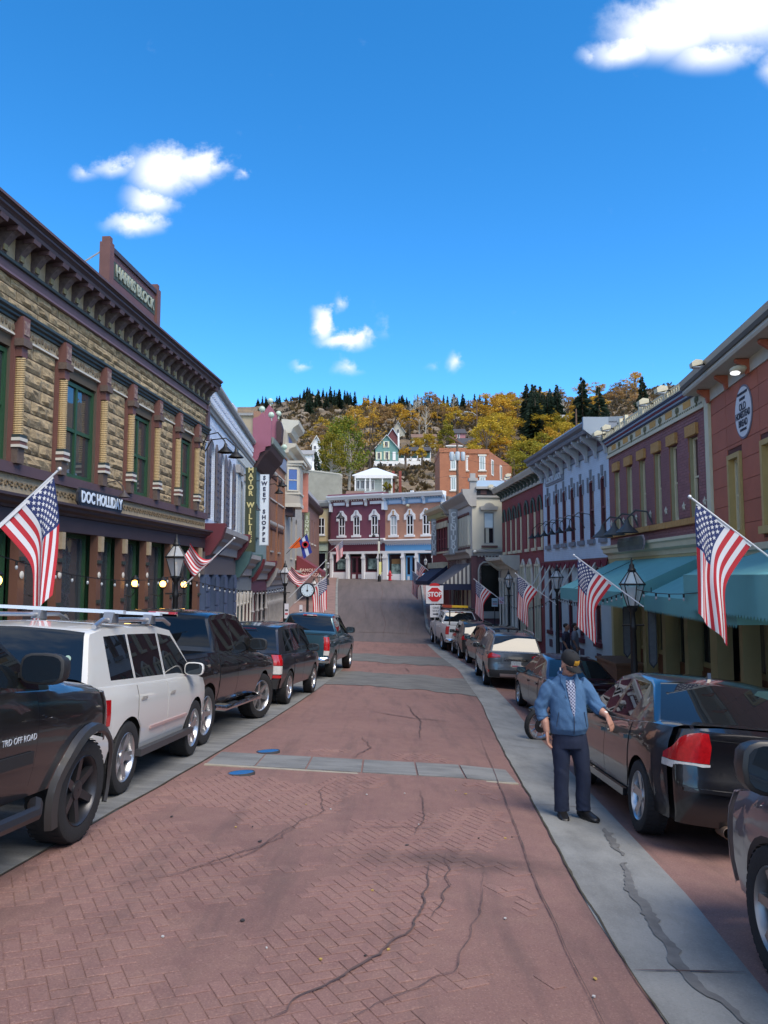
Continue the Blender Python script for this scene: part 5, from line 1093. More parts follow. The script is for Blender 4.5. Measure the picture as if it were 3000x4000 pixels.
X_ = Fac('salmon_blue_house', 'salmon brick house with blue shopfront and white hooded windows facing down the street', 'building', (.13, 77), (5.9, 74), -1.2)
X_.block(BODY, 0, X_.L, -1.2, 7.8, 10); X_.wall(SALB, 0, X_.L, 2.9, 7.4, [(u - .38, u + .38, 4.05, 6.0) for u in (.95, 2.75, 4.5)], .15)
for u, pm in ((.95, mat('curtain_pane', (.42, .46, .46), .3)), (2.75, NIGHT), (4.5, NIGHT)): hooded(X_, u, 4.05, 6.0, ORST, pm, SALB, WHT)
far_cornice(X_, WHT, STB, mat('pale_blue_panel', (.42, .52, .66), .6), mat('pale_blue_bracket', (.50, .58, .68), .6), 7.15, 8.2); far_shop(X_, SKYB, WHT, SKYB, -.75, [.1, 1.95, 3.45, 5.3], 1, 3.6)
X_.box('signboard', mat('wood_sign', (.20, .11, .04), .7), .6, 1.75, -.25, -.24, 0, 1.7); X_.box('poster', MATS['poster_print'], .6, 1.6, -.22, -.2, .1, 1.2); X_.o(MB().ball((2.6, .2, 6.95), (.2, .2, .15), 8, 5), 'wall_light', CRM)
X_.box('roof_vent', WHT, 2.2, 2.5, -1.5, -1.2, 8.2, 8.6)
Y_ = Fac('yellow_house', 'narrow pale yellow house with green shopfront left of the wine red house', 'building', (-9.5, 81), (-5.7, 80.1), -.9)
YEL = mat('pale_yellow_wall', (.60, .46, .25), .75, var=.15, vs=1); SAGE = mat('sage_trim', (.40, .47, .36), .6); k0 = 1.85
Y_.block(BODY, 0, Y_.L, -1, 7.2, 9); Y_.wall(YEL, 0, Y_.L, 3.4, 7.2, [(k0 + .78, k0 + 1.55, 4.3, 6.1)], .12); Y_.window(k0 + .78, k0 + 1.55, 4.3, 6.1, WHT, NIGHT, mull=2, t=.09, d=.08, arch=.25, wallm=YEL, sill=.12)
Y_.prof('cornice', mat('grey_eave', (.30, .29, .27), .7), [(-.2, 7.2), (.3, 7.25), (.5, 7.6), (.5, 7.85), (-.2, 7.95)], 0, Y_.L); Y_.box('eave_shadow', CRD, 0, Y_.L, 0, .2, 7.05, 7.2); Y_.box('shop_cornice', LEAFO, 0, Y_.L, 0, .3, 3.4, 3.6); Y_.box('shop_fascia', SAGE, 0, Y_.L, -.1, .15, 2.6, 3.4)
Y_.window(k0 + .3, k0 + 1.75, -.1, 2.5, SAGE, NIGHT, mull=1, rail=False, t=.14, d=.1, name='shop_window'); Y_.box('bulkhead', mat('amber_wood', (.35, .18, .05), .6), k0 + .2, k0 + 1.8, -.1, .1, -.9, -.1); Y_.box('shop_wall', SAGE, k0, k0 + .3, -.2, .02, -.9, 2.6); Y_.box('shop_wall', SAGE, k0 + 1.75, Y_.L, -.2, .02, -.9, 2.6)
# steps and low sidewalk in front of the wine red house
mb = MB(); 
for X0, X1, Y0, Y1, z0, z1 in ((-5.2, .2, 77.9, 78.6, -1, -.42),): mb.box(X0, X1, Y0, Y1, z0, z1)
tag(mb.obj('far_sidewalk_step', mat('sandy_step', (.50, .36, .19), .85)), kind='structure')
strip('cross_street', lambda y: -12., lambda y: 12., 71.5, 80.2, ASPH, -.03, 16, .6)
strip('far_sidewalk', lambda y: -6.5, lambda y: 7., 76.2, 80.5, WALK, -.0, 8, .6, dzR=-.25)
hy = empty('fire_hydrant', (.58, 75.6, gz(75.6) + .02), 0, 'small red fire hydrant in front of the salmon and blue house', 'hydrant'); HYD = mat('hydrant_red', (.42, .018, .03), .45)
MB().lathe([(.2, 0), (.2, .06), (.13, .1), (.13, .62), (.17, .66), (.17, .72), (.13, .78), (.06, .92), (.03, .98)], 14).obj('barrel', HYD, hy, True); MB().lathe([(.07, -.24), (.07, .24)], 10, (0, 0, .5), 'x').obj('side_outlet', HYD, hy, True); MB().lathe([(.09, -.2), (.09, 0)], 10, (0, 0, .45), 'y').obj('front_outlet', HYD, hy, True)

# ================================================================ VEHICLES
CGL = glass_mat('car_glass', (.008, .010, .012), .5, .012); CGLB = glass_mat('tinted_car_glass', (.004, .005, .006), .35, .02)
TYRE = mat('tyre_rubber', (.016, .016, .017), .85, var=.4, vs=20, bump=.2); ALLOY = mat('alloy', (.48, .48, .49), .28, metal=.85); ALLOYD = mat('dark_alloy', (.05, .05, .055), .35, metal=.6)
TRIM = mat('black_plastic', (.016, .016, .017), .6); CHROME = mat('chrome', (.62, .63, .65), .12, metal=1.); REDL = mat('red_lens', (.50, .008, .012), .12, coat=1., spec=.7, var=.5, vs=26, col2=(.20, .003, .005)); CLEARL = mat('clear_lens', (.62, .60, .57), .15, coat=1., var=.5, vs=40); PLATE = mat('plate_white', (.55, .56, .58), .5, var=.7, vs=30, col2=(.12, .2, .18)); UNDER = mat('underbody', (.010, .010, .010), .9); AMBL = mat('amber_lens', (.75, .30, .02), .3)
def smooth01(t): t = min(max(t, 0.), 1.); return t * t * (3 - 2 * t)
def cap_b(t): return (max(0., 1 - abs(t) ** 5)) ** .55 * .8 + .2 * (1 - t * t)
class Car:
    def __init__(s, S, X, Y, head, name, label, cat, group):
        s.__dict__.update(dict(W=.90, R=.34, tw=.22, sill=.24, bulge=.10, fbulge=.22, bed=None, plan=.09, rprof=[(0, .0), (3, 0)], glass=CGL, spokes=6, rim=ALLOY, rimr=.70, turn=0., arch=1.14, cabs=-.28)); s.__dict__.update(S)
        s.cab = [((q[0] + (s.cabs if s.bed else (-.2 if q[0] > .3 else 0))),) + tuple(q[1:]) for q in s.cab]
        if s.bed: s.bed = (s.bed[0], s.bed[1] + s.cabs); s.sh = [((a_ + s.cabs if -1.2 < a_ < 1.5 else a_), b_) for a_, b_ in s.sh]
        s.xr, s.xf = -s.wb / 2 - s.ro, s.wb / 2 + s.fo; s.ri, s.fi = s.xr + s.bulge, s.xf - s.fbulge
        f = Vector((math.sin(math.atan(head)), math.cos(math.atan(head)), 0)); l = Vector((-f.y, f.x, 0)); c = Vector((X, Y, 0))
        zf, zr = [(c + f * d) for d in (s.wb / 2, -s.wb / 2)]
        zz = lambda p, q: gz((p + l * q).y, (p + l * q).x)
        hf, hr = (zz(zf, .75) + zz(zf, -.75)) / 2, (zz(zr, .75) + zz(zr, -.75)) / 2
        hl, hR = (zz(zf, .75) + zz(zr, .75)) / 2, (zz(zf, -.75) + zz(zr, -.75)) / 2
        F = (f * s.wb + Vector((0, 0, hf - hr))).normalized(); Lv = (l * 1.5 + Vector((0, 0, hl - hR))).normalized(); U = F.cross(Lv).normalized(); Lv = U.cross(F)
        M = Matrix((F, Lv, U)).transposed().to_4x4(); M.translation = (X, Y, (hf + hr) / 2)
        s.root = empty(name, (0, 0, 0), 0, label, cat, group); s.root.matrix_world = M
        s.paint = s.col; s.shell(); s.cabin(); s.wheels()
    def shz(s, x): return smooth_interp(x, s.sh, .06)
    def dkz(s, x): return s.shz(x) + interp(x, s.crown) if hasattr(s, 'crown') else s.shz(x) + .045
    def plx(s, x):
        a = smooth01((abs(x) - .45 * (s.xf - s.xr) / 2) / (.55 * (s.xf - s.xr) / 2)); return 1 - s.plan * a * a
    def ws(s, z, x): t = (z - s.sill) / max(s.shz(x) - s.sill, .1); return interp(t, [(-.3, .90), (0, .945), (.35, .995), (.62, 1.0), (.85, .985), (1, .945), (1.3, .9)])
    def xo(s, x, z):
        d = interp(z, s.rprof) * smooth01((s.ri + .7 - x) / .7); return x - d
    def side(s, x, z, sg, off=0.): return (s.xo(x, z), sg * (s.W * s.plx(x) * s.ws(z, x) + off), z)
    def rear(s, t, z, off=0.): y = t * s.W * s.plx(s.ri) * s.ws(z, s.ri); return (s.xo(s.ri - s.bulge * cap_b(t), z) - off, y, z)
    def zl(s, x):
        for xa in (-s.wb / 2, s.wb / 2):
            ra = s.R * s.arch
            if abs(x - xa) < ra: return max(s.sill, s.R * .98 + math.sqrt(ra * ra - (x - xa) ** 2))
        return s.sill
    def shell(s):
        xs = {round(lerp(s.ri, s.fi, k / 40), 3) for k in range(41)}
        for xa in (-s.wb / 2, s.wb / 2):
            ra = s.R * s.arch; h = math.asin(min(1, max(-1, (s.sill - s.R * .98) / ra)))
            for k in range(15): t = lerp(h, math.pi - h, k / 14); xs.add(round(xa + ra * math.cos(t) * .9995, 3))
            xs |= {round(xa - math.cos(h) * ra - .012, 3), round(xa + math.cos(h) * ra + .012, 3)}
        if s.bed: xs |= {s.bed[0] - .01, s.bed[0] + .01, s.bed[1] - .01, s.bed[1] + .01}
        xs = sorted(x for x in xs if s.ri <= x <= s.fi); fr = [0, .12, .3, .5, .68, .84, .94, 1]
        def ring(x, sg):
            zl, zs, zd = s.zl(x), s.shz(x), s.dkz(x); r = [s.side(x, lerp(zl, zs, f), sg) for f in fr]; y = r[-1][1]
            X = r[-1][0]
            if s.bed and s.bed[0] < x < s.bed[1]: r += [(X, y * .93, zs + .005), (X, y * .92, zs - .40), (X, 0, zs - .42)]
            else: r += [(X, y * .90, lerp(zs, zd, .6)), (X, y * .55, lerp(zs, zd, .92)), (X, 0, zd)]
            return r
        mb = MB()
        for sg in (1, -1):
            R_ = [ring(x, sg) for x in xs]
            mb.loft(R_ if sg > 0 else [r[::-1] for r in R_], False)
            for (x, bul, sgn) in ((s.ri, s.bulge, -1), (s.fi, s.fbulge, 1)):
                rg = ring(x, sg); zs_ = [p[2] for p in rg[:len(fr)]]; cols = []
                for t in (1, .996, .985, .96, .91, .82, .66, .45, .2, 0):
                    col = [(p[0] + sgn * bul * cap_b(t), p[1] * t, p[2]) for p in rg[:len(fr)]]
                    col.append((rg[-1][0] + sgn * bul * cap_b(t) * .55, rg[len(fr) - 1][1] * t * .97, s.dkz(x) if t < .6 else lerp(s.dkz(x), s.shz(x), (t - .6) / .4)))
                    cols.append(col)
                mb.loft(cols if sg * sgn < 0 else cols[::-1], False)
        mb.obj('body', s.paint, s.root, True, 42)
        b = MB(); w = s.W * .80; b.box(s.ri + .05, -s.wb / 2 - s.R * 1.3, -w, w, s.sill - .02, s.shz(s.ri) - .1) if -s.wb / 2 - s.R * 1.3 > s.ri + .1 else 0
        b.box(-s.wb / 2 - s.R * 1.35, s.wb / 2 + s.R * 1.35, -w * .86, w * .86, s.sill - .03, s.R * 2.05); b.obj('underbody', UNDER, s.root)
    def cabin(s):
        C = s.cab; zmax = max(c[1] for c in C); rows_ = [0, .10, .86, 1.0]; tp = [.93, .6, 0.]
        parts = {}
        def P(k, x, z, belt):
            t = (z - belt) / max(zmax - belt, .1)
            return None
        rings = []
        for (x, z, seg) in [c_[:3] for c_ in C]:
            belt = s.shz(x) + .0; z = max(z, belt + .004); h = z - belt; yb = s.W * s.plx(x) * .925
            def yy(zz): return lerp(yb, s.wr, smooth01((zz - belt) / (zmax - belt)) * .55 + .45 * (zz - belt) / (zmax - belt))
            r = [(x, yy(belt + h * f), belt + h * f - (.0 if f < 1 else .012)) for f in rows_]; ye = r[-1][1]
            r += [(x, ye * f, z + .035 * min(1, h / .3) * (1 - f * f)) for f in tp]; rings.append(r)
        for i in range(len(C) - 1):
            seg = C[i][2]
            for j in range(len(rings[0]) - 1):
                for sg in (1, -1):
                    key = 'roof'
                    if j == 1 and seg[0] == 'g': key = 'side_window'
                    if j >= 4 and seg[1] == 'G': key = 'windscreen' if C[i][0] > 0 else 'rear_window'
                    q = [rings[i][j], rings[i + 1][j], rings[i + 1][j + 1], rings[i][j + 1]]; q = [(p[0], p[1] * sg, p[2]) for p in q]
                    if sg < 0: q = q[::-1]
                    k2 = key + (str(C[i][3] if len(C[i]) > 3 else 0) + ('L' if sg > 0 else 'R') if key == 'side_window' else '')
                    parts.setdefault(k2, MB()).add(q, [(0, 1, 2, 3)])
        for k, mb in parts.items():
            nm = 'roof' if k == 'roof' else ('side_window' if k.startswith('side') else k)
            g = nm != 'roof'; o = mb.obj(nm, s.glass if g else s.roofm if hasattr(s, 'roofm') else s.paint, s.root, True, 50)
            if g:
                sd_ = mb  # dark rubber edge: a thin inset frame behind the pane
        s.rings = rings
    def patch(s, name, mt, grid, parent=None, thick=.012, back=(1, 0, 0)):
        """curved panel with a rim, from a grid of points"""
        mb = MB(); n, m = len(grid), len(grid[0])
        mb.v = [p for r in grid for p in r]; mb.f = [(i*m+j, i*m+j+1, (i+1)*m+j+1, (i+1)*m+j) for i in range(n-1) for j in range(m-1)]
        per = [(0, j) for j in range(m)] + [(i, m-1) for i in range(1, n)] + [(n-1, j) for j in range(m-2, -1, -1)] + [(i, 0) for i in range(n-2, 0, -1)]
        idx = [i*m+j for i, j in per]; b0 = len(mb.v); cx = sum(p[0] for p in mb.v) / len(mb.v)
        mb.v += [(mb.v[k][0] + back[0] * thick * 2, mb.v[k][1] * (1 - thick * 1.6 * max(back[1], .9 if name.endswith('light') or name == 'reflector' else 0)), mb.v[k][2]) for k in idx]
        for k in range(len(idx)): q = (k+1) % len(idx); mb.f.append((idx[k], idx[q], b0+q, b0+k))
        mb.m = [0] * len(mb.f); return mb.obj(name, mt, parent or s.root, True, 35)
    def door(s, x0, x1, sg, handle=True, z0=None):
        n = max(4, int((x1 - x0) / .09)); g = []
        for i in range(n + 1):
            x = lerp(x0 + .006, x1 - .006, i / n); a = max(s.zl(x) + .02, z0 or s.sill + .08); b = s.shz(x) - .012
            g.append([s.side(x, lerp(a, b, j / 6), sg, .006) for j in range(7)])
        d = s.patch('door', s.paint, g, None, .008, (0, 1, 0))
        if handle:
            z = s.shz((x0 + x1) / 2) - .14; xh = lerp(x0, x1, .14); p = s.side(xh, z, sg, .02)
            MB().box(p[0] - .08, p[0] + .09, min(p[1], p[1] - sg * .03), max(p[1], p[1] + sg * .02), z - .018, z + .018).obj('handle', s.handm if hasattr(s, 'handm') else s.paint, d)
        return d
    def doors(s, cuts):
        for sg in (1, -1):
            for a, b in zip(cuts, cuts[1:]): s.door(a, b, sg)
            for x in cuts:
                mb = MB(); a = max(s.zl(x) + .02, s.sill + .08)
                for j in range(6):
                    z0, z1 = lerp(a, s.shz(x) - .01, j / 6), lerp(a, s.shz(x) - .01, (j + 1) / 6)
                    mb.quad(s.side(x - .006, z0, sg, .002), s.side(x + .006, z0, sg, .002), s.side(x + .006, z1, sg, .002), s.side(x - .006, z1, sg, .002))
                mb.obj('door_seam', UNDER, s.root)
    def taillight(s, z0, z1, wrap, t1, mt=None, sg=(1, -1), slant=0., name='tail_light', top=None):
        out = []
        for g in sg:
            cols = [('s', s.ri + wrap * k) for k in (1, .5, 0)] + [('r', v) for v in (.996, .985, .96, .91, .82, .74, .66, .58, .5) if v > t1 + .02] + [('r', t1)]; G = []
            for i, (k, v) in enumerate(cols):
                f = i / (len(cols) - 1); a, b = z0 + slant * (f - .5) * .3, z1 - abs(slant) * abs(f - .55) * .9
                if top: b = lerp(z0, z1, interp(f, top)); a = z0
                G.append([(s.side(v, lerp(a, b, j / 4), g, .012) if k == 's' else [s.rear(g * v, lerp(a, b, j / 4), .012)][0]) for j in range(5)])
            out.append(s.patch(name, mt or REDL, G))
        return out
    def rearband(s, name, mt, z0, z1, off, t=.99, thick=.02, n=16):
        return s.patch(name, mt, [[s.rear(t * math.copysign(1 - (1 - abs(2 * i / n - 1)) ** 2, 2 * i / n - 1), lerp(z0, z1, j / 3), off) for j in range(4)] for i in range(n + 1)], None, thick)
    def plate(s, z, w=.152, mt=None):
        p = s.rear(0, z, .02); return MB().box(p[0] - .01, p[0] + .01, -w, w, z - .075, z + .075).obj('number_plate', mt or PLATE, s.root)
    def mirror(s, x, z, sg=(1, -1), mt=None, sz=1.):
        for g in sg:
            y = abs(s.side(x, min(z, s.shz(x)), g)[1]); c = Vector((x - .02, g * (y + .10 * sz), z)); R_ = []
            for (dx, k) in ((.10, .25), (.085, .62), (.05, .88), (-.01, 1.), (-.055, 1.), (-.06, .93)):
                R_.append([(c.x + dx * sz, c.y + .125 * k * sz * math.copysign(abs(math.cos(t)) ** .6, math.cos(t)), c.z + .085 * k * sz * math.copysign(abs(math.sin(t)) ** .6, math.sin(t))) for t in [i * math.pi / 8 for i in range(16)]])
            m_ = MB().loft(R_).obj('mirror', mt or s.paint, s.root, True); MB().box(c.x - .03, c.x + .04, min(g * (y - .06), c.y), max(g * (y - .06), c.y), z - .07, z - .035).obj('mirror_stalk', TRIM, m_)
            MB().add([(c.x - .0625 * sz, c.y + .11 * sz * math.copysign(abs(math.cos(t)) ** .6, math.cos(t)), c.z + .072 * sz * math.copysign(abs(math.sin(t)) ** .6, math.sin(t))) for t in [i * math.pi / 8 for i in range(16)]], [tuple(range(16))]).obj('mirror_glass', CGL, m_)
    def wheels(s):
        r, w = s.R, s.tw / 2; rr = r * s.rimr
        ty = MB().lathe([(rr * .98, -w * .9), (r * .90, -w), (r * .965, -w * .92), (r, -w * .7), (r, 0), (r, w * .7), (r * .965, w * .92), (r * .90, w), (rr * .98, w * .9)], 30, axis='y', cap=False)
        for k in range(44):   # tread blocks
            a = k * 2 * math.pi / 44; c_, s_ = math.cos(a), math.sin(a); u = Vector((-s_, 0, c_)) * (r * .05); q = Vector((c_, 0, s_)) * (r + .004)
            for y0, y1 in ((-w * .88, -w * .35), (w * .35, w * .88)): ty.add([q - u + Vector((0, y0, 0)), q + u + Vector((0, y0, 0)), q + u + Vector((0, y1, 0)), q - u + Vector((0, y1, 0))], [(0, 1, 2, 3)])
        tme = ty.mesh('wheel', TYRE, True, 40)
        rm = MB().lathe([(rr * .99, -w * .6), (rr * .99, w * .86), (rr * .95, w * .92), (rr * .90, w * .8), (rr * .86, w * .35), (rr * .84, -w * .5)], 30, axis='y', cap=False)
        for k in range(s.spokes):
            a = k * 2 * math.pi / s.spokes + .3
            for da in ((-.0,) if s.spokes > 5 else (-.13, .13)):
                def pt(rad_, wd, y): return (rad_ * math.cos(a + da) - wd * math.sin(a + da), y, rad_ * math.sin(a + da) + wd * math.cos(a + da))
                w1, w2 = rr * .13, rr * (.10 if s.spokes > 5 else .075)
                rm.add([pt(.03, -w1, w * .55), pt(.03, w1, w * .55), pt(rr * .93, w2, w * .78), pt(rr * .93, -w2, w * .78), pt(.03, -w1, w * .2), pt(.03, w1, w * .2), pt(rr * .93, w2, w * .4), pt(rr * .93, -w2, w * .4)], [(0, 1, 2, 3), (0, 4, 5, 1), (1, 5, 6, 2), (2, 6, 7, 3), (3, 7, 4, 0)])
        rm.lathe([(rr * .30, w * .3), (rr * .26, w * .66), (rr * .12, w * .70), (.008, w * .70)], 18, axis='y', cap=False)
        rme = rm.mesh('rim', s.rim, True, 35); dm = MB().lathe([(rr * .9, -w * .1), (rr * .5, w * .05), (.01, w * .05)], 20, axis='y', cap=False).mesh('brake_disc', ALLOYD)
        for xa in (-s.wb / 2, s.wb / 2):
            for sg in (1, -1):
                o = bpy.data.objects.new('wheel', tme); COL.objects.link(o); o.parent = s.root; o.location = (xa, sg * (s.W * s.plx(xa) - s.tw / 2 - .005), s.R)
                o.rotation_euler = (0, RND.uniform(0, 6), (0 if sg > 0 else math.pi) + (s.turn if xa > 0 else 0))
                o.rotation_mode = 'ZYX' if False else 'XYZ'
                for me in (rme, dm): c = bpy.data.objects.new(me.name.split('.')[0], me); COL.objects.link(c); c.parent = o
    def bumper(s, mt, z0, z1, out, t=1.02):
        g = []; n = 14
        mb = MB(); R_ = []
        for i in range(n + 1):
            q = lerp(-1, 1, i / n); y = q * s.W * s.plx(s.ri) * t; x = s.xr + s.bulge * q * q * .7 + (.10 if abs(q) > .97 else 0)
            R_.append([(x + .12, y, z0), (x - out * .8, y, z0 + .02), (x - out, y, z0 + .07), (x - out, y, z1 - .06), (x - out * .75, y, z1), (x + .12, y, z1)])
        return mb.loft(R_, True).obj('rear_bumper', mt, s.root, True, 40)
GV = 'vehicles parked along the street'
SEDAN = lambda H, wb: None
# ---- black sedan beside the man
c = Car(dict(wb=2.80, ro=.95, fo=1.02, W=.925, R=.335, sill=.27, wr=.60, col=paint_mat('black_lacquer', (.006, .006, .008), .2, .28), plan=.10, bulge=.17, rim=ALLOY, spokes=5,
    sh=[(-2.6, 1.03), (-2.2, 1.065), (-1.6, 1.05), (-.9, .995), (0, .97), (.9, .95), (1.3, .93), (2.0, .85), (2.45, .74)], crown=[(-2.6, .03), (-1.2, .05), (.9, .05), (1.3, .10), (2.5, .04)], rprof=[(.25, -.03), (.35, .03), (.52, .05), (.66, .045), (.70, .0), (.8, .01), (1.02, .05), (1.1, .05)],
    cab=[(-1.72, 1.05, 'pR'), (-1.62, 1.08, 'pG'), (-1.0, 1.40, 'pG'), (-.93, 1.42, 'pR'), (-.80, 1.455, 'gR', 1), (-.12, 1.49, 'pR'), (-.02, 1.49, 'gR', 2), (.55, 1.45, 'gR', 2), (.62, 1.44, 'gG', 2), (1.25, 1.08, 'pG', 2), (1.42, 1.0, 'pR')]),
    3.40, 8.98, .045, 'black_sedan', 'glossy black sedan with red tail lights that the man in blue jacket touches', 'car', GV)
c.doors([-1.05, -.05, .88]); c.mirror(.78, 1.02, mt=c.paint)
c.taillight(.79, 1.05, .16, .68, top=[(0, .18), (.2, .42), (.45, .75), (.75, 1.), (.9, .98), (1, .55)])
c.taillight(.725, .785, .17, .67, CLEARL, name='reverse_light'); c.rearband('number_recess', TRIM, .61, .69, -.01, .42); c.rearband('chrome_strip', CHROME, .695, .72, .012, .44, .01)
c.rearband('boot_seam', UNDER, .990, .996, .004, .8, .002); c.rearband('bumper_top_edge', c.paint, .555, .585, .035, .93, .03); c.rearband('brake_light', mat('dark_red_lens', (.16, .012, .016), .2), .945, .965, .012, .12, .01)
bt = MB(); p = c.rear(0, .86, .02); sc_ = .105
bt.prism([(-.9, -.33), (-.3, -.33), (-.3, -.45), (.4, -.45), (.4, -.33), (.8, -.33), (1.0, .33), (.3, .33), (.3, .45), (-.4, .45), (-.4, .33), (-.75, .33)], 'x', p[0] - .006, p[0] + .006); bt.xf(lambda v: (v.x, v.y * sc_, p[2] + v.z * sc_)); bt.obj('emblem', CHROME, c.root)
MB().lathe([(.045, -.06), (.05, -.055), (.05, .12)], 14, (c.xr + .02, .42, .25), 'x', cap=False).obj('exhaust', mat('rusty_steel', (.16, .11, .08), .6, metal=.5), c.root, True)
mb = MB(); mb.prism([(.0, 1.465), (.09, 1.465), (.02, 1.56)], 'y', -.018, .018); mb.v = [(p_[0] - .75, p_[1], p_[2]) for p_ in mb.v]; mb.obj('fin_antenna', c.paint, c.root)
c.plate(.63)
for sg in (1, -1): MB().box(-1.0, 1.0, min(sg * .90, sg * .945), max(sg * .90, sg * .945), .26, .33).obj('sill_moulding', c.paint, c.root)
# ---- dark maroon saloon ahead of the motorcycle
c = Car(dict(wb=2.70, ro=.98, fo=.92, W=.88, R=.32, sill=.24, wr=.58, col=paint_mat('maroon_black_lacquer', (.030, .006, .010), .35, .3), bulge=.15, spokes=5,
    sh=[(-2.5, .98), (-2.0, 1.01), (-1.3, 1.0), (0, .95), (.9, .93), (1.3, .91), (2.2, .76)], crown=[(-2.5, .03), (-1, .05), (1.0, .06), (2.2, .04)], rprof=[(.2, -.03), (.4, .05), (.6, .04), (.75, .0), (1.0, .05)],
    cab=[(-1.6, 1.03, 'pR'), (-1.5, 1.06, 'pG'), (-.9, 1.37, 'pG'), (-.82, 1.39, 'pR'), (-.7, 1.42, 'gR', 1), (-.1, 1.47, 'pR'), (0, 1.47, 'gR', 2), (.6, 1.42, 'gG', 2), (1.3, 1.0, 'pG', 2), (1.45, .95, 'pR')]), 4.42, 19.3, -.02, 'maroon_saloon', 'dark maroon saloon parked ahead of the motorcycle, blue sky in its rear window', 'car', GV)
c.doors([-1.0, -.03, .86]); c.mirror(.74, 1.0); c.taillight(.72, .95, .25, .55, slant=.12); c.taillight(.80, .90, -.012, .66, CLEARL, name='reverse_light'); c.rearband('chrome_strip', CHROME, .90, .925, .012, .40, .01); c.plate(.78); c.rearband('bumper_seam', UNDER, .62, .63, .006, .95, .002)
for y in (-.38, .38): MB().ball((-1.05, y, 1.13), (.05, .14, .13), 12, 8).obj('headrest', mat('headrest_teal', (.10, .22, .26), .6), c.root, True)
# ---- silver-grey crossover
SIL = paint_mat('graphite_silver', (.11, .115, .12), .7, .3)
c = Car(dict(wb=2.69, ro=.90, fo=.92, W=.92, R=.355, sill=.34, wr=.64, col=SIL, bulge=.12, plan=.07, spokes=5, sh=[(-2.3, 1.10), (-1.5, 1.10), (0, 1.04), (1.0, 1.02), (1.4, 1.0), (2.2, .84)], crown=[(-2.3, .02), (.9, .05), (1.3, .08), (2.2, .05)], rprof=[(.3, -.02), (.45, .04), (.6, .03), (.75, .0), (1.0, .0), (1.1, -.02)],
    cab=[(-2.18, 1.11, 'pR'), (-2.14, 1.15, 'pG'), (-1.90, 1.52, 'pG'), (-1.84, 1.58, 'pR'), (-1.60, 1.63, 'gR', 0), (-1.0, 1.66, 'pR'), (-.92, 1.66, 'gR', 1), (-.05, 1.68, 'pR'), (.04, 1.68, 'gR', 2), (.6, 1.63, 'gG', 2), (1.35, 1.12, 'pG', 2), (1.5, 1.04, 'pR')]), 4.12, 26.3, .03, 'silver_crossover', 'graphite silver crossover with red plate tag, rear end nearest in the far right row', 'car', GV)
c.doors([-1.05, -.02, .92]); c.mirror(.82, 1.12); c.taillight(.93, 1.10, .35, .58, slant=.2); c.rearband('plate_chrome', CHROME, .87, .92, .015, .42, .01); c.plate(.78); c.rearband('lower_bumper', TRIM, .36, .58, .02, .97); c.rearband('skid_plate', ALLOY, .38, .47, .035, .6); c.taillight(.50, .57, .02, .72, name='reflector'); c.rearband('decal', mat('red_decal', (.40, .05, .10), .5, var=.8, vs=30), .70, .73, .03, .14, .005)
for sg in (1, -1): MB().tube([(-1.7, sg * .62, 1.66), (-1.5, sg * .62, 1.71), (.3, sg * .62, 1.73), (.5, sg * .62, 1.68)], .02, 6).obj('roof_rail', ALLOY, c.root, True)
# ---- dark blue-black crossover and black hatchback, white pickup
for (X, Y, hd, nm, lb, colr, sc) in ((4.42, 31.4, -.06, 'black_crossover', 'black crossover with blue sky reflected on its roof, second in far right row', (.008, .009, .012), 1.), (4.12, 36.2, -.03, 'black_hatchback', 'small black hatchback just behind the white pickup', (.012, .012, .013), .92)):
    c = Car(dict(wb=2.65 * sc, ro=.88, fo=.85, W=.90 * sc, R=.345 * sc, sill=.32, wr=.63, col=paint_mat('lacquer_' + nm, colr, .3, .3), bulge=.12, plan=.07, spokes=5, sh=[(-2.3, 1.08), (-1.5, 1.06), (0, 1.02), (1.0, 1.0), (1.4, .97), (2.2, .82)], crown=[(-2.3, .02), (1.3, .07), (2.2, .05)],
        cab=[(-2.02, 1.10, 'pR'), (-1.98, 1.15, 'pG'), (-1.78, 1.50, 'pG'), (-1.72, 1.55, 'pR'), (-1.50, 1.60, 'gR', 0), (-.95, 1.63, 'pR'), (-.88, 1.63, 'gR', 1), (-.05, 1.64, 'pR'), (.04, 1.64, 'gR', 2), (.6, 1.58, 'gG', 2), (1.3, 1.08, 'pG', 2), (1.45, 1.0, 'pR')]), X, Y, hd, nm, lb, 'car', GV)
    c.doors([-1.0, -.02, .9]); c.mirror(.8, 1.1); c.taillight(.88, 1.06, .3, .6, slant=.15); c.plate(.75); c.rearband('lower_bumper', TRIM, .34, .55, .02, .97)
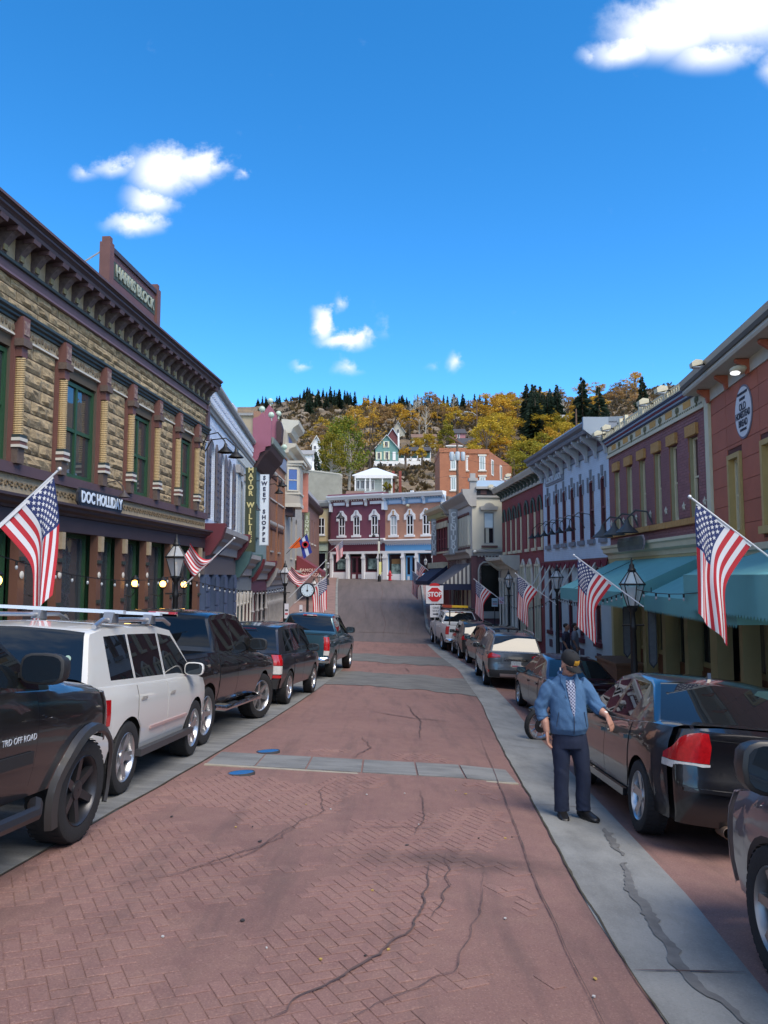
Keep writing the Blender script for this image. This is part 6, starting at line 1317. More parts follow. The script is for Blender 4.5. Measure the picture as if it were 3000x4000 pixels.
def pickup(col, X, Y, hd, nm, lb, ext=None, **kw):
    S = dict(wb=3.45, ro=1.18, fo=.98, W=1.0, R=.395, tw=.265, sill=.47, wr=.70, col=col, bulge=.05, fbulge=.2, plan=.03, bed=(-2.80, -.98), arch=1.16, spokes=6, sh=[(-2.95, 1.30), (-1.0, 1.30), (-.8, 1.24), (.9, 1.22), (1.4, 1.20), (2.5, 1.08)], crown=[(-2.95, 0), (.8, .04), (1.3, .12), (2.6, .05)],
        cab=[(-.98, 1.30, 'pR'), (-.96, 1.36, 'pG'), (-.85, 1.76, 'pG'), (-.80, 1.82, 'pR'), (-.70, 1.86, 'gR', 1), (.05, 1.90, 'pR'), (.16, 1.90, 'gR', 2), (.75, 1.86, 'gG', 2), (1.42, 1.34, 'pG', 2), (1.55, 1.28, 'pR')])
    S.update(kw); c = Car(S, X, Y, hd, nm, lb, 'pickup truck', GV)
    q = c.cabs; c.doors([-.85 + q, .10 + q, 1.18 + q]); c.mirror(1.08 + q, 1.38, mt=TRIM, sz=1.25)
    c.rearband('tailgate', col, .66, 1.27, .015, .84, .015); c.rearband('tailgate_handle', TRIM, 1.08, 1.16, .03, .10, .01); c.bumper(CHROME, .48, .66, .14)
    for z0, z1, m_ in ((.86, 1.26, REDL), (.72, .855, CLEARL)): c.taillight(z0, z1, .10, .85, m_, name='tail_light' if m_ is REDL else 'reverse_light')
    MB().box(c.ri + .12, c.ri + .14, -.9, .9, 1.30, 1.32).obj('tailgate_cap', TRIM, c.root); p = c.root
    zt = c.cab[3][1]; mb = MB().box(-.86 + q, -.78 + q, -.22, .22, zt + .012, zt + .05); mb.obj('high_brake_light', REDL, c.root); MB().box(-.868 + q, -.85 + q, -.10, .10, zt + .018, zt + .044).obj('cargo_lamp', CLEARL, c.root)
    c.plate(.56); return c
c = pickup(paint_mat('white_truck_paint', (.66, .66, .65), .0, .35), 3.72, 41.0, -.085, 'white_work_pickup', 'white work pickup with ladder rack and amber beacon at the stop sign')
mb = MB()
for y in (-.75, .75): mb.tube([(-2.6, y, 1.3), (-2.6, y, 2.02), (.9, y, 2.02), (.95, y, 1.9)], .035, 6)
for x in (-2.6, -1.2, .6): mb.tube([(x, -.8, 2.02), (x, .8, 2.02)], .03, 6)
mb.obj('ladder_rack', TRIM, c.root); MB().box(-.3, -.05, -.62, .62, 2.03, 2.14).obj('beacon_bar', mat('beacon_amber', (.70, .42, .03), .3), c.root); MB().box(-.32, -.03, .25, .75, 2.02, 2.15).obj('beacon_end', mat('beacon_red', (.35, .06, .03), .3), c.root)
c = pickup(paint_mat('teal_blue_metallic', (.055, .125, .155), .65, .32), -2.36, 26.0, .1, 'teal_pickup', 'teal blue pickup truck farthest along the left kerb', rim=ALLOY); p = c.rear(0, .98, .03)
MB().prism([(-.16, -.04), (.16, -.04), (.18, .04), (-.14, .04)], 'x', p[0] - .01, p[0] + .01).xf(lambda v: (v.x, v.y, v.z + .98)).obj('emblem', mat('gold_emblem', (.5, .42, .2), .3, metal=.6), c.root)
# ---- dark grey compact 4x4
c = Car(dict(wb=2.55, ro=.82, fo=.85, W=.89, R=.36, sill=.38, wr=.66, col=paint_mat('dark_slate_metallic', (.030, .032, .042), .6, .32), bulge=.10, plan=.06, spokes=5, sh=[(-2.2, 1.08), (-1.5, 1.08), (0, 1.05), (1.0, 1.04), (1.4, 1.02), (2.2, .92)], crown=[(-2.2, .02), (1.3, .08), (2.2, .05)],
    cab=[(-2.0, 1.10, 'pR'), (-1.98, 1.16, 'pG'), (-1.86, 1.56, 'pG'), (-1.82, 1.63, 'pR'), (-1.55, 1.67, 'gR', 0), (-.9, 1.70, 'pR'), (-.82, 1.70, 'gR', 1), (-.05, 1.71, 'pR'), (.04, 1.71, 'gR', 2), (.7, 1.66, 'gG', 2), (1.22, 1.14, 'pG', 2), (1.38, 1.06, 'pR')]), -2.80, 18.4, .12, 'grey_compact_four_by_four', 'dark grey compact four by four between the black and teal pickups', 'car', GV)
c.doors([-.95, -.02, .95]); c.mirror(.72, 1.15, mt=TRIM, sz=1.1); c.taillight(.86, 1.08, .10, .80); c.taillight(.68, .85, .08, .80, CLEARL, name='reverse_light'); c.taillight(.60, .66, .06, .80, name='reflector'); c.rearband('lower_bumper', TRIM, .38, .56, .04, .99); c.plate(.52); c.rearband('high_brake_light', mat('dark_red_lens', (.16, .012, .016), .2), 1.60, 1.61, -.16, .3, .004)
lettering('4WD', CHROME, c.root, (c.xr - .03, -.45, .74), .09, (rad(90), 0, rad(-90)))
# ---- lifted black pickup
c = pickup(paint_mat('black_truck_paint', (.007, .007, .008), .2, .26), -3.42, 13.02, .095, 'black_pickup', 'lifted black pickup with chrome step bar and turned front wheels on the left', glass=CGLB, wb=3.25, R=.41, sill=.52, turn=-.30, tw=.30)
for sg in (1, -1):
    MB().tube([(-1.15, sg * .95, .47), (-1.0, sg * 1.06, .45), (1.0, sg * 1.06, .45), (1.12, sg * .95, .47)], .042, 8).obj('step_bar', CHROME, c.root, True)
    for k in range(2): MB().box(-.1 + k * 1.0 - .55, .25 + k * 1.0 - .55, min(sg * 1.0, sg * 1.09), max(sg * 1.0, sg * 1.09), .485, .50).obj('step_pad', TRIM, c.root)
# ---- white boxy crossover
c = Car(dict(wb=2.42, ro=.90, fo=.70, W=.92, R=.36, tw=.245, sill=.36, wr=.68, col=paint_mat('pearl_white', (.60, .585, .545), .0, .32), bulge=.10, plan=.05, spokes=5, sh=[(-2.3, 1.10), (-1.5, 1.085), (0, 1.055), (1.0, 1.04), (1.4, 1.02), (2.2, .90)], crown=[(-2.3, .02), (1.2, .07), (2.2, .05)], rprof=[(.3, -.02), (.45, .03), (.62, .03), (.75, -.01), (1.1, -.01)],
    cab=[(-2.12, 1.115, 'pR'), (-2.10, 1.15, 'pG'), (-1.93, 1.56, 'pG'), (-1.90, 1.60, 'pR'), (-1.60, 1.645, 'gR', 0), (-1.02, 1.67, 'pR'), (-.96, 1.67, 'gR', 1), (-.05, 1.68, 'pR'), (.02, 1.68, 'gR', 2), (.7, 1.64, 'gG', 2), (1.30, 1.14, 'pG', 2), (1.45, 1.06, 'pR')]), -3.50, 9.22, .04, 'white_crossover', 'white boxy crossover with roof bars and stickers behind the nearest pickup', 'car', GV)
c.doors([-1.0, -.02, .95]); c.mirror(.84, 1.15); c.taillight(.74, 1.02, .30, .62, slant=.1); c.taillight(.84, .90, .15, .68, mat('smoked_lens', (.32, .28, .26), .2), name='reverse_light'); c.plate(.84); c.rearband('lower_bumper', TRIM, .37, .44, .02, .95)
for sg in (1, -1):
    MB().tube([(-1.75, sg * .66, 1.66), (-1.55, sg * .66, 1.73), (.3, sg * .66, 1.76), (.55, sg * .66, 1.70)], .025, 8).obj('roof_rail', ALLOY, c.root, True); MB().box(-.95, .95, min(sg * .90, sg * .97), max(sg * .90, sg * .97), .33, .40).obj('running_board', mat('dark_step', (.06, .06, .065), .4, metal=.4), c.root)
    MB().box(-.6, .75, min(sg * .915, sg * .935), max(sg * .915, sg * .935), .57, .60).obj('door_strip', mat('dusty_rose_strip', (.38, .25, .23), .6), c.root)
for x in (-1.35, -.2):
    MB().box(x - .04, x + .04, -.80, .80, 1.80, 1.835).obj('rack_bar', mat('rack_white', (.60, .63, .68), .35, metal=.3), c.root)
    for sg in (1, -1): MB().prism([(x - .10, 1.70), (x + .10, 1.70), (x + .06, 1.81), (x - .06, 1.81)], 'y', sg * .66 - .05, sg * .66 + .05).obj('rack_foot', mat('rack_foot_grey', (.20, .21, .23), .35, metal=.4), c.root)
mb = MB(); 
for k, (y, z, r_, cl) in enumerate(((-.56, 1.21, .035, (.35, .5, .42)), (-.55, 1.29, .045, (.38, .55, .42)), (-.46, 1.27, .03, (.55, .36, .12)), (-.44, 1.19, .04, (.55, .50, .40)), (-.36, 1.26, .045, (.55, .30, .22)), (-.56, 1.36, .03, (.40, .55, .45)), (-.30, 1.22, .04, (.30, .42, .55)))):
    xx = -2.10 + (z - 1.15) / .41 * .17 - .012; MB().lathe([(r_, -.002), (r_, .002), (.002, .004)], 12, (xx, y, z), 'x').obj('sticker', mat('sticker%d' % k, cl, .6), c.root)
# ---- nearest grey-brown pickup at the left edge
TAC = paint_mat('dark_bronze_grey', (.020, .019, .020), .45, .3)
c = pickup(TAC, -3.44, 4.66, .075, 'grey_pickup', 'dark grey pickup with flared arches nearest the camera at left', cabs=-.40, wb=3.23, W=.945, R=.392, tw=.28, sill=.50, rim=ALLOYD, spokes=6, wr=.66, fo=.64, fbulge=.34, plan=.08, arch=1.18, cab=[(-.98, 1.30, 'pR'), (-.96, 1.36, 'pG'), (-.85, 1.68, 'pG'), (-.80, 1.73, 'pR'), (-.70, 1.76, 'gR', 1), (.02, 1.80, 'pR'), (.15, 1.80, 'gR', 2), (.60, 1.765, 'gG', 2), (1.26, 1.30, 'pG', 2), (1.40, 1.24, 'pR')])
for sg in (1, -1):
    for xa in (-c.wb / 2, c.wb / 2):
        g = []
        for k in range(19):
            t = lerp(-.35, math.pi + .35, k / 18); row = []
            for (rr_, off) in ((1.15, .055), (1.20, .075), (1.33, .055), (1.36, .005)):
                x, z = xa + c.R * rr_ * math.cos(t), c.R * .98 + c.R * rr_ * math.sin(t); row.append((x, sg * (abs(c.side(min(max(x, c.ri), c.fi), max(z, c.sill), sg)[1]) + off), z))
            g.append(row)
        c.patch('arch_flare', mat('flare_grey', (.030, .028, .028), .45, coat=.4), g, None, .0)
    MB().tube([(-1.2, sg * .92, .44), (-1.1, sg * 1.0, .41), (.75, sg * 1.0, .41), (.9, sg * .92, .44)], .05, 8).obj('step_bar', mat('step_black', (.02, .02, .024), .35), c.root, True)
    MB().box(-1.15, .72, min(sg * .935, sg * .965), max(sg * .935, sg * .965), .74, .82).obj('door_moulding', TRIM, c.root)
lettering('TRD OFF ROAD', mat('decal_silver', (.45, .48, .52), .4), c.root, (.50, -.975, .92), .06, (rad(90), 0, 0), depth=.003)
# ---- grey-blue car cut by the right edge
c = Car(dict(wb=2.70, ro=.95, fo=.95, W=.92, R=.345, tw=.235, sill=.28, wr=.63, col=paint_mat('grey_lavender_metallic', (.115, .11, .14), .6, .3), spokes=6, rim=mat('warm_alloy', (.34, .31, .29), .35, metal=.8), sh=[(-2.3, 1.06), (-1.5, 1.05), (0, 1.01), (1.0, 1.0), (1.4, .98), (2.2, .82)], crown=[(-2.3, .02), (1.2, .08), (2.2, .05)],
    cab=[(-1.95, 1.07, 'pR'), (-1.9, 1.12, 'pG'), (-1.65, 1.46, 'pG'), (-1.6, 1.5, 'pR'), (-1.4, 1.55, 'gR', 0), (-.95, 1.58, 'pR'), (-.88, 1.58, 'gR', 1), (-.05, 1.6, 'pR'), (.04, 1.6, 'gR', 2), (.6, 1.55, 'gG', 2), (1.3, 1.06, 'pG', 2), (1.45, 1.0, 'pR')]), 2.93, 2.92, .045, 'grey_lavender_car', 'grey lavender car cut off by the right picture edge, only fender, wheel and mirror showing', 'car', GV)
c.doors([-1.0, -.02, .98]); c.mirror(1.0, 1.16, mt=mat('mirror_black', (.012, .012, .013), .4), sz=1.6); c.taillight(.85, 1.02, .3, .6); c.plate(.7)
# ---- motorcycle
mr = empty('motorcycle', (2.97, 14.6, gz(14.6, 3.1) - .01), rad(168), 'parked black motorcycle behind the man, front wheel toward the road', 'motorcycle'); mr.rotation_euler = (rad(-10), .03, rad(170))
def mwheel(x, r, wd, turn=0):
    ty = MB().lathe([(r * .82, -wd * .8), (r * .9, -wd), (r * .98, -wd * .6), (r, 0), (r * .98, wd * .6), (r * .9, wd), (r * .82, wd * .8)], 28, axis='y', cap=False).obj('wheel', TYRE, mr, True); ty.location = (x, 0, r); ty.rotation_euler = (0, 0, turn)
    rm = MB().lathe([(r * .83, -wd * .6), (r * .83, wd * .6), (r * .74, wd * .5), (r * .74, -wd * .5), (r * .83, -wd * .6)], 28, axis='y', cap=False)
    for k in range(10): a = k * math.pi / 5; rm.tube([(.05 * math.cos(a), 0, .05 * math.sin(a)), (r * .76 * math.cos(a + .15), 0, r * .76 * math.sin(a + .15))], .012, 5)
    rm.lathe([(.06, -.05), (.06, .05)], 10, axis='y'); rm.obj('rim', ALLOY, ty, True); MB().lathe([(.14, .045), (.145, .05), (.05, .055)], 18, axis='y', cap=False).obj('brake_disc', ALLOYD, ty)
mwheel(.05, .325, .06, rad(30)); mwheel(-1.5, .32, .08)
MB().tube([(.05, .09, .325), (-.25, .09, .95)], .028, 8).obj('fork', CHROME, mr, True); MB().tube([(.05, -.09, .325), (-.25, -.09, .95)], .028, 8).obj('fork', CHROME, mr, True)
BKL = paint_mat('bike_black', (.008, .008, .009), .2, .3); MB().ball((-.62, 0, .88), (.30, .15, .14), 14, 9).obj('tank', BKL, mr, True); MB().ball((-1.12, 0, .80), (.34, .15, .07), 12, 7).obj('seat', TRIM, mr, True); MB().ball((-1.5, 0, .66), (.34, .10, .12), 12, 7).obj('rear_fender', BKL, mr, True); MB().ball((.04, 0, .62), (.22, .08, .06), 12, 6).obj('front_fender', BKL, mr, True)
mb = MB().box(-.95, -.45, -.16, .16, .28, .55); mb.lathe([(.12, -.2), (.12, .2)], 12, (-.85, 0, .42), 'y'); mb.obj('engine', ALLOYD, mr); MB().tube([(-.5, -.18, .45), (-.6, -.22, .25), (-1.7, -.24, .28)], .05, 8).obj('exhaust', CHROME, mr, True)
MB().tube([(-.35, -.42, 1.10), (-.25, -.2, 1.08), (-.22, 0, 1.0), (-.25, .2, 1.08), (-.35, .42, 1.10)], .016, 6).obj('handlebar', CHROME, mr, True); MB().lathe([(.09, .06), (.10, .02), (.06, -.08), (.02, -.1)], 14, (-.08, 0, .95), 'x').obj('headlight', CHROME, mr, True)
for sg in (1, -1): MB().ball((-.38, sg * .45, 1.22), (.02, .08, .05), 10, 6).tube([(-.34, sg * .4, 1.1), (-.38, sg * .44, 1.2)], .008, 5).obj('mirror', CLEARL, mr, True)
MB().tube([(-.9, .12, .3), (-1.0, .3, .02)], .014, 6).obj('side_stand', TRIM, mr)

# ================================================================ PEOPLE
SKIN = mat('skin', (.42, .215, .15), .55, var=.3, vs=14, sub=.1); SKIN2 = mat('skin_tan', (.30, .15, .10), .55)
def remesh(mb, name, mt, parent, vox, it=3, wr=None, mats=None):
    o = mb.obj('tmp', mt, fix=True); m = o.modifiers.new('r', 'REMESH'); m.mode = 'VOXEL'; m.voxel_size = vox
    sm = o.modifiers.new('s', 'SMOOTH'); sm.iterations = it; sm.factor = .5
    me = bpy.data.meshes.new_from_object(o.evaluated_get(bpy.context.evaluated_depsgraph_get())); old = o.data; bpy.data.objects.remove(o); bpy.data.meshes.remove(old)
    if wr:
        nor = [v.normal.copy() for v in me.vertices]
        for v, n in zip(me.vertices, nor): v.co += n * wr(v.co)
    me.materials.clear(); me.materials.append(mt); me.polygons.foreach_set('use_smooth', [True] * len(me.polygons)); me.update()
    q = bpy.data.objects.new(name, me); COL.objects.link(q); q.parent = parent; return q
def ell_loft(mb, rings, n=20):
    mb.loft([[(cx + rx * math.cos(t), cy + ry * math.sin(t), z) for t in [2 * math.pi * k / n for k in range(n)]] for (z, cx, cy, rx, ry) in rings]); return mb
def hand(mb, w, d, pn, sc=1., curl=.25, thumb=1):
    """palm, four unequal fingers with knuckle bends, thumb from the palm's side; w wrist, d pointing way, pn palm normal"""
    w, d, pn = Vector(w), Vector(d).normalized(), Vector(pn).normalized(); s_ = d.cross(pn).normalized(); pn = s_.cross(d)
    mb.loft([[w + d * a * sc + s_ * b * math.cos(t) * sc + pn * c * math.sin(t) * sc for t in [k * math.pi / 5 for k in range(10)]] for a, b, c in ((-.01, .026, .02), (.03, .038, .018), (.07, .043, .016), (.092, .040, .013))])
    for k, (off, ln) in enumerate(((-.033, .068), (-.011, .078), (.011, .074), (.033, .058))):
        b = w + (d * .088 + s_ * off) * sc; c1 = b + (d * math.cos(curl) + pn * math.sin(curl)) * ln * .45 * sc; d2 = d * math.cos(curl * 2.4) + pn * math.sin(curl * 2.4)
        mb.tube([b - d * .02, b, c1, c1 + d2 * ln * .3 * sc, c1 + d2 * ln * .55 * sc], [.0105 * sc, .0098 * sc, .0092 * sc, .0085 * sc, .006 * sc], 8)
    b = w + (d * .025 - s_ * thumb * .030) * sc; t1 = b + (d * .55 - s_ * thumb * .6 + pn * .5).normalized() * .04 * sc; mb.tube([b, t1, t1 + (d * .85 - s_ * thumb * .1 + pn * .4).normalized() * .035 * sc], [.013 * sc, .0115 * sc, .008 * sc], 8)
def head(mb, c, M):
    """skull, jaw, brow, nose, mouth, ears about the head centre c, turned by M (face looks along -y)"""
    st = len(mb.v); mb.ball((0, 0, .02), (.076, .096, .098), 18, 14); mb.ball((0, -.022, -.055), (.058, .068, .062), 16, 10); mb.ball((0, -.055, -.088), (.030, .028, .024), 12, 8)
    mb.tube([(0, -.088, .018), (0, -.104, -.012), (0, -.114, -.026), (0, -.098, -.034)], [.008, .011, .014, .010], 8)
    for sg in (-1, 1):
        mb.ball((sg * .032, -.082, .020), (.026, .016, .010), 10, 6); mb.ball((sg * .044, -.066, -.026), (.022, .022, .020), 10, 6)
        mb.ball((sg * .078, .008, -.008), (.010, .018, .031), 10, 8); mb.ball((sg * .078, .006, -.034), (.008, .011, .013), 8, 6)
    mb.tube([(-.022, -.086, -.058), (0, -.094, -.056), (.022, -.086, -.058)], [.005, .007, .005], 6); mb.tube([(-.018, -.084, -.066), (0, -.091, -.067), (.018, -.084, -.066)], [.005, .008, .005], 6)
    mb.xf(lambda v: Vector(c) + M @ v, st)
man = empty('person', (1.93, 8.10, gz(8.10, 1.93) + .004), 0, 'man in blue fleece jacket, jeans and black cap reaching toward black sedan', 'person')
HM = Matrix.Rotation(rad(28), 3, 'Z') @ Matrix.Rotation(rad(30), 3, 'X'); HC = Vector((-.015, -.055, 1.545))
b = MB(); head(b, HC, HM); b.tube([(-.03, .0, 1.36), (-.028, -.012, 1.43), (-.02, -.035, 1.49)], [.065, .056, .055], 14)
ell_loft(b, [(.86, -.02, 0, .14, .10), (1.1, -.02, 0, .14, .10), (1.3, -.03, 0, .15, .09), (1.38, -.03, 0, .10, .07)])
b.tube([(-.17, .01, 1.34), (-.285, .03, 1.09), (-.268, -.03, .95), (-.258, -.055, .865)], [.05, .044, .042, .029], 12); b.tube([(.12, 0, 1.35), (.235, -.03, 1.13), (.30, -.12, 1.075), (.335, -.15, 1.045)], [.05, .044, .040, .029], 12)
hand(b, (-.257, -.058, .855), (.06, -.10, -1), (.9, -.35, .05), 1.0, .30, 1); hand(b, (.338, -.152, 1.04), (.36, -.14, -.92), (-.55, .75, -.35), 1.0, .16, -1)
b.tube([(-.02, 0, .95), (-.10, 0, .80), (-.10, 0, .45), (-.10, .01, .10)], [.09, .08, .055, .045], 10); b.tube([(-.02, 0, .95), (.08, 0, .80), (.11, 0, .46), (.115, .0, .12)], [.09, .08, .055, .045], 10)
remesh(b, 'body', SKIN, man, .0048, 2)
def eye(sg): 
    p = HC + HM @ Vector((sg * .031, -.0865, .006)); e = MB().ball(p, (.011, .008, .008), 8, 6).obj('eye', mat('eye_dark', (.05, .04, .035), .2), man, True)
eye(-1); eye(1)
FLEECE = mat('blue_fleece', (.060, .135, .250), .92, var=.35, vs=5, bump=.5, bs=160, col2=(.042, .100, .20)); DENIM = mat('dark_denim', (.006, .012, .034), .85, var=.6, vs=3, bump=.4, bs=220, col2=(.011, .021, .055)); SHOE = mat('black_leather', (.010, .009, .009), .4, var=.3, vs=8); CAPM = mat('black_cap_cloth', (.008, .008, .009), .85, bump=.3, bs=200)
j = ell_loft(MB(), [(.835, -.02, .0, .176, .130), (.85, -.02, 0, .186, .146), (.90, -.02, -.01, .196, .168), (1.0, -.022, -.012, .190, .170), (1.1, -.025, -.01, .186, .158), (1.2, -.03, -.005, .190, .145), (1.30, -.035, 0, .190, .130), (1.36, -.035, .005, .165, .110), (1.41, -.032, 0, .118, .088), (1.435, -.03, 0, .09, .075)], 28)
j.tube([(-.16, .01, 1.34), (-.235, .02, 1.26), (-.285, .03, 1.14), (-.305, .03, 1.08), (-.290, .0, 1.02), (-.277, -.015, .985)], [.082, .080, .072, .071, .064, .058], 14)
j.tube([(.10, .01, 1.345), (.175, .01, 1.28), (.222, -.01, 1.20), (.250, -.04, 1.135), (.285, -.09, 1.095), (.30, -.105, 1.085)], [.082, .079, .073, .071, .062, .055], 14)
j.loft([[(-.03 + r * math.cos(t) * 1.0, -.01 + r * 1.02 * math.sin(t), z - .035 * math.sin(t) * (-1) * (1 if math.sin(t) < 0 else .3)) for t in [k * math.pi / 10 for k in range(20)]] for r, z in ((.10, 1.40), (.098, 1.45), (.088, 1.465), (.080, 1.45), (.07, 1.41))])
jk = remesh(j, 'jacket', FLEECE, man, .0085, 4, lambda p: .009 * nz(p.x * 8 + p.z * 6, p.y * 6, p.z * 9) + .007 * nz(p.x * 6 - p.z * 8, p.y * 6, p.z * 15 + p.x * 16) + .009 * nz(p.x * 10, p.y * 9, p.z * 24 + abs(p.x) * 20) * smooth01((abs(p.x + .02) - .19) / .05) - (.006 if abs(p.z - 1.012) < .008 and p.x < -.2 else 0))
t_ = ell_loft(MB(), [(.70, -.015, .0, .17, .13), (.78, -.018, .0, .178, .138), (.86, -.02, .0, .175, .13), (.92, -.02, 0, .165, .12)], 22)
t_.tube([(-.09, 0, .82), (-.105, -.005, .66), (-.105, -.012, .46), (-.108, .0, .26), (-.105, .005, .10), (-.104, .0, .055)], [.105, .094, .078, .074, .076, .078], 16); t_.tube([(.06, 0, .82), (.09, -.01, .66), (.115, -.02, .47), (.115, -.01, .27), (.112, -.005, .11), (.112, -.01, .065)], [.105, .094, .079, .075, .076, .078], 16)
remesh(t_, 'jeans', DENIM, man, .009, 3, lambda p: .006 * nz(p.x * 7 + p.z * 3, p.y * 7, p.z * 7) + .007 * nz(p.x * 11 + p.z * 9, p.y * 9, p.z * 24 + p.x * 14) * (smooth01((.30 - p.z) / .2) + .7 * smooth01((.12 - abs(p.z - .46)) / .1)))
def shoe(x, y, yaw):
    s_ = MB(); R_ = []
    for (a, w, h, l) in ((.10, .030, .05, 0), (.085, .040, .085, 0), (.03, .043, .095, 0), (-.04, .045, .080, 0), (-.10, .050, .058, 0), (-.15, .050, .050, 0), (-.185, .040, .040, 0), (-.20, .022, .028, 0)):
        R_.append([(w * math.copysign(abs(math.cos(t)) ** .7, math.cos(t)), a, max(.004, h * .5 + h * .5 * math.copysign(abs(math.sin(t)) ** .7, math.sin(t)))) for t in [k * math.pi / 8 for k in range(16)]])
    s_.loft(R_); q = s_.obj('shoe', SHOE, man, True, 60); q.location = (x, y, .0); q.rotation_euler = (0, 0, yaw); m2 = MB(); m2.loft([[(w * 1.05 * math.cos(t), a0 + l * math.sin(t), z) for t in [k * math.pi / 10 for k in range(20)]] for (w, a0, l, z) in ((.05, -.05, .155, .0), (.052, -.05, .157, .018))]); m2.obj('sole', TRIM, q, True)
shoe(-.106, -.01, rad(-4)); shoe(.125, -.02, rad(24))
c_ = MB(); c_.loft([[(rx * math.cos(t), .012 + ry * math.sin(t), z) for t in [k * math.pi / 11 for k in range(22)]] for rx, ry, z in ((.083, .104, .030), (.086, .107, .055), (.085, .105, .085), (.076, .094, .115), (.056, .070, .136), (.025, .03, .146), (.004, .004, .148))]); c_.xf(lambda v: HC + HM @ v); cap = c_.obj('cap', CAPM, man, True, 60)
br = MB(); R_ = []
for i in range(9):
    q = lerp(-1, 1, i / 8); x = .078 * q; y0 = .012 - .107 * math.sqrt(max(0, 1 - (x / .09) ** 2)); ext = .075 * (1 - .75 * q ** 4); dz = -.022 * q * q
    R_.append([(x, y0 + .01, .038 + dz), (x * 1.02, y0 - ext * .5, .034 + dz), (x, y0 - ext, .018 + dz * 1.2), (x, y0 - ext, .012 + dz * 1.2), (x * 1.02, y0 - ext * .5, .028 + dz), (x, y0 + .01, .032 + dz)])
br.loft(R_).xf(lambda v: HC + HM @ v); br.obj('brim', CAPM, cap, True, 50)
MB().ball(HC + HM @ Vector((0, .012, .15)), .008, 8, 5).obj('button', CAPM, cap, True)
GOLD = mat('gold_embroidery', (.62, .34, .02), .7, var=.8, vs=70, col2=(.20, .04, .01))
g_ = MB()
for (a, z0, z1) in ((.40, .062, .098), ):
    pass
for i in range(5):
    for j_ in range(2):
        th0, th1 = rad(-90 + (-22 + i * 9.4)), rad(-90 + (-22 + i * 9.4 + 7.6)); z0, z1 = .056 + j_ * .026, .078 + j_ * .026
        def cp(th, z, o=.004): r = interp(z, [(.055, 1.), (.085, .985), (.115, .89)]); return HC + HM @ Vector(((.086 * r + o) * math.cos(th), .012 + (.107 * r + o) * math.sin(th), z))
        g_.add([cp(th0, z0), cp(th1, z0), cp(th1, z1), cp(th0, z1), cp(th0, z0, 0), cp(th1, z0, 0), cp(th1, z1, 0), cp(th0, z1, 0)], [(0, 1, 2, 3), (0, 4, 5, 1), (1, 5, 6, 2), (2, 6, 7, 3), (3, 7, 4, 0)])
g_.obj('embroidery', GOLD, cap)
def front(x, z):   # jacket front surface
    ry = interp(z, [(.85, .148), (.9, .178), (1.0, .182), (1.1, .170), (1.2, .152), (1.3, .133), (1.37, .112), (1.43, .08)]); rx = .205; return -ry * math.sqrt(max(.02, 1 - ((x + .025) / rx) ** 2)) - .006
def plaid():
    m, t, b_ = base_mat('navy_plaid'); oc = t.new('ShaderNodeTexCoord').outputs['Object']; x, y, z = t.sep(oc)
    s1 = t.rng(t.math('SINE', t.math('MULTIPLY', t.math('ADD', x, z), 190.)), .2, .5); s2 = t.rng(t.math('SINE', t.math('MULTIPLY', t.math('SUBTRACT', x, z), 190.)), .2, .5)
    c = t.mix(s1, (.015, .018, .06), (.30, .33, .45)); c = t.mix(t.math('MULTIPLY', s2, .6), c, (.45, .47, .55)); t.put(b_.inputs['Base Color'], c); b_.inputs['Roughness'].default_value = .85; return m
PLD = plaid()
sh = MB(); G = []
for i in range(13):
    z = lerp(1.045, 1.41, i / 12); w = lerp(.008, .052, (i / 12) ** .8); cx = lerp(-.005, -.022, i / 12); G.append([(cx + q * w, front(cx + q * w, z) - .004 + .006 * abs(q), z) for q in (-1, -.5, 0, .5, 1)])
sh.loft([g + [(p_[0], p_[1] + .02, p_[2]) for p_ in g[::-1]] for g in G]); sh.obj('shirt', PLD, man, True, 60)
te = MB(); te.loft([[(-.02 + q * w, front(-.02, z) - .006 + .02 * q * q, z) for q in (-1, -.5, 0, .5, 1)] for z, w in ((1.335, .006), (1.36, .022), (1.39, .034), (1.42, .040))], False); te.obj('undershirt', mat('white_tee', (.62, .63, .66), .8), man)
for sg in (-1, 1):   # open collar flaps
    MB().add([(-.022 + sg * .055, front(-.02, 1.36) - .012, 1.30), (-.022 + sg * .095, front(-.02, 1.36) + .01, 1.385), (-.022 + sg * .085, -.055, 1.455), (-.022 + sg * .042, front(-.02, 1.40) - .012, 1.415), (-.022 + sg * .055, front(-.02, 1.36) + .004, 1.30), (-.022 + sg * .095, front(-.02, 1.36) + .026, 1.385), (-.022 + sg * .085, -.04, 1.455), (-.022 + sg * .042, front(-.02, 1.40) + .004, 1.415)], [(0, 1, 2, 3), (0, 4, 5, 1), (1, 5, 6, 2), (2, 6, 7, 3), (3, 7, 4, 0)]).obj('collar_flap', FLEECE, man, True)
ZIP = mat('zip_dark', (.02, .03, .06), .6); MB().tube([(-.006, front(-.006, z) - .001, z) for z in (1.045, 1.0, .95, .90, .86)], .0045, 5).obj('zip', ZIP, man)
MB().tube([(-.085, front(-.085, 1.25) - .002, 1.245), (-.072, front(-.072, 1.215) - .002, 1.215)], .004, 5).obj('pocket_zip', ZIP, man)
for sg in (-1, 1): MB().tube([(sg * .13 - .02, front(sg * .13 - .02, 1.08) - .002, 1.08), (sg * .155 - .02, front(sg * .155 - .02, .93) - .003, .93)], .0035, 5).obj('pocket_seam', ZIP, man)
MB().lathe([(.033, -.012), (.036, 0), (.033, .012)], 14, (0, 0, 0)).xf(lambda v: Vector((.318, -.135, 1.060)) + Matrix.Rotation(rad(40), 3, 'Y') @ Matrix.Rotation(rad(-50), 3, 'X') @ v).obj('watch', mat('white_watch', (.60, .58, .52), .4), man, True)
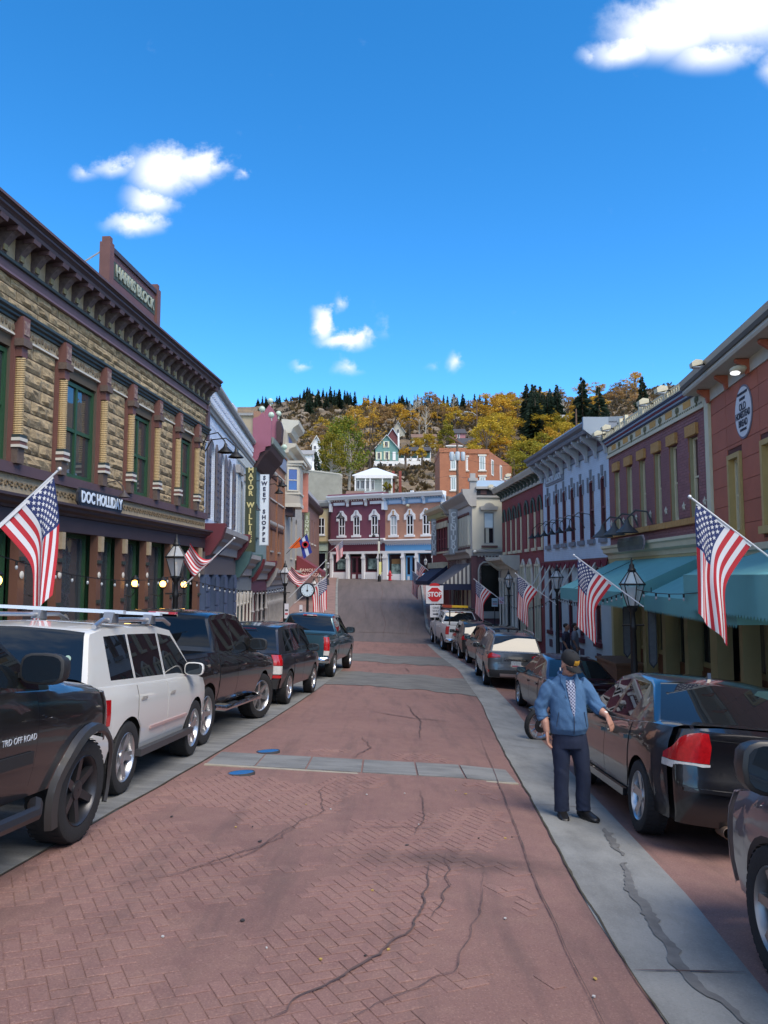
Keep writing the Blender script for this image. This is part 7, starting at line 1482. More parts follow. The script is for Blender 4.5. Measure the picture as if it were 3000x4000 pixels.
def walker(X, Y, rz, lb, shirt, pants, hairm, beard=None):
    r = empty('person', (X, Y, gz(Y, 4.5) + .22), rz, lb, 'person')
    b = MB(); head(b, (0, -.02, 1.60), Matrix.Identity(3)); b.tube([(0, 0, 1.4), (0, -.01, 1.52)], [.06, .055], 10); ell_loft(b, [(.9, 0, 0, .14, .1), (1.2, 0, 0, .15, .1), (1.4, 0, 0, .1, .07)])
    for sg in (-1, 1):
        b.tube([(sg * .17, 0, 1.38), (sg * .24, .03, 1.14), (sg * .23, -.08, .92)], [.05, .042, .03], 8); hand(b, (sg * .23, -.085, .91), (0, -.15, -1), (-sg, 0, 0), 1., .3, sg); b.tube([(sg * .06, 0, .95), (sg * .1, -.04 * sg, .5), (sg * .1, .12 * sg, .08)], [.08, .055, .045], 8)
    remesh(b, 'body', SKIN2, r, .009, 2)
    s_ = ell_loft(MB(), [(.86, 0, 0, .18, .13), (1.0, 0, 0, .185, .135), (1.2, 0, 0, .19, .13), (1.34, 0, 0, .19, .115), (1.42, 0, 0, .12, .08), (1.45, 0, 0, .075, .065)]); 
    for sg in (-1, 1): s_.tube([(sg * .15, 0, 1.37), (sg * .21, .01, 1.26), (sg * .235, .025, 1.14)], [.08, .08, .072], 10)
    remesh(s_, 'shirt', shirt, r, .013, 3, lambda p: .006 * nz(p.x * 9, p.y * 9, p.z * 14))
    t_ = MB()
    for sg in (-1, 1): t_.tube([(sg * .06, 0, .92), (sg * .1, -.04 * sg, .5), (sg * .1, .12 * sg, .06)], [.12, .085, .075], 12)
    remesh(t_, 'trousers', pants, r, .014, 3)
    for sg in (-1, 1): MB().ball((sg * .1, .10 * sg - .05, .04), (.05, .13, .045), 10, 6).obj('shoe', SHOE, r, True)
    MB().ball((0, .005, 1.645), (.083, .10, .085), 14, 10).obj('hair', hairm, r, True)
    if beard: MB().ball((0, -.062, 1.515), (.058, .055, .045), 12, 8).obj('beard', hairm, r, True)
HAIR = mat('black_hair', (.012, .009, .008), .7, bump=.5, bs=80)
walker(6.25, 26.6, rad(60), 'pedestrian in navy shirt seen from behind on the right sidewalk', mat('navy_tee', (.012, .014, .035), .85), DENIM, HAIR); walker(6.62, 26.9, rad(70), 'bearded pedestrian in grey shirt looking right on the right sidewalk', mat('grey_tee', (.16, .16, .19), .85), mat('grey_trousers', (.10, .10, .11), .85), HAIR, True)

# ================================================================ STREET LAMPS
LGL = None
def lamp_glass():
    m, t, b_ = base_mat('lantern_glass'); b_.inputs['Base Color'].default_value = (.8, .82, .84, 1); b_.inputs['Roughness'].default_value = .05
    tr = t.new('ShaderNodeBsdfTransparent'); mx = t.new('ShaderNodeMixShader'); mx.inputs[0].default_value = .38
    out = t.n['Material Output']; t.l.new(tr.outputs[0], mx.inputs[1]); t.l.new(b_.outputs[0], mx.inputs[2]); t.l.new(mx.outputs[0], out.inputs[0]); MATS['lantern_glass'] = m; return m
LGL = lamp_glass(); WARM = mat('lamp_filament', (1., .55, .18), .4, emit=1.6)
def lamp_post(px, pytop, Y, lb, wd=.46, zg=None):
    X = (px - 1500) / 3000 * Y; zt = (2250 - pytop) / 3000 * Y; zg = gz(Y, X) + .15 if zg is None else zg; Hh = zt - zg; k = wd / .46
    r = empty('street_lamp', (X, Y, zg), RND.uniform(-.2, .2), lb, 'street lamp', 'black lantern street lamps')
    z0 = Hh - .98 * k
    MB().lathe([(.17 * k, 0), (.17 * k, .10), (.14 * k, .14), (.14 * k, .45), (.11 * k, .5), (.085 * k, .62), (.075 * k, .64), (.055 * k, z0 - .45), (.07 * k, z0 - .42), (.07 * k, z0 - .36), (.05 * k, z0 - .3), (.045 * k, z0 - .1), (.09 * k, z0 - .04), (.09 * k, z0)], 12).obj('post', BLACKM, r, True)
    MB().tube([(-.22 * k, 0, z0 - .35), (.22 * k, 0, z0 - .35)], .018 * k, 6).obj('ladder_bar', BLACKM, r)
    n = 6; lo, hi, zc, zt_ = .105 * k, .225 * k, z0 + .03, z0 + .44 * k; A = [2 * math.pi * (i + .5) / n for i in range(n)]
    fr = MB()
    for a in A:
        fr.tube([(lo * math.cos(a), lo * math.sin(a), zc), (hi * math.cos(a), hi * math.sin(a), zt_)], .012 * k, 5); fr.tube([(hi * 1.08 * math.cos(a), hi * 1.08 * math.sin(a), zt_ + .02), (.07 * k * math.cos(a), .07 * k * math.sin(a), zt_ + .27 * k)], .012 * k, 5)
    fr.lathe([(lo * 1.1, zc - .03), (lo * 1.1, zc + .015), (lo * .7, zc + .015)], 6); fr.obj('lantern_frame', BLACKM, r)
    MB().lathe([(hi * 1.0, zt_), (hi * 1.14, zt_), (hi * 1.16, zt_ + .035), (hi * 1.0, zt_ + .04)], 6).xf(lambda v: Matrix.Rotation(math.pi / 6, 3, 'Z') @ v).obj('lantern_rim', BLACKM, r)
    MB().lathe([(.075 * k, zt_ + .26 * k), (.085 * k, zt_ + .30 * k), (.05 * k, zt_ + .36 * k), (.05 * k, zt_ + .40 * k), (.02 * k, zt_ + .44 * k), (.012 * k, zt_ + .54 * k)], 10).obj('finial', BLACKM, r, True)
    for i in range(n):
        a, b2 = A[i], A[(i + 1) % n]
        MB().quad((lo * math.cos(a), lo * math.sin(a), zc + .01), (lo * math.cos(b2), lo * math.sin(b2), zc + .01), (hi * math.cos(b2), hi * math.sin(b2), zt_ - .01), (hi * math.cos(a), hi * math.sin(a), zt_ - .01)).obj('glass_pane', LGL, r)
        MB().quad((hi * math.cos(a), hi * math.sin(a), zt_ + .035), (hi * math.cos(b2), hi * math.sin(b2), zt_ + .035), (.075 * k * math.cos(b2), .075 * k * math.sin(b2), zt_ + .26 * k), (.075 * k * math.cos(a), .075 * k * math.sin(a), zt_ + .26 * k)).obj('roof_pane', LGL, r)
    bl = MB().lathe([(.03 * k, zc + .02), (.032 * k, zc + .10 * k), (.05 * k, zc + .15 * k), (.045 * k, zc + .24 * k), (.01, zc + .30 * k)], 10).obj('bulb', mat('bulb_glass', (.62, .55, .45), .2), r, True); MB().ball((0, 0, zc + .26 * k), (.014 * k, .014 * k, .05 * k), 8, 6).obj('filament', WARM, bl, True)
    return r, Vector((X, Y, zg)), Hh
lamp_post(690, 2085, 17.4, 'left street lamp with lit filament behind the black pickup', .47); lamp_post(1115, 2190, 32, 'second left street lamp beside the grey shopfront, white notice on its post', .46); lamp_post(2465, 2180, 15.6, 'nearest right street lamp in front of the teal awning', .47)
lamp_post(2172, 2200, 28.4, 'right street lamp behind the two pedestrians', .46); lamp_post(1985, 2222, 37.5, 'right street lamp in front of the dark red house', .44); lamp_post(1957, 2258, 52, 'small distant lamp just left of the dark red house column', .36, -3.0); lamp_post(1722, 2262, 47, 'street lamp rising behind the stop sign', .42)
lamp_post(1695, 2205, 62, 'dark blue lamp post by the blue shopfront', .36); lamp_post(1672, 2228, 60, 'distant lamp beside the small hillside flags on the right', .36); lamp_post(1662, 2172, 74, 'farthest right lamp in front of the salmon house', .42)
lamp_post(1228, 2252, 46, 'third left lamp behind the clock', .40); lamp_post(1250, 2232, 55, 'fourth left lamp, paler glass, above the clock', .38); lamp_post(1268, 2208, 63, 'fifth left lamp near the maroon awning', .38); lamp_post(1281, 2186, 70, 'farthest left lamp near the yellow house', .40)
pz = gz(74.6, -.4); pr = empty('utility_mast', (-.45, 74.6, pz), 0, 'black mast with double lamp and small white notice before the wine red house', 'mast'); MB().lathe([(.16, 0), (.16, .5), (.07, .6), (.05, 5.4)], 10).obj('pole', BLACKM, pr, True); MB().tube([(0, 0, 4.6), (-.3, 0, 4.75), (-.55, 0, 4.6)], .03, 6).obj('arm', BLACKM, pr); MB().lathe([(.06, .1), (.2, -.12), (.12, -.2)], 10, (-.55, 0, 4.5)).obj('lamp_shade', BLACKM, pr, True); MB().box(-.14, .06, -.08, -.06, 2.7, 3.9).obj('notice', mat('pale_notice', (.5, .48, .40), .7), pr); MB().box(-.05, .2, -.08, -.06, .7, 1.9).obj('notice', mat('yellow_notice', (.62, .58, .22), .7), pr)

# ================================================================ FLAGS
FR, FWm, FB = mat('flag_red', (.42, .018, .028), .8), mat('flag_white', (.60, .58, .59), .8), mat('flag_blue', (.018, .030, .115), .8); POLE = mat('flag_pole', (.62, .62, .63), .3, metal=.3)
def flag_tree(alpha, g, folds, amp, ph, Lr=1.52, Hh=.91, sway=0., mirror=1, staff=.8, stars=True):
    """hanging striped flag on a slanted staff; returns an untagged root with parts"""
    sx, sz = -math.cos(alpha), -math.sin(alpha); pxx, pz_ = math.sin(alpha), -math.cos(alpha)
    def S(u, v):
        d = u * Lr; x0, z0 = sx * v * Hh, sz * v * Hh; l = v * Hh * (math.cos(alpha) - g) / math.sin(alpha); e = d - l; k = .16
        h = (math.sqrt(e * e + k * k) + e) / 2 - (math.sqrt(l * l + k * k) - l) / 2; h = max(h, 0); a = d - h
        x = x0 + pxx * a + sway * h * h; z = z0 + pz_ * a - h; w = smooth01(h / .55)
        y = amp * math.sin(v * folds * 2 * math.pi + ph + h * 1.1) * (.18 + .82 * w) + .05 * u * math.sin(ph + u * 3); x += amp * .55 * w * math.sin(v * folds * 2 * math.pi * .5 + ph * 2 + h * 2)
        return Vector((x * mirror, y, z))
    r = empty('flag'); nu, nv = 44, 39; mb = MB()
    mb.v = [tuple(S(i / nu, j / nv)) for j in range(nv + 1) for i in range(nu + 1)]
    for j in range(nv):
        for i in range(nu):
            q = j * (nu + 1) + i; mb.f.append((q, q + 1, q + nu + 2, q + nu + 1)); st = int((j + .5) / nv * 13); mb.m.append(2 if (i + .5) / nu < .4 and st < 7 else (0 if st % 2 == 0 else 1))
    mb.obj('cloth', [FR, FWm, FB], r, True, 180, fix=False)
    if stars:
        m2 = MB()
        for row in range(9):
            for c in range(6 if row % 2 == 0 else 5):
                u, v = (.4 / 12) * (2 * c + 1 + (row % 2)), (7 / 13) / 10 * (row + 1); R1 = .033
                for sg in (1, -1):
                    P = []
                    for q in range(10):
                        a = q * math.pi / 5; rr = R1 if q % 2 == 0 else R1 * .42; uu, vv = u + rr * math.cos(a) / Lr, v + rr * math.sin(a) / Hh; e = .004
                        n = (S(uu + e, vv) - S(uu - e, vv)).cross(S(uu, vv + e) - S(uu, vv - e)).normalized(); P.append(S(uu, vv) + n * sg * .006)
                    m2.add(P, [tuple(range(10))])
        m2.obj('stars', FWm, r, fix=False)
    e_ = Vector((sx * mirror, 0, sz)); MB().tube([-e_ * .09, e_ * (Hh + staff)], .014, 8).obj('staff', POLE, r, True); MB().ball(-e_ * .12, .028, 10, 7).obj('finial', POLE, r, True); m3 = MB()
    m3.add([tuple(S(0, v) + Vector((0, q, 0))) for v in (0, 1) for q in (-.006, .006)] + [tuple(S(.028, v) + Vector((0, q, 0))) for v in (0, 1) for q in (-.008, .008)], [(0, 2, 6, 4), (1, 5, 7, 3)]); m3.obj('header_band', FWm, r)
    return r
def put(r, X, Y, Z, sc, rz, lb, grp='american flags on slanted staffs'):
    r.location = (X, Y, Z); r.scale = (sc, sc, sc); r.rotation_euler = (0, 0, rz); tag(r, lb, 'flag', grp); return r
def at(px, py, Y): return ((px - 1500) / 3000 * Y, Y, (2250 - py) / 3000 * Y)
FLA = flag_tree(rad(44), .20, 1.6, .055, .4, mirror=1); put(FLA, *at(196, 1856, 9.8), 1.02, .0, 'large american flag hanging at the left picture edge')
FRA = flag_tree(rad(38), .34, 1.9, .05, 2.0, mirror=-1, Lr=1.48); put(FRA, *at(2728, 1962, 10.2), 1.0, .0, 'large american flag in front of the plum house at right')
put(copy_tree(FRA), *at(2258, 2182, 15.4), .90, rad(-18), 'american flag on the nearest right street lamp'); put(copy_tree(FRA), *at(2022, 2248, 27.5), .98, rad(-8), 'american flag on the lamp behind the pedestrians'); put(copy_tree(FRA), *at(1858, 2268, 36), 1.0, rad(-12), 'american flag in front of the cream corner house'); put(copy_tree(FRA), *at(1628, 2192, 60), 1.05, rad(-20), 'small american flag before the blue shopfront, upper one'); put(copy_tree(FRA), *at(1612, 2232, 57), 1.1, rad(-6), 'small american flag before the blue shopfront, lower one')
FLB = flag_tree(rad(40), .62, 1.4, .04, 1.2, mirror=1, Lr=1.35); put(FLB, *at(1275, 2252, 40), 1.25, rad(10), 'spread american flag on the left above the teal pickup'); put(copy_tree(FLB), *at(1338, 2112, 72), 1.1, rad(-10), 'small american flag on the wine red house')
def swoop_flag(lb, tip, Y, L1, px2):
    """flag blown back and curled about its staff"""
    r = empty('flag', at(*tip, Y)); k = Y / 3000; sx, sz = (px2[0] - tip[0]) * k, -(px2[1] - tip[1]) * k; mb = MB(); nu, nv = 40, 26
    def S(u, v):
        t = .12 + .55 * v * (1 - .55 * smooth01(u * 1.4)); x0, z0 = sx * t, sz * t; w = smooth01(u * 1.3)
        x = x0 - L1 * u * (.92 - .12 * v); z = lerp(z0, sz * .30 - .10 * v, w) - .42 * math.sin(math.pi * min(u * .95, 1)) * .75 + .30 * u - .30 * v * w; y = .05 * math.sin(v * 9 + u * 5) * w; return (x, y, z)
    mb.v = [S(i / nu, j / nv) for j in range(nv + 1) for i in range(nu + 1)]
    for j in range(nv):
        for i in range(nu): q = j * (nu + 1) + i; mb.f.append((q, q + 1, q + nu + 2, q + nu + 1)); st = int((j + .5) / nv * 13); mb.m.append(2 if i / nu < .12 and st < 5 else (0 if st % 2 == 0 else 1))
    mb.obj('cloth', [FR, FWm, FB], r, True, 180, fix=False); e = Vector((sx, 0, sz)); MB().tube([-e * .04, e * 1.0], .016, 8).obj('staff', POLE, r, True); MB().ball(-e * .05, .03, 8, 6).obj('finial', POLE, r, True)
    w = MB(); R_ = []
    for q in range(9):   # cloth rolled on the staff
        t = lerp(.12, .62, q / 8); c = e * t; rr = .05 + .035 * math.sin(q * 1.3); R_.append([(c.x + rr * math.cos(a) * .7, c.y + rr * math.sin(a), c.z + rr * math.cos(a) * .7 - .03) for a in [i * math.pi / 4 for i in range(8)]])
    for q in range(8): w.cur = 2 if q < 3 else (0 if q % 2 else 1); w.loft([R_[q], R_[q + 1]], True, False)
    w.obj('rolled_cloth', [FR, FWm, FB], r, True, 180); tag(r, lb, 'flag', 'american flags on slanted staffs')
swoop_flag('curled american flag blown back above the black pickup', (905, 2112), 17.0, .85, (718, 2292)); swoop_flag('curled american flag with long staff beside the clock', (1266, 2196), 31.5, 1.25, (1130, 2335))
og = empty('orange_banner', at(1172, 2096, 47), 0, 'small orange flag on the left houses', 'flag'); MB().add([(0, 0, 0), (-.35, .02, -.35), (-.72, 0, -.72), (-.2, .03, -.72), (.1, .02, -.62)], [(0, 1, 4), (1, 3, 4), (1, 2, 3)]).obj('cloth', mat('orange_cloth', (.62, .10, .01), .8), og); MB().tube([(.05, 0, .05), (-.75, 0, -.8)], .015, 5).obj('staff', POLE, og)
co = empty('state_flag', at(1180, 2095, 44), 0, 'blue and white state flag with red C and gold disc on the left', 'flag'); mb = MB(); 
G = lambda u, v: (lerp(-.18, .28, u) + .32 * v * .9, .06 * math.sin(v * 6 + u * 2), -1.05 * v + lerp(-.42, .22, u) * .6)
for jv in range(12):
    for iu in range(6):
        mb.cur = 1 if 2 <= iu <= 3 else 0; mb.add([G(iu / 6, jv / 12), G((iu + 1) / 6, jv / 12), G((iu + 1) / 6, (jv + 1) / 12), G(iu / 6, (jv + 1) / 12)], [(0, 1, 2, 3)])
mb.obj('cloth', [mat('state_blue', (.02, .035, .25), .8), mat('state_white', (.55, .60, .70), .8)], co); q = G(.55, .42); MB().lathe([(.20, -.01), (.20, .0), (.12, .004), (.12, -.01)], 18, (q[0], q[1] - .07, q[2]), 'y').obj('ring', FR, co); MB().lathe([(.12, -.01), (.12, .0), (.002, .004)], 16, (q[0], q[1] - .07, q[2]), 'y').obj('disc', mat('state_gold', (.65, .42, .03), .7), co); MB().tube([(.3, 0, .2), (-.9, 0, -1.0)], .015, 5).obj('staff', BLACKM, co)

# ================================================================ SIGNS, CLOCK, STRING LIGHTS, SIDEWALK THINGS
X, Y, Z = at(1697, 2322, 41.2); st = empty('stop_sign', (X, Y, gz(41.2, 3) + .1), 0, 'red octagonal STOP sign with one-way plate behind white pickup', 'sign'); zc = Z - st.location.z
MB().tube([(0, .04, 0), (0, .04, zc + .5)], .035, 6).obj('post', STEEL, st); MB().box(-.46, .46, .0, .03, zc - .48, zc + .48).obj('backing', mat('white_backing', (.66, .66, .67), .5), st); oc_ = lambda r_: [(r_ * math.cos(rad(22.5 + 45 * k)), zc + r_ * math.sin(rad(22.5 + 45 * k))) for k in range(8)]
MB().prism(oc_(.43), 'y', -.012, 0).obj('white_border', mat('sign_white_paint', (.72, .72, .72), .5), st); MB().prism(oc_(.40), 'y', -.018, -.012).obj('red_face', mat('stop_red', (.50, .012, .016), .45), st); lettering('STOP', MATS['sign_white_paint'], st, (0, -.024, zc), .34, depth=.008, bold=.014, sx=.92); MB().prism([(.0 + .28 * math.cos(k * math.pi / 8), zc + .46 + .16 * math.sin(k * math.pi / 8)) for k in range(9)], 'y', -.01, .02).obj('top_tab', MATS['stop_red'], st); MB().box(-.25, .30, .0, .02, zc - 1.2, zc - .55).obj('lower_plate', MATS['white_backing'], st); lettering('ONE', mat('sign_ink', (.03, .03, .03), .6), st, (.06, -.01, zc - .7), .16, depth=.006); lettering('WAY', MATS['sign_ink'], st, (.06, -.01, zc - .87), .16, depth=.006)
MB().prism([(-.1, zc - 1.06), (.1, zc - 1.06), (.1, zc - 1.11), (.2, zc - 1.03), (.1, zc - .95), (.1, zc - 1.0), (-.1, zc - 1.0)], 'y', -.012, 0).obj('arrow', MATS['sign_ink'], st)
def notice(px, py, Y, w, h, mt, lb, ln=(('red_print', (.45, .05, .06)), ('sign_ink', None))):
    X, Y, Z = at(px, py, Y); r = empty('parking_notice', (X, Y, Z), 0, lb, 'sign'); MB().box(-w, w, -.012, .012, -h, h).obj('plate', mt, r)
    for k, (n_, c_) in enumerate(ln): MB().box(-w * .7, w * .7, -.018, -.012, -h * .5 + k * h * .5, -h * .5 + k * h * .5 + h * .22).obj('print', mat(n_, c_) if c_ else MATS[n_], r)
    MB().tube([(0, .05, h), (0, .05, gz(Y, X) + .1 - Z)], .025, 6).obj('post', BLACKM, r)
NW = mat('notice_white', (.60, .58, .62), .5); notice(1122, 2385, 31.6, .085, .30, NW, 'white parking notice on the second left lamp post'); notice(1178, 2385, 34, .07, .26, NW, 'white parking notice below the clock'); notice(1231, 2360, 45.5, .08, .25, NW, 'white parking notice right of the clock'); notice(1930, 2352, 41, .16, .22, mat('pale_blue_plate', (.42, .52, .58), .5), 'pale blue road notice before the cream corner house'); notice(1956, 2345, 40, .14, .18, mat('pink_plate', (.58, .45, .52), .5), 'white and pink parking notice beside the cream corner house')
X, Y, Z = at(1203, 2305, 38); ck = empty('street_clock', (X, Y, gz(Y, X)), 0, 'round white street clock on black post on the left', 'clock'); zc = Z - ck.location.z; MB().lathe([(.16, 0), (.14, .6), (.07, .8), (.06, zc - .36)], 12).obj('post', BLACKM, ck, True); MB().lathe([(.34, -.14), (.36, -.1), (.36, .1), (.34, .14)], 26, (0, 0, zc), 'y').obj('case', BLACKM, ck, True); MB().lathe([(.30, -.15), (.30, -.142)], 26, (0, 0, zc), 'y').obj('dial', mat('dial_white', (.55, .66, .74), .4), ck); MB().box(-.012, .012, -.165, -.155, zc, zc + .22).obj('hand', TRIM, ck); MB().lathe([(.05, -.165), (.05, -.155)], 10, (0, 0, zc - .02), 'y').obj('hub', TRIM, ck)
for k in range(12): a = k * math.pi / 6; MB().box(-.01 + .25 * math.sin(a), .01 + .25 * math.sin(a), -.158, -.15, zc + .25 * math.cos(a) - .02, zc + .25 * math.cos(a) + .02).obj('hour_mark', TRIM, ck)
def festoon(P, lb, n, sag=.25, per=.55):
    r = empty('string_lights', P[0], 0, lb, 'string lights', 'festoon lights along the street'); o = Vector(P[0]); wire = []; bulbs = []
    for a, b in zip(P, P[1:]):
        a, b = Vector(a) - o, Vector(b) - o; m = max(6, int((b - a).length / per))
        for k in range(m + 1):
            t = k / m; q = a.lerp(b, t) - Vector((0, 0, sag * 4 * t * (1 - t))); wire.append(q)
            if 0 < k: bulbs.append(q)
    MB().tube(wire, .009, 4).obj('wire', BLACKM, r)
    sk = MB().lathe([(.018, -.06), (.018, 0)], 8).mesh('socket', BLACKM); bm2 = MB().ball((0, 0, -.09), (.022, .022, .034), 8, 6).mesh('bulb', mat('clear_bulb', (.34, .36, .38), .12, spec=.8), True)
    for q in bulbs:
        s_ = bpy.data.objects.new('socket', sk); COL.objects.link(s_); s_.parent = r; s_.location = q; b_ = bpy.data.objects.new('bulb', bm2); COL.objects.link(b_); b_.parent = s_
festoon([at(-120, 2130, 9.6), at(690, 2248, 17.4), at(1115, 2292, 32)], 'string of clear bulbs along the left sidewalk', 14); festoon([at(3150, 2185, 9.6), at(2465, 2298, 15.6), at(2172, 2330, 28.4), at(1985, 2365, 37.5)], 'string of clear bulbs along the right sidewalk', 14)
# bistro chair, bin, brick planter by the right lamp
ch = empty('bistro_chair', (5.65, 15.9, gz(15.9, 5) + .16), rad(200), 'black wire-back chair beside the nearest right street lamp', 'chair')
for (x, y) in ((-.2, -.2), (.2, -.2), (-.2, .2), (.2, .2)): MB().tube([(x * 1.15, y * 1.15, 0), (x, y, .45)], .015, 6).obj('leg', BLACKM, ch)
MB().lathe([(.24, .44), (.25, .455), (.24, .47), (.01, .47)], 18).obj('seat', BLACKM, ch, True); MB().tube([(-.24, .2, .45), (-.27, .24, .75), (-.16, .26, .98), (0, .27, 1.04), (.16, .26, .98), (.27, .24, .75), (.24, .2, .45)], .018, 6).obj('back_frame', BLACKM, ch, True); bb = MB().add([(-.24, .235, .55), (.24, .235, .55), (.25, .245, .76), (.15, .26, .96), (0, .265, 1.02), (-.15, .26, .96), (-.25, .245, .76)], [(0, 1, 2, 3, 4, 5, 6)]).obj('back_mesh', mat('dark_mesh', (.02, .018, .016), .8), ch); MB().tube([(-.24, .2, .66), (-.28, -.1, .68), (-.24, -.2, .45)], .014, 6).obj('armrest', BLACKM, ch); MB().tube([(.24, .2, .66), (.28, -.1, .68), (.24, -.2, .45)], .014, 6).obj('armrest', BLACKM, ch)
bn = empty('litter_bin', (5.65, 17.1, gz(17.1, 5) + .16), 0, 'black ribbed litter bin behind the nearest right street lamp', 'bin'); MB().lathe([(.2, 0), (.22, .05), (.22, .8), (.25, .84), (.25, .9), (.12, 1.0), (.04, 1.08), (.03, 1.14)], 16).obj('drum', BLACKM, bn, True)
for k in range(12): a = k * math.pi / 6; MB().box(.215, .235, -.02, .02, .08, .78).xf(lambda v: Matrix.Rotation(a, 3, 'Z') @ v).obj('rib', TRIM, bn)
pl = empty('brick_planter', (7.0, 23.6, gz(23.6, 5) + .2), 0, 'low brick planter at the corner of the plum house', 'planter'); MB().box(-.3, .45, -1.2, .9, 0, .75).obj('planter_wall', brick_mat('planter_brick', (.24, .115, .06), (.20, .095, .05), (.14, .09, .06)), pl); MB().box(-.34, .49, -1.24, .94, .75, .82).obj('coping', mat('planter_coping', (.22, .12, .07), .8), pl)

# ================================================================ HILLSIDE: HOUSES
def wbox(mb, a, b, n=1): return mb
def house(name, lb, px0, px1, py_base, py_eave, py_top, Y, wallm, roofm, trim=WHT, gable=True, depth=7., wins=(), found=6., over=.35):
    """gabled (or hipped) house; px extents at distance Y, gable end to the street or ridge parallel to it"""
    k = Y / 3000; X0, X1 = (px0 - 1500) * k, (px1 - 1500) * k; zb, ze, zt = [(2250 - p) * k for p in (py_base, py_eave, py_top)]; w = (X1 - X0) / 2
    r = empty(name, ((X0 + X1) / 2, Y, zb), 0, lb, 'house'); h, hr = ze - zb, zt - zb
    if gable is True:
        MB().prism([(-w, -found), (w, -found), (w, h), (0, hr - .12), (-w, h)], 'y', 0, depth).obj('wall', wallm, r); o = over; s_ = (hr - h) / w
        for sg in (-1, 1): MB().prism([(sg * (w + o), h - o * s_), (0, hr), (0, hr + .16), (sg * (w + o), h - o * s_ + .16)], 'y', -o, depth + o).obj('roof_slope', roofm, r); MB().prism([(sg * (w + o), h - o * s_ - .12), (0, hr - .12), (0, hr + .02), (sg * (w + o), h - o * s_ + .02)], 'y', -o - .08, -o).obj('bargeboard', trim, r)
    elif gable == 'hip':
        MB().box(-w, w, 0, depth, -found, h).obj('wall', wallm, r); o = over; MB().add([(-w - o, -o, h), (w + o, -o, h), (w + o, depth + o, h), (-w - o, depth + o, h), (-w * .12, depth * .45, hr), (w * .12, depth * .45, hr), (w * .12, depth * .55, hr), (-w * .12, depth * .55, hr)], [(0, 1, 5, 4), (1, 2, 6, 5), (2, 3, 7, 6), (3, 0, 4, 7), (4, 5, 6, 7), (0, 3, 2, 1)]).obj('roof', roofm, r); MB().box(-w - o, w + o, -o - .06, -o, h - .14, h + .02).obj('eave_board', trim, r)
    else:
        MB().box(-w, w, 0, depth, -found, h).obj('wall', wallm, r); o = over
        MB().prism([(-o, h - .1), (depth / 2, hr), (depth + o, h - .1), (depth + o, h + .06), (depth / 2, hr + .16), (-o, h + .06)], 'x', -w - o, w + o).obj('roof', roofm, r); MB().prism([(0, h), (depth / 2, hr - .1), (depth, h)], 'x', -w, w).obj('gable_wall', wallm, r)
    for (a, b, c, e) in wins:   # pixel rectangles on the street side
        x0, x1, z0, z1 = [(p - 1500) * k - r.location.x for p in (a, b)] + [(2250 - p) * k - zb for p in (e, c)]
        f = MB().box(x0 - .12, x1 + .12, -.09, -.02, z0 - .12, z1 + .12).obj('window', trim, r); MB().box(x0, (x0 + x1) / 2 - .03, -.11, -.09, z0, z1).obj('pane', NIGHT, f); MB().box((x0 + x1) / 2 + .03, x1, -.11, -.09, z0, z1).obj('pane', NIGHT, f)
    return r, k, zb
SHING = mat('dark_shingle', (.065, .062, .068), .9, var=.5, vs=2); TEALH = mat('teal_siding', (.13, .27, .25), .7, var=.2, vs=1); SHUTY = mat('cream_shutter', (.62, .60, .42), .6); GREYS = mat('grey_cream_siding', (.42, .41, .35), .75); BUNG = mat('cream_siding', (.60, .55, .40), .7); BRNR = mat('brown_roof', (.20, .12, .085), .9, var=.4, vs=1); PINKH = mat('pink_siding', (.52, .22, .24), .75); REDH = mat('oxide_siding', (.15, .045, .05), .8); BLUR = mat('blue_tin_roof', (.14, .30, .55), .45)
r, k, zb = house('teal_cottage', 'teal gabled cottage with cream shutters on the hillside', 1466, 1556, 1800, 1745, 1694, 175, TEALH, SHING, WHT, True, 9, [(1475, 1484, 1765, 1790), (1506, 1516, 1763, 1790), (1504, 1514, 1722, 1742)])
for (a, b, c, e) in ((1468, 1474, 1762, 1793), (1485, 1491, 1762, 1793), (1499, 1505, 1760, 1793), (1517, 1523, 1760, 1793), (1497, 1503, 1720, 1745), (1515, 1521, 1720, 1745)): MB().box((a - 1500) * k - r.location.x, (b - 1500) * k - r.location.x, -.14, -.03, (2250 - e) * k - zb, (2250 - c) * k - zb).obj('shutter', SHUTY, r)
MB().box((1534 - 1500) * k - r.location.x, (1546 - 1500) * k - r.location.x, -.14, -.03, (2250 - 1795) * k - zb, (2250 - 1762) * k - zb).obj('door', WHT, r); x0, x1 = (1556 - 1500) * k - r.location.x, (1684 - 1500) * k - r.location.x
MB().box(x0, x1, 3, 8, -5, (1800 - 1757) * k).obj('wing_wall', TEALH, r); MB().prism([(.6, (1800 - 1755) * k), (5, (1800 - 1728) * k), (8, (1800 - 1745) * k), (8, (1800 - 1752) * k)], 'x', x0 - .2, x1 + .3).obj('wing_roof', SHING, r)
for q in range(6): MB().box(lerp(x0, x1, q / 5) - .08, lerp(x0, x1, q / 5) + .08, .9, 1.06, -.3, (1800 - 1757) * k).obj('porch_post', WHT, r)
MB().box(x0, x1, .9, 1.0, 0, .9).obj('porch_rail', WHT, r); MB().box((1555 - 1500) * k - r.location.x, (1562 - 1500) * k - r.location.x, 2.2, 2.6, 3, 7.0).obj('flue', WHT, r); MB().box(-3.0, x1 - 2.2, -1.6, -1.4, -1.9, -.2).obj('deck_skirt', WHT, r); MB().box(-3.0, x1 - 2.2, -1.5, 1, -.3, -.1).obj('deck', CRG, r)
for q in range(3): MB().box(-2.2 + q * 1.3, -1.4 + q * 1.3, -1.63, -1.6, -1.3, -.8).obj('deck_opening_shade', DARK, r)  # dark plates on the skirt stand in for the shade inside openings
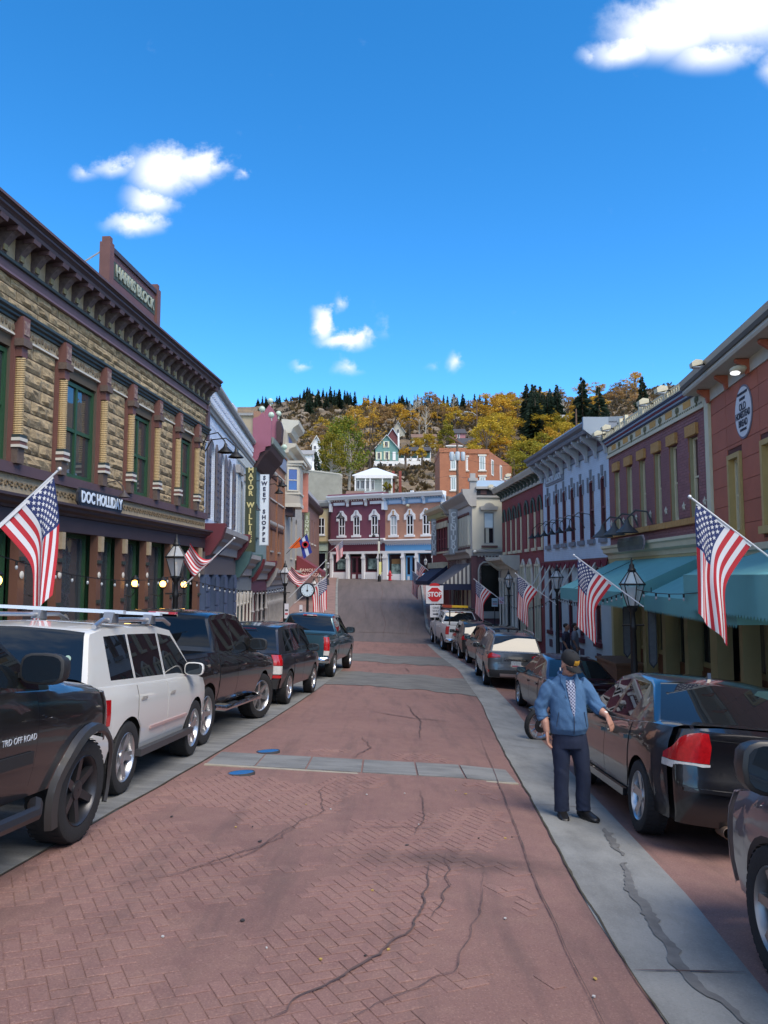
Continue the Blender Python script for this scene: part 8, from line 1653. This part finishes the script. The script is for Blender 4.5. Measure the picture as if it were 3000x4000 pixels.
r, k, zb = house('hip_roofed_pavilion', 'pale grey house with white hipped tin roof above the wine red house', 1392, 1535, 1945, 1856, 1815, 108, mat('pale_sage_siding', (.46, .49, .44), .7), mat('white_tin_roof', (.62, .66, .72), .45), WHT, 'hip', 6, [(1392, 1402, 1877, 1908), (1411, 1421, 1877, 1908), (1431, 1440, 1878, 1908), (1452, 1460, 1876, 1912)], over=.6)
for p in (1388, 1428, 1446, 1494, 1530): MB().box((p - 1500) * k - r.location.x - .08, (p - 1500) * k - r.location.x + .08, -.95, -.8, 0, (1945 - 1856) * k).obj('porch_post', WHT, r)
MB().box(-2.6, 2.6, -1.0, -.9, 2.7, 3.05).obj('porch_fringe', WHT, r); MB().box(-2.6, 1.2, -1.0, -.9, .2, .9).obj('porch_rail', mat('grey_rail', (.36, .40, .40), .7), r)
for p, m_ in ((1566, 'chimney_red'), (1538, 'chimney_red')): MB().box((p - 1500) * k - r.location.x - .2, (p - 1500) * k - r.location.x + .2, 4, 4.5, 0, 4.4).obj('chimney', mat('chimney_red', (.22, .05, .035), .8), r)
house('grey_gabled_house', 'grey gabled house with dark roof highest on the hillside', 1530, 1582, 1700, 1680, 1641, 240, GREYS, SHING, WHT, True, 12, [(1551, 1559, 1672, 1686)]); house('oxide_red_cottage', 'oxide red gabled cottage with blue tin roof behind the teal one', 1512, 1556, 1720, 1702, 1668, 205, REDH, BLUR, WHT, True, 9); house('cream_bungalow', 'long cream bungalow with brown roof right of the teal cottage', 1612, 1706, 1735, 1705, 1684, 215, BUNG, BRNR, WHT, False, 7, [(1645, 1659, 1710, 1728), (1672, 1688, 1708, 1727), (1693, 1700, 1709, 1727)])
house('pink_cottage', 'pink cottage with dark roof among the autumn trees', 1880, 1912, 1720, 1690, 1664, 205, PINKH, SHING, WHT, True, 8); house('pink_porch_house', 'pink house with porch and dark roof left of the pink cottage', 1775, 1822, 1712, 1688, 1662, 220, mat('dull_pink_siding', (.40, .18, .20), .8), SHING, WHT, False, 8, [(1792, 1798, 1690, 1706)]); house('slate_roofed_house', 'house with wide slate roof behind the brick block', 1800, 1880, 1752, 1732, 1696, 180, GREYS, SHING, WHT, False, 9); house('small_gazebo_house', 'small brown-roofed house just above the brick block', 1752, 1810, 1760, 1738, 1720, 130, GREYS, BRNR, WHT, 'hip', 4); house('white_hill_house', 'white house half hidden behind the big green tree', 1216, 1252, 1775, 1728, 1698, 150, WHT, mat('grey_roof', (.28, .27, .26), .8), WHT, True, 8, [(1224, 1232, 1738, 1752)]); house('white_lower_house', 'low white house left of the big green tree', 1172, 1216, 1800, 1772, 1748, 140, WHT, MATS['grey_roof'], WHT, False, 6); house('rust_roofed_house', 'low brown-roofed shed beside the hip-roofed house', 1360, 1410, 1950, 1935, 1915, 96, GREYS, BRNR, WHT, False, 4); house('grey_roof_far_house', 'far grey roofed house among the conifers on the right', 2135, 2250, 1650, 1628, 1605, 235, GREYS, MATS['grey_roof'], WHT, False, 8)
# orange-red brick block
KB = Fac('hillside_brick_block', 'orange-red brick block with white-trimmed windows above the right row', 'building', (6.95, 95), (10.2, 95), 4); OBB = brick_mat('orange_red_brick', (.40, .15, .075), (.36, .13, .065), (.30, .14, .08), .21, .075)
KB.box('wall', OBB, 0, 3.25, -9, 0, 3, 15.8); KB.box('wall', OBB, 3.25, 6.25, -9, -.7, 3, 15.75); KB.box('parapet', OBB, -.05, 3.3, -9, .08, 15.4, 15.95); KB.box('parapet', OBB, 3.3, 6.3, -9, -.6, 15.35, 15.9)
def bw(u0, u1, z0, z1, w):
    f = KB.box('window', WHT, u0, u1, w, w + .06, z0, z1); KB.box('pane', mat('pale_pane', (.32, .38, .38), .15), u0 + .12, (u0 + u1) / 2 - .03, w + .06, w + .075, z0 + .12, z1 - .12, f); KB.box('pane', MATS['pale_pane'], (u0 + u1) / 2 + .03, u1 - .12, w + .06, w + .075, z0 + .12, z1 - .12, f); KB.box('lintel', PALE, u0 - .15, u1 + .15, w, w + .12, z1, z1 + .22, f); KB.box('sill', PALE, u0 - .15, u1 + .15, w, w + .12, z0 - .15, z0, f)
for (a, b, c, e, w) in ((1762, 1784, 1778, 1832, 0), (1762, 1784, 1862, 1914, 0), (1878, 1902, 1776, 1832, -.7), (1878, 1902, 1858, 1905, -.7), (1823, 1833, 1780, 1832, -.7)): bw((a - 1500) * .03167 - 6.95, (b - 1500) * .03167 - 6.95, (2250 - e) * .03167, (2250 - c) * .03167, w)
KS = Fac('hillside_brick_wing', 'receding side wing of the orange-red brick block', 'building', (13.2, 95.7), (18.5, 110), 4); KS.box('wall', OBB, 0, 15, -6, 0, 3, 15.7)
for u in (1.2, 6.5): f = KS.box('window', WHT, u, u + 1.2, 0, .08, 12.8, 14.8); KS.box('pane', MATS['pale_pane'], u + .15, u + 1.05, .08, .09, 12.95, 14.65, f)
tag(KS.root, 'receding side wing of the orange-red brick block with two white windows', 'building')
cwz = Fac('concrete_retaining_wall', 'tall bare concrete wall behind the pink end wall on the left', 'wall', (-9.9, 88.5), (-5.1, 87.5), 1); cwz.o(MB().prism([(0, 1), (4.9, 1), (4.9, 11.6), (0, 12.3)], 'y', -1.2, 0), 'wall', mat('weathered_concrete', (.36, .34, .28), .9, var=.6, vs=.7, grime=.4)); cwz.o(MB().prism([(0, 12.3), (4.9, 11.6), (4.9, 11.75), (0, 12.45)], 'y', -1.25, .05), 'coping', CRG); cwz.o(MB().lathe([(.25, 12.2), (.15, 12.6), (.14, 13.2), (.05, 13.3)], 8, (1.5, -.6, 0)), 'white_vent', WHT, smooth=True)
# utility poles and wires
def upole(px, py0, py1, Y, lb):
    X, _, z0 = at(px, py1, Y); zt = (2250 - py0) * Y / 3000; r = empty('utility_pole', (X, Y, z0), 0, lb, 'utility pole'); MB().lathe([(.16, -6), (.15, 0), (.11, zt - z0)], 10).obj('pole', mat('pole_wood', (.13, .075, .05), .9, var=.4, vs=3), r, True); return r, zt - z0
r, h = upole(1789, 1715, 1925, 86, 'brown utility pole carrying three grey transformers before the brick block'); o = MB().box(-1.1, 1.1, -.08, .08, -.08, .08).obj('crossarm', MATS['pole_wood'], r); o.location = (0, -.1, h - .15); o.rotation_euler = (0, rad(28), .3)
for q, x in enumerate((-.62, 0, .62)): MB().lathe([(.05, h - 1.35), (.24, h - 1.4), (.26, h - 1.5), (.26, h - 2.3), (.2, h - 2.38)], 12, (x, -.3 if x == 0 else -.1, 0)).obj('transformer', mat('transformer_grey', (.42, .47, .52), .5), r, True)
r, h = upole(1868, 1560, 1700, 175, 'tall wooden pole with curved street light on the hillside'); MB().tube([(0, 0, h - 3.4), (-1.0, 0, h - 2.6), (-2.3, 0, h - 2.4)], .07, 6).obj('light_arm', STEEL, r); MB().box(-2.9, -2.2, -.15, .15, h - 2.5, h - 2.35).obj('light_head', STEEL, r)
r, h = upole(2261, 1590, 1650, 120, 'bare wooden pole rising behind the light blue house')
wr = empty('overhead_wires', at(1300, 1750, 90), 0, 'thin overhead wires crossing below the hillside houses', 'wire')
def wire(a, b, sag):
    o_ = Vector(wr.location); A, B = Vector(a) - o_, Vector(b) - o_; MB().tube([A.lerp(B, q / 14) - Vector((0, 0, sag * 4 * (q / 14) * (1 - q / 14))) for q in range(15)], .016, 4).obj('wire', BLACKM, wr)
wire(at(1200, 1745, 90), at(1430, 1748, 90), .15); wire(at(1330, 1870, 84), at(1789, 1850, 86), .6); wire(at(1430, 1748, 90), at(1789, 1740, 86), .8); wire(at(1789, 1780, 86), at(2050, 1815, 86), .4); wire(at(1789, 1850, 86), at(1830, 1862, 60), .2)

# ================================================================ TREES
def crown_mesh(seed, n_cl, n_lf, rx, rz, leaf, top=.0):
    rr = random.Random(seed); mb = MB(); cl = []
    for _ in range(n_cl):
        th, ph = rr.uniform(0, 2 * math.pi), math.acos(rr.uniform(-.75, 1)); q = rr.uniform(.45, 1.) ** .6; sz = rr.uniform(.20, .36)
        taper = 1 - .35 * max(0, math.cos(ph)); cl.append((Vector((rx * q * math.sin(ph) * math.cos(th) * taper, rx * q * math.sin(ph) * math.sin(th) * taper, rz * (1 + q * math.cos(ph)) )), sz * rx))
    for c, s_ in cl:
        for _ in range(n_lf):
            d = Vector((rr.gauss(0, 1), rr.gauss(0, 1), rr.gauss(0, .8))); d = d.normalized() * s_ * rr.uniform(.25, 1.05); p = c + d; a = Vector((rr.uniform(-1, 1), rr.uniform(-1, 1), rr.uniform(-.6, .6))).normalized() * leaf * rr.uniform(.6, 1.3); b_ = a.cross(Vector((rr.uniform(-1, 1), rr.uniform(-1, 1), rr.uniform(-1, 1)))).normalized() * leaf * rr.uniform(.45, .9)
            mb.add([p - a, p + b_, p + a, p - b_], [(0, 1, 2, 3)])
    return mb, cl
def foliage(name, c1, c2, c3):
    m, t, b_ = base_mat(name); oc = t.new('ShaderNodeTexCoord').outputs['Object']; geo = t.new('ShaderNodeNewGeometry'); oi = t.new('ShaderNodeObjectInfo')
    c = t.mix(t.rng(t.noise(oc, .45, 4, .6), .38, .62), c1, c2); c = t.mix(t.rng(geo.outputs['Random Per Island'], .45, 1., 0, .8), c, c3); v = t.rng(oi.outputs['Random'], 0, 1, .8, 1.2); c = t.mix(1., c, t.comb(v, v, v), 'MULTIPLY'); t.put(b_.inputs['Base Color'], c); b_.inputs['Roughness'].default_value = .7; b_.inputs['Specular IOR Level'].default_value = .2
    tr = t.new('ShaderNodeBsdfTranslucent'); t.put(tr.inputs[0], c); mx = t.new('ShaderNodeMixShader'); mx.inputs[0].default_value = .35; t.l.new(b_.outputs[0], mx.inputs[1]); t.l.new(tr.outputs[0], mx.inputs[2]); t.l.new(mx.outputs[0], t.n['Material Output'].inputs[0]); return m
FOL = [foliage('green_gold_leaves', (.085, .15, .022), (.17, .19, .022), (.32, .25, .028)), foliage('gold_leaves', (.46, .30, .030), (.36, .28, .035), (.60, .40, .04)), foliage('orange_leaves', (.52, .30, .030), (.42, .24, .04), (.64, .40, .05)), foliage('tan_leaves', (.34, .21, .085), (.27, .17, .095), (.44, .27, .09)), foliage('olive_leaves', (.19, .20, .025), (.29, .24, .03), (.42, .31, .035))]
BARK = mat('grey_bark', (.13, .095, .07), .9, var=.5, vs=2); PBARK = mat('pale_bark', (.42, .38, .32), .85, var=.5, vs=2)
VAR = []
for v in range(4):
    mb, cl = crown_mesh(40 + v, 26, 42, 1.0, 1.05 + .12 * v, .075)
    base = mb.mesh('crown', FOL[0], fix=False); tk = MB(); tk.tube([(0, 0, -1.6), (.02, .0, .2), (-.02, .02, .9), (.0, 0, 1.6)], [.075, .06, .045, .015], 7)
    for c, s_ in cl[:12]: tk.tube([(0, 0, .25 + .4 * max(0, c.z * .3)), tuple(c * .55 + Vector((0, 0, .15))), tuple(c)], [.032, .02, .006], 5)
    ms = []
    for f in FOL: q = base.copy(); q.materials.clear(); q.materials.append(f); ms.append(q)
    VAR.append((ms, tk.mesh('trunk', BARK, True)))
def tree(X, Y, Z, w, h, v, c, lb, grp, name='autumn_tree', pale=False):
    ms, tk = VAR[v % 4]; r = empty(name, (X, Y, Z), RND.uniform(0, 6), lb, 'tree', grp); r.scale = (w / 2, w / 2, h / 3.6)
    for me, nm in ((tk, 'trunk'), (ms[c], 'crown')): o = bpy.data.objects.new(nm, me); COL.objects.link(o); o.parent = r; o.location = (0, 0, 1.4)
    return r
def big_tree(px, pyb, pyt, wpx, Y, c, lb, seed, ncl=60, nlf=55, bark=BARK, leaf=.16, name='broad_tree', trunks=2):
    X, _, z = at(px, pyb, Y); h = (pyb - pyt) * Y / 3000; w = wpx * Y / 3000 / 2; r = empty(name, (X, Y, z), 0, lb, 'tree')
    mb, cl = crown_mesh(seed, ncl, nlf, w, h * .42, leaf); mb.v = [(p[0], p[1], p[2] + h * .14) for p in mb.v]; mb.obj('crown', FOL[c], r, fix=False)
    for q in range(trunks):
        x = (q - (trunks - 1) / 2) * w * .55; tk = MB(); tk.tube([(x, 0, -3), (x * .9, 0, h * .15), (x * 1.1, .1, h * .45), (x * .8, 0, h * .8)], [.26, .22, .15, .04], 8)
        for cc, s_ in cl[q::trunks][:14]: tk.tube([(x, 0, h * .2 + cc.z * .25), tuple(cc * .6 + Vector((x * .3, 0, h * .12))), tuple(cc + Vector((0, 0, h * .14)))], [.10, .06, .015], 5)
        tk.obj('trunk', bark, r, True)
big_tree(1340, 1950, 1600, 185, 116, 0, 'big green and gold tree above the concrete wall', 5, 84, 60, PBARK, .17); big_tree(1292, 1900, 1680, 120, 112, 4, 'golden green tree at the left of the big green one', 8, 46, 50, PBARK, .16, trunks=1)
big_tree(1445, 1835, 1560, 125, 158, 2, 'tall half-bare orange tree with dark trunk beside the teal cottage', 13, 26, 26, mat('dark_bark', (.06, .042, .032), .9), .17, 'half_bare_tree', 1); big_tree(1750, 1765, 1640, 70, 150, 4, 'upright yellow-green tree right of the cream bungalow', 21, 40, 46, BARK, .17, trunks=1); big_tree(1385, 1720, 1575, 90, 190, 2, 'orange tree behind the big green tree', 22, 40, 40, BARK, .2, trunks=1); big_tree(1585, 1790, 1745, 60, 165, 2, 'low orange tree in front of the cream bungalow', 23, 26, 34, BARK, .15, trunks=1); big_tree(1650, 1800, 1745, 50, 168, 1, 'small gold tree at the end of the teal porch', 24, 24, 34, BARK, .15, trunks=1); big_tree(1512, 1925, 1880, 36, 106, 4, 'round green bush beside the hip-roofed house', 26, 24, 40, BARK, .09, 'bush', 1)
def hillz(X, Y): return terrain(X, Y)
G1 = 'autumn trees on the hillside'; lbA = {1: 'gold aspen among the autumn trees on the hillside', 2: 'orange tree among the autumn trees on the hillside', 3: 'tan half-bare tree among the autumn trees on the hillside', 4: 'olive-gold tree among the autumn trees on the hillside'}
rr = random.Random(77)
NMA = {1: 'gold leaved tree', 2: 'orange leaved tree', 3: 'tan half-bare tree', 4: 'olive gold tree'}
def place(px, Y):
    if px < 1340: return 'on the slope left of the big green tree'
    if px < 1560: return 'above the teal cottage'
    if px < 1720: return 'around the cream bungalow'
    if px < 2020: return 'just behind the orange-red brick block' if Y < 180 else ('high on the slope above the brick block' if Y > 255 else 'midway up the slope above the brick block')
    if px < 2260: return 'low behind the light blue house' if Y < 200 else 'below the dark pine clump'
    return 'low behind the plum house roof' if Y < 160 else ('high on the ridge behind the plum house' if Y > 260 else 'around the tallest spruce behind the plum house')
def scatter(n, pxr, Yr, cols, wr, hr):
    for _ in range(n):
        Y = rr.uniform(*Yr); px = rr.uniform(*pxr); X = (px - 1500) / 3000 * Y; w = rr.uniform(*wr); c = rr.choice(cols); wh = place(px, Y); tree(X, Y, hillz(X, Y) - .4, w, w * rr.uniform(*hr), rr.randrange(4), c, NMA[c] + ' ' + wh, NMA[c] + 's ' + wh)
scatter(34, (1830, 2300), (150, 215), [1, 2, 2, 4, 1], (5, 8), (1.0, 1.4)); scatter(32, (2200, 2760), (110, 200), [1, 2, 3, 3, 4], (4.5, 8), (1.0, 1.4)); scatter(26, (1840, 2350), (215, 300), [2, 3, 1, 3], (6, 10), (.9, 1.3)); scatter(18, (1440, 1800), (225, 310), [2, 3, 1], (6, 9), (1.0, 1.3)); scatter(12, (1160, 1320), (150, 230), [2, 3, 1], (4, 6), (.9, 1.3)); scatter(8, (1560, 1720), (185, 205), [2, 1], (3, 5), (1., 1.3)); scatter(26, (1900, 2500), (300, 400), [3, 2, 3], (7, 11), (.8, 1.1))
scatter(10, (1950, 2200), (100, 125), [4, 1, 2], (3.5, 6), (1.1, 1.5))
# bare pale aspens
BT = MB(); br_ = random.Random(3); BT.tube([(0, 0, -.3), (.01, 0, .5), (-.01, .01, 1.0)], [.016, .012, .004], 6)
for q in range(26): z0 = br_.uniform(.3, .92); a = br_.uniform(0, 6.28); l = .28 * (1.1 - z0) + .05; BT.tube([(0, 0, z0), (l * .6 * math.cos(a), l * .6 * math.sin(a), z0 + l * .55), (l * math.cos(a), l * math.sin(a), z0 + l * 1.2)], [.006, .004, .0015], 4)
bt_me = BT.mesh('trunk', PBARK, True)
for q in range(13):
    px, Y = (rr.uniform(1590, 1720) if q < 6 else rr.uniform(1500, 2500)), rr.uniform(225, 300); X = (px - 1500) / 3000 * Y; r = empty('bare_aspen', (X, Y, hillz(X, Y)), rr.uniform(0, 6), 'pale bare aspen trunk standing on the hillside', 'tree', 'bare aspens on the hillside'); s_ = rr.uniform(8, 12); r.scale = (s_, s_, s_); o = bpy.data.objects.new('trunk', bt_me); COL.objects.link(o); o.parent = r
# conifers
NEED = foliage('spruce_needles', (.024, .042, .026), (.034, .056, .034), (.055, .078, .046)); CON = []
for v in range(4):
    rc = random.Random(90 + v); mb = MB(); tiers = 26; wd = (.22, .26, .19, .30)[v]
    for q in range(tiers):
        f = q / tiers; z = .06 + .92 * f; R1 = wd * (1 - f) ** .85 * rc.uniform(.75, 1.15) + .012; nb = max(5, int(15 * (1 - f)) + 3)
        for k in range(nb):
            a = rc.uniform(0, 6.283); L = R1 * rc.uniform(.6, 1.15); d = Vector((math.cos(a), math.sin(a), 0)); s_ = Vector((-d.y, d.x, 0)); dr = L * rc.uniform(.15, .45); w_ = .028 + .05 * L
            p0, p1, p2 = Vector((0, 0, z)), d * L * .6 + Vector((0, 0, z - dr * .4)), d * L + Vector((0, 0, z - dr)); mb.add([p0, p1 + s_ * w_ + Vector((0, 0, -.01)), p2, p1 - s_ * w_ + Vector((0, 0, -.01))], [(0, 1, 2, 3)]); mb.add([p0 + Vector((0, 0, .01)), p1 + Vector((0, 0, .022)), p2, p1 + Vector((0, 0, -.035))], [(0, 1, 2, 3)])
    tk = MB().tube([(0, 0, -.1), (0, 0, .95)], [.018, .003], 6).mesh('trunk', BARK, True); CON.append((mb.mesh('crown', NEED, fix=False), tk))
gR = 'conifers along the ridge'
def conifer(px, py_top, Y, h=None, lb='dark conifer standing on the hillside', grp='conifers on the hillside', v=None, pyb=None):
    X = (px - 1500) / 3000 * Y; z = hillz(X, Y) if pyb is None else (2250 - pyb) * Y / 3000; zt = (2250 - py_top) * Y / 3000; h = h or max(zt - z, 2.5)
    if grp == gR: q = 'left third of the skyline ridge' if px < 1320 else ('middle of the skyline ridge' if px < 1660 else 'right part of the skyline ridge'); lb, grp = 'small dark conifer on the ' + q, 'conifers on the ' + q
    r = empty('conifer', (X, Y, z - .2), rr.uniform(0, 6), lb, 'tree', grp); s_ = h * 1.02; wv = rr.uniform(.85, 1.25); r.scale = (s_ * wv, s_ * wv, s_)
    for me, nm in zip(CON[rr.randrange(4) if v is None else v], ('crown', 'trunk')): o = bpy.data.objects.new(nm, me); COL.objects.link(o); o.parent = r
lbR, gR = 'small dark conifer on the skyline ridge', 'conifers along the ridge'
for px, py in ((1000, 1545), (1018, 1535), (1035, 1545), (1075, 1535), (1112, 1540), (1130, 1555), (1217, 1515), (1238, 1528), (1273, 1517), (1297, 1540), (1322, 1530), (1344, 1510), (1366, 1520), (1384, 1516), (1420, 1542), (1437, 1530), (1461, 1532), (1484, 1531), (1509, 1532), (1540, 1548), (1560, 1535), (1573, 1530), (1590, 1540), (1624, 1546), (1640, 1558), (1662, 1552), (1679, 1538), (1700, 1555), (1737, 1530), (1752, 1535), (1778, 1525), (1790, 1538), (1813, 1525), (1835, 1550), (1860, 1525), (1880, 1528), (1905, 1532), (1940, 1550), (1955, 1545), (1975, 1555), (2010, 1545), (2030, 1540)): conifer(px, py, rr.uniform(405, 432), None, lbR, gR)
for _ in range(22): px = rr.uniform(980, 2050); Y = rr.uniform(380, 430); conifer(px, 0, Y, rr.uniform(5, 9), lbR, gR)
for _ in range(14): px = rr.uniform(1190, 1330); Y = rr.uniform(300, 400); conifer(px, 0, Y, rr.uniform(5, 10), 'dark conifer on the rocky slope left of the ridge', 'conifers on the left slope')
for _ in range(14): px = rr.uniform(1560, 1720); Y = rr.uniform(300, 330); conifer(px, 0, Y, rr.uniform(6, 11))
for px, pt, Y, lb in ((2287, 1452, 190, 'tallest dark spruce on the skyline at right'), (2352, 1492, 185, 'broad dark spruce right of the tallest spruce'), (2066, 1483, 260, 'pointed dark spruce left of the rounded pines'), (2525, 1450, 200, 'lone dark spruce at the far right of the ridge'), (1233, 1752, 110, 'small dark spruce by the low white house'), (1768, 1635, 200, 'thin dark spruce behind the yellow-green tree')): conifer(px, pt, Y, None, lb, None, 0 if px != 2352 else 3)
for _ in range(20): px = rr.uniform(2085, 2215); Y = rr.uniform(225, 275); conifer(px, 0, Y, rr.uniform(11, 17), 'rounded dark pine in the clump on the right skyline', 'pines in the right skyline clump', 3)
for _ in range(12): px = rr.uniform(2270, 2400); Y = rr.uniform(200, 235); conifer(px, 0, Y, rr.uniform(8, 13), 'dark spruce in the group around the tallest spruce', 'spruces around the tallest one')
# low scrub and rocks cover the slope
def clumps(name, n, mt, fn, seed, Yr, pr):
    rs = random.Random(seed); mb = MB()
    for _ in range(n):
        Y = rs.uniform(*Yr); X = (rs.uniform(*pr) - 1500) / 3000 * Y; fn(mb, X, Y, hillz(X, Y), rs)
    tag(mb.obj(name, mt, fix=False), kind='stuff', label=name.replace('_', ' ') + ' scattered over the hillside', cat='ground cover')
def rock(mb, X, Y, z, rs):
    s_ = rs.uniform(.3, 1.3) * (1 + (Y - 90) / 260); st = len(mb.v); mb.ball((0, 0, 0), (s_, s_ * .8, s_ * .6), 7, 5); q = rs.uniform(0, 50); mb.xf(lambda v: Vector((X, Y, z)) + v * (1 + .35 * nz(v.x * 1.3 / s_ + q, v.y * 1.3 / s_, v.z / s_)), st)
def scrub(mb, X, Y, z, rs):
    s_ = rs.uniform(.35, .9) * (1 + (Y - 90) / 300)
    for _ in range(9):
        a = rs.uniform(0, 6.28); d = Vector((math.cos(a), math.sin(a), rs.uniform(.5, 1.4))) * s_; t = Vector((-d.y, d.x, 0)).normalized() * s_ * .35; p = Vector((X, Y, z - .1)); mb.add([p - t * .3, p + d * .6 + t, p + d, p + d * .6 - t], [(0, 1, 2, 3)])
clumps('rocks', 300, mat('tan_rock', (.24, .19, .14), .95, var=.6, vs=.8, bump=.4, bs=3), rock, 4, (92, 420), (1150, 2000)); clumps('dry_scrub', 3600, foliage('dry_scrub_leaves', (.20, .135, .06), (.12, .085, .05), (.27, .19, .08)), scrub, 5, (88, 425), (1120, 2700)); clumps('grey_scrub', 2200, foliage('grey_scrub_leaves', (.10, .085, .065), (.14, .115, .09), (.06, .06, .035)), scrub, 6, (150, 430), (1000, 2700))
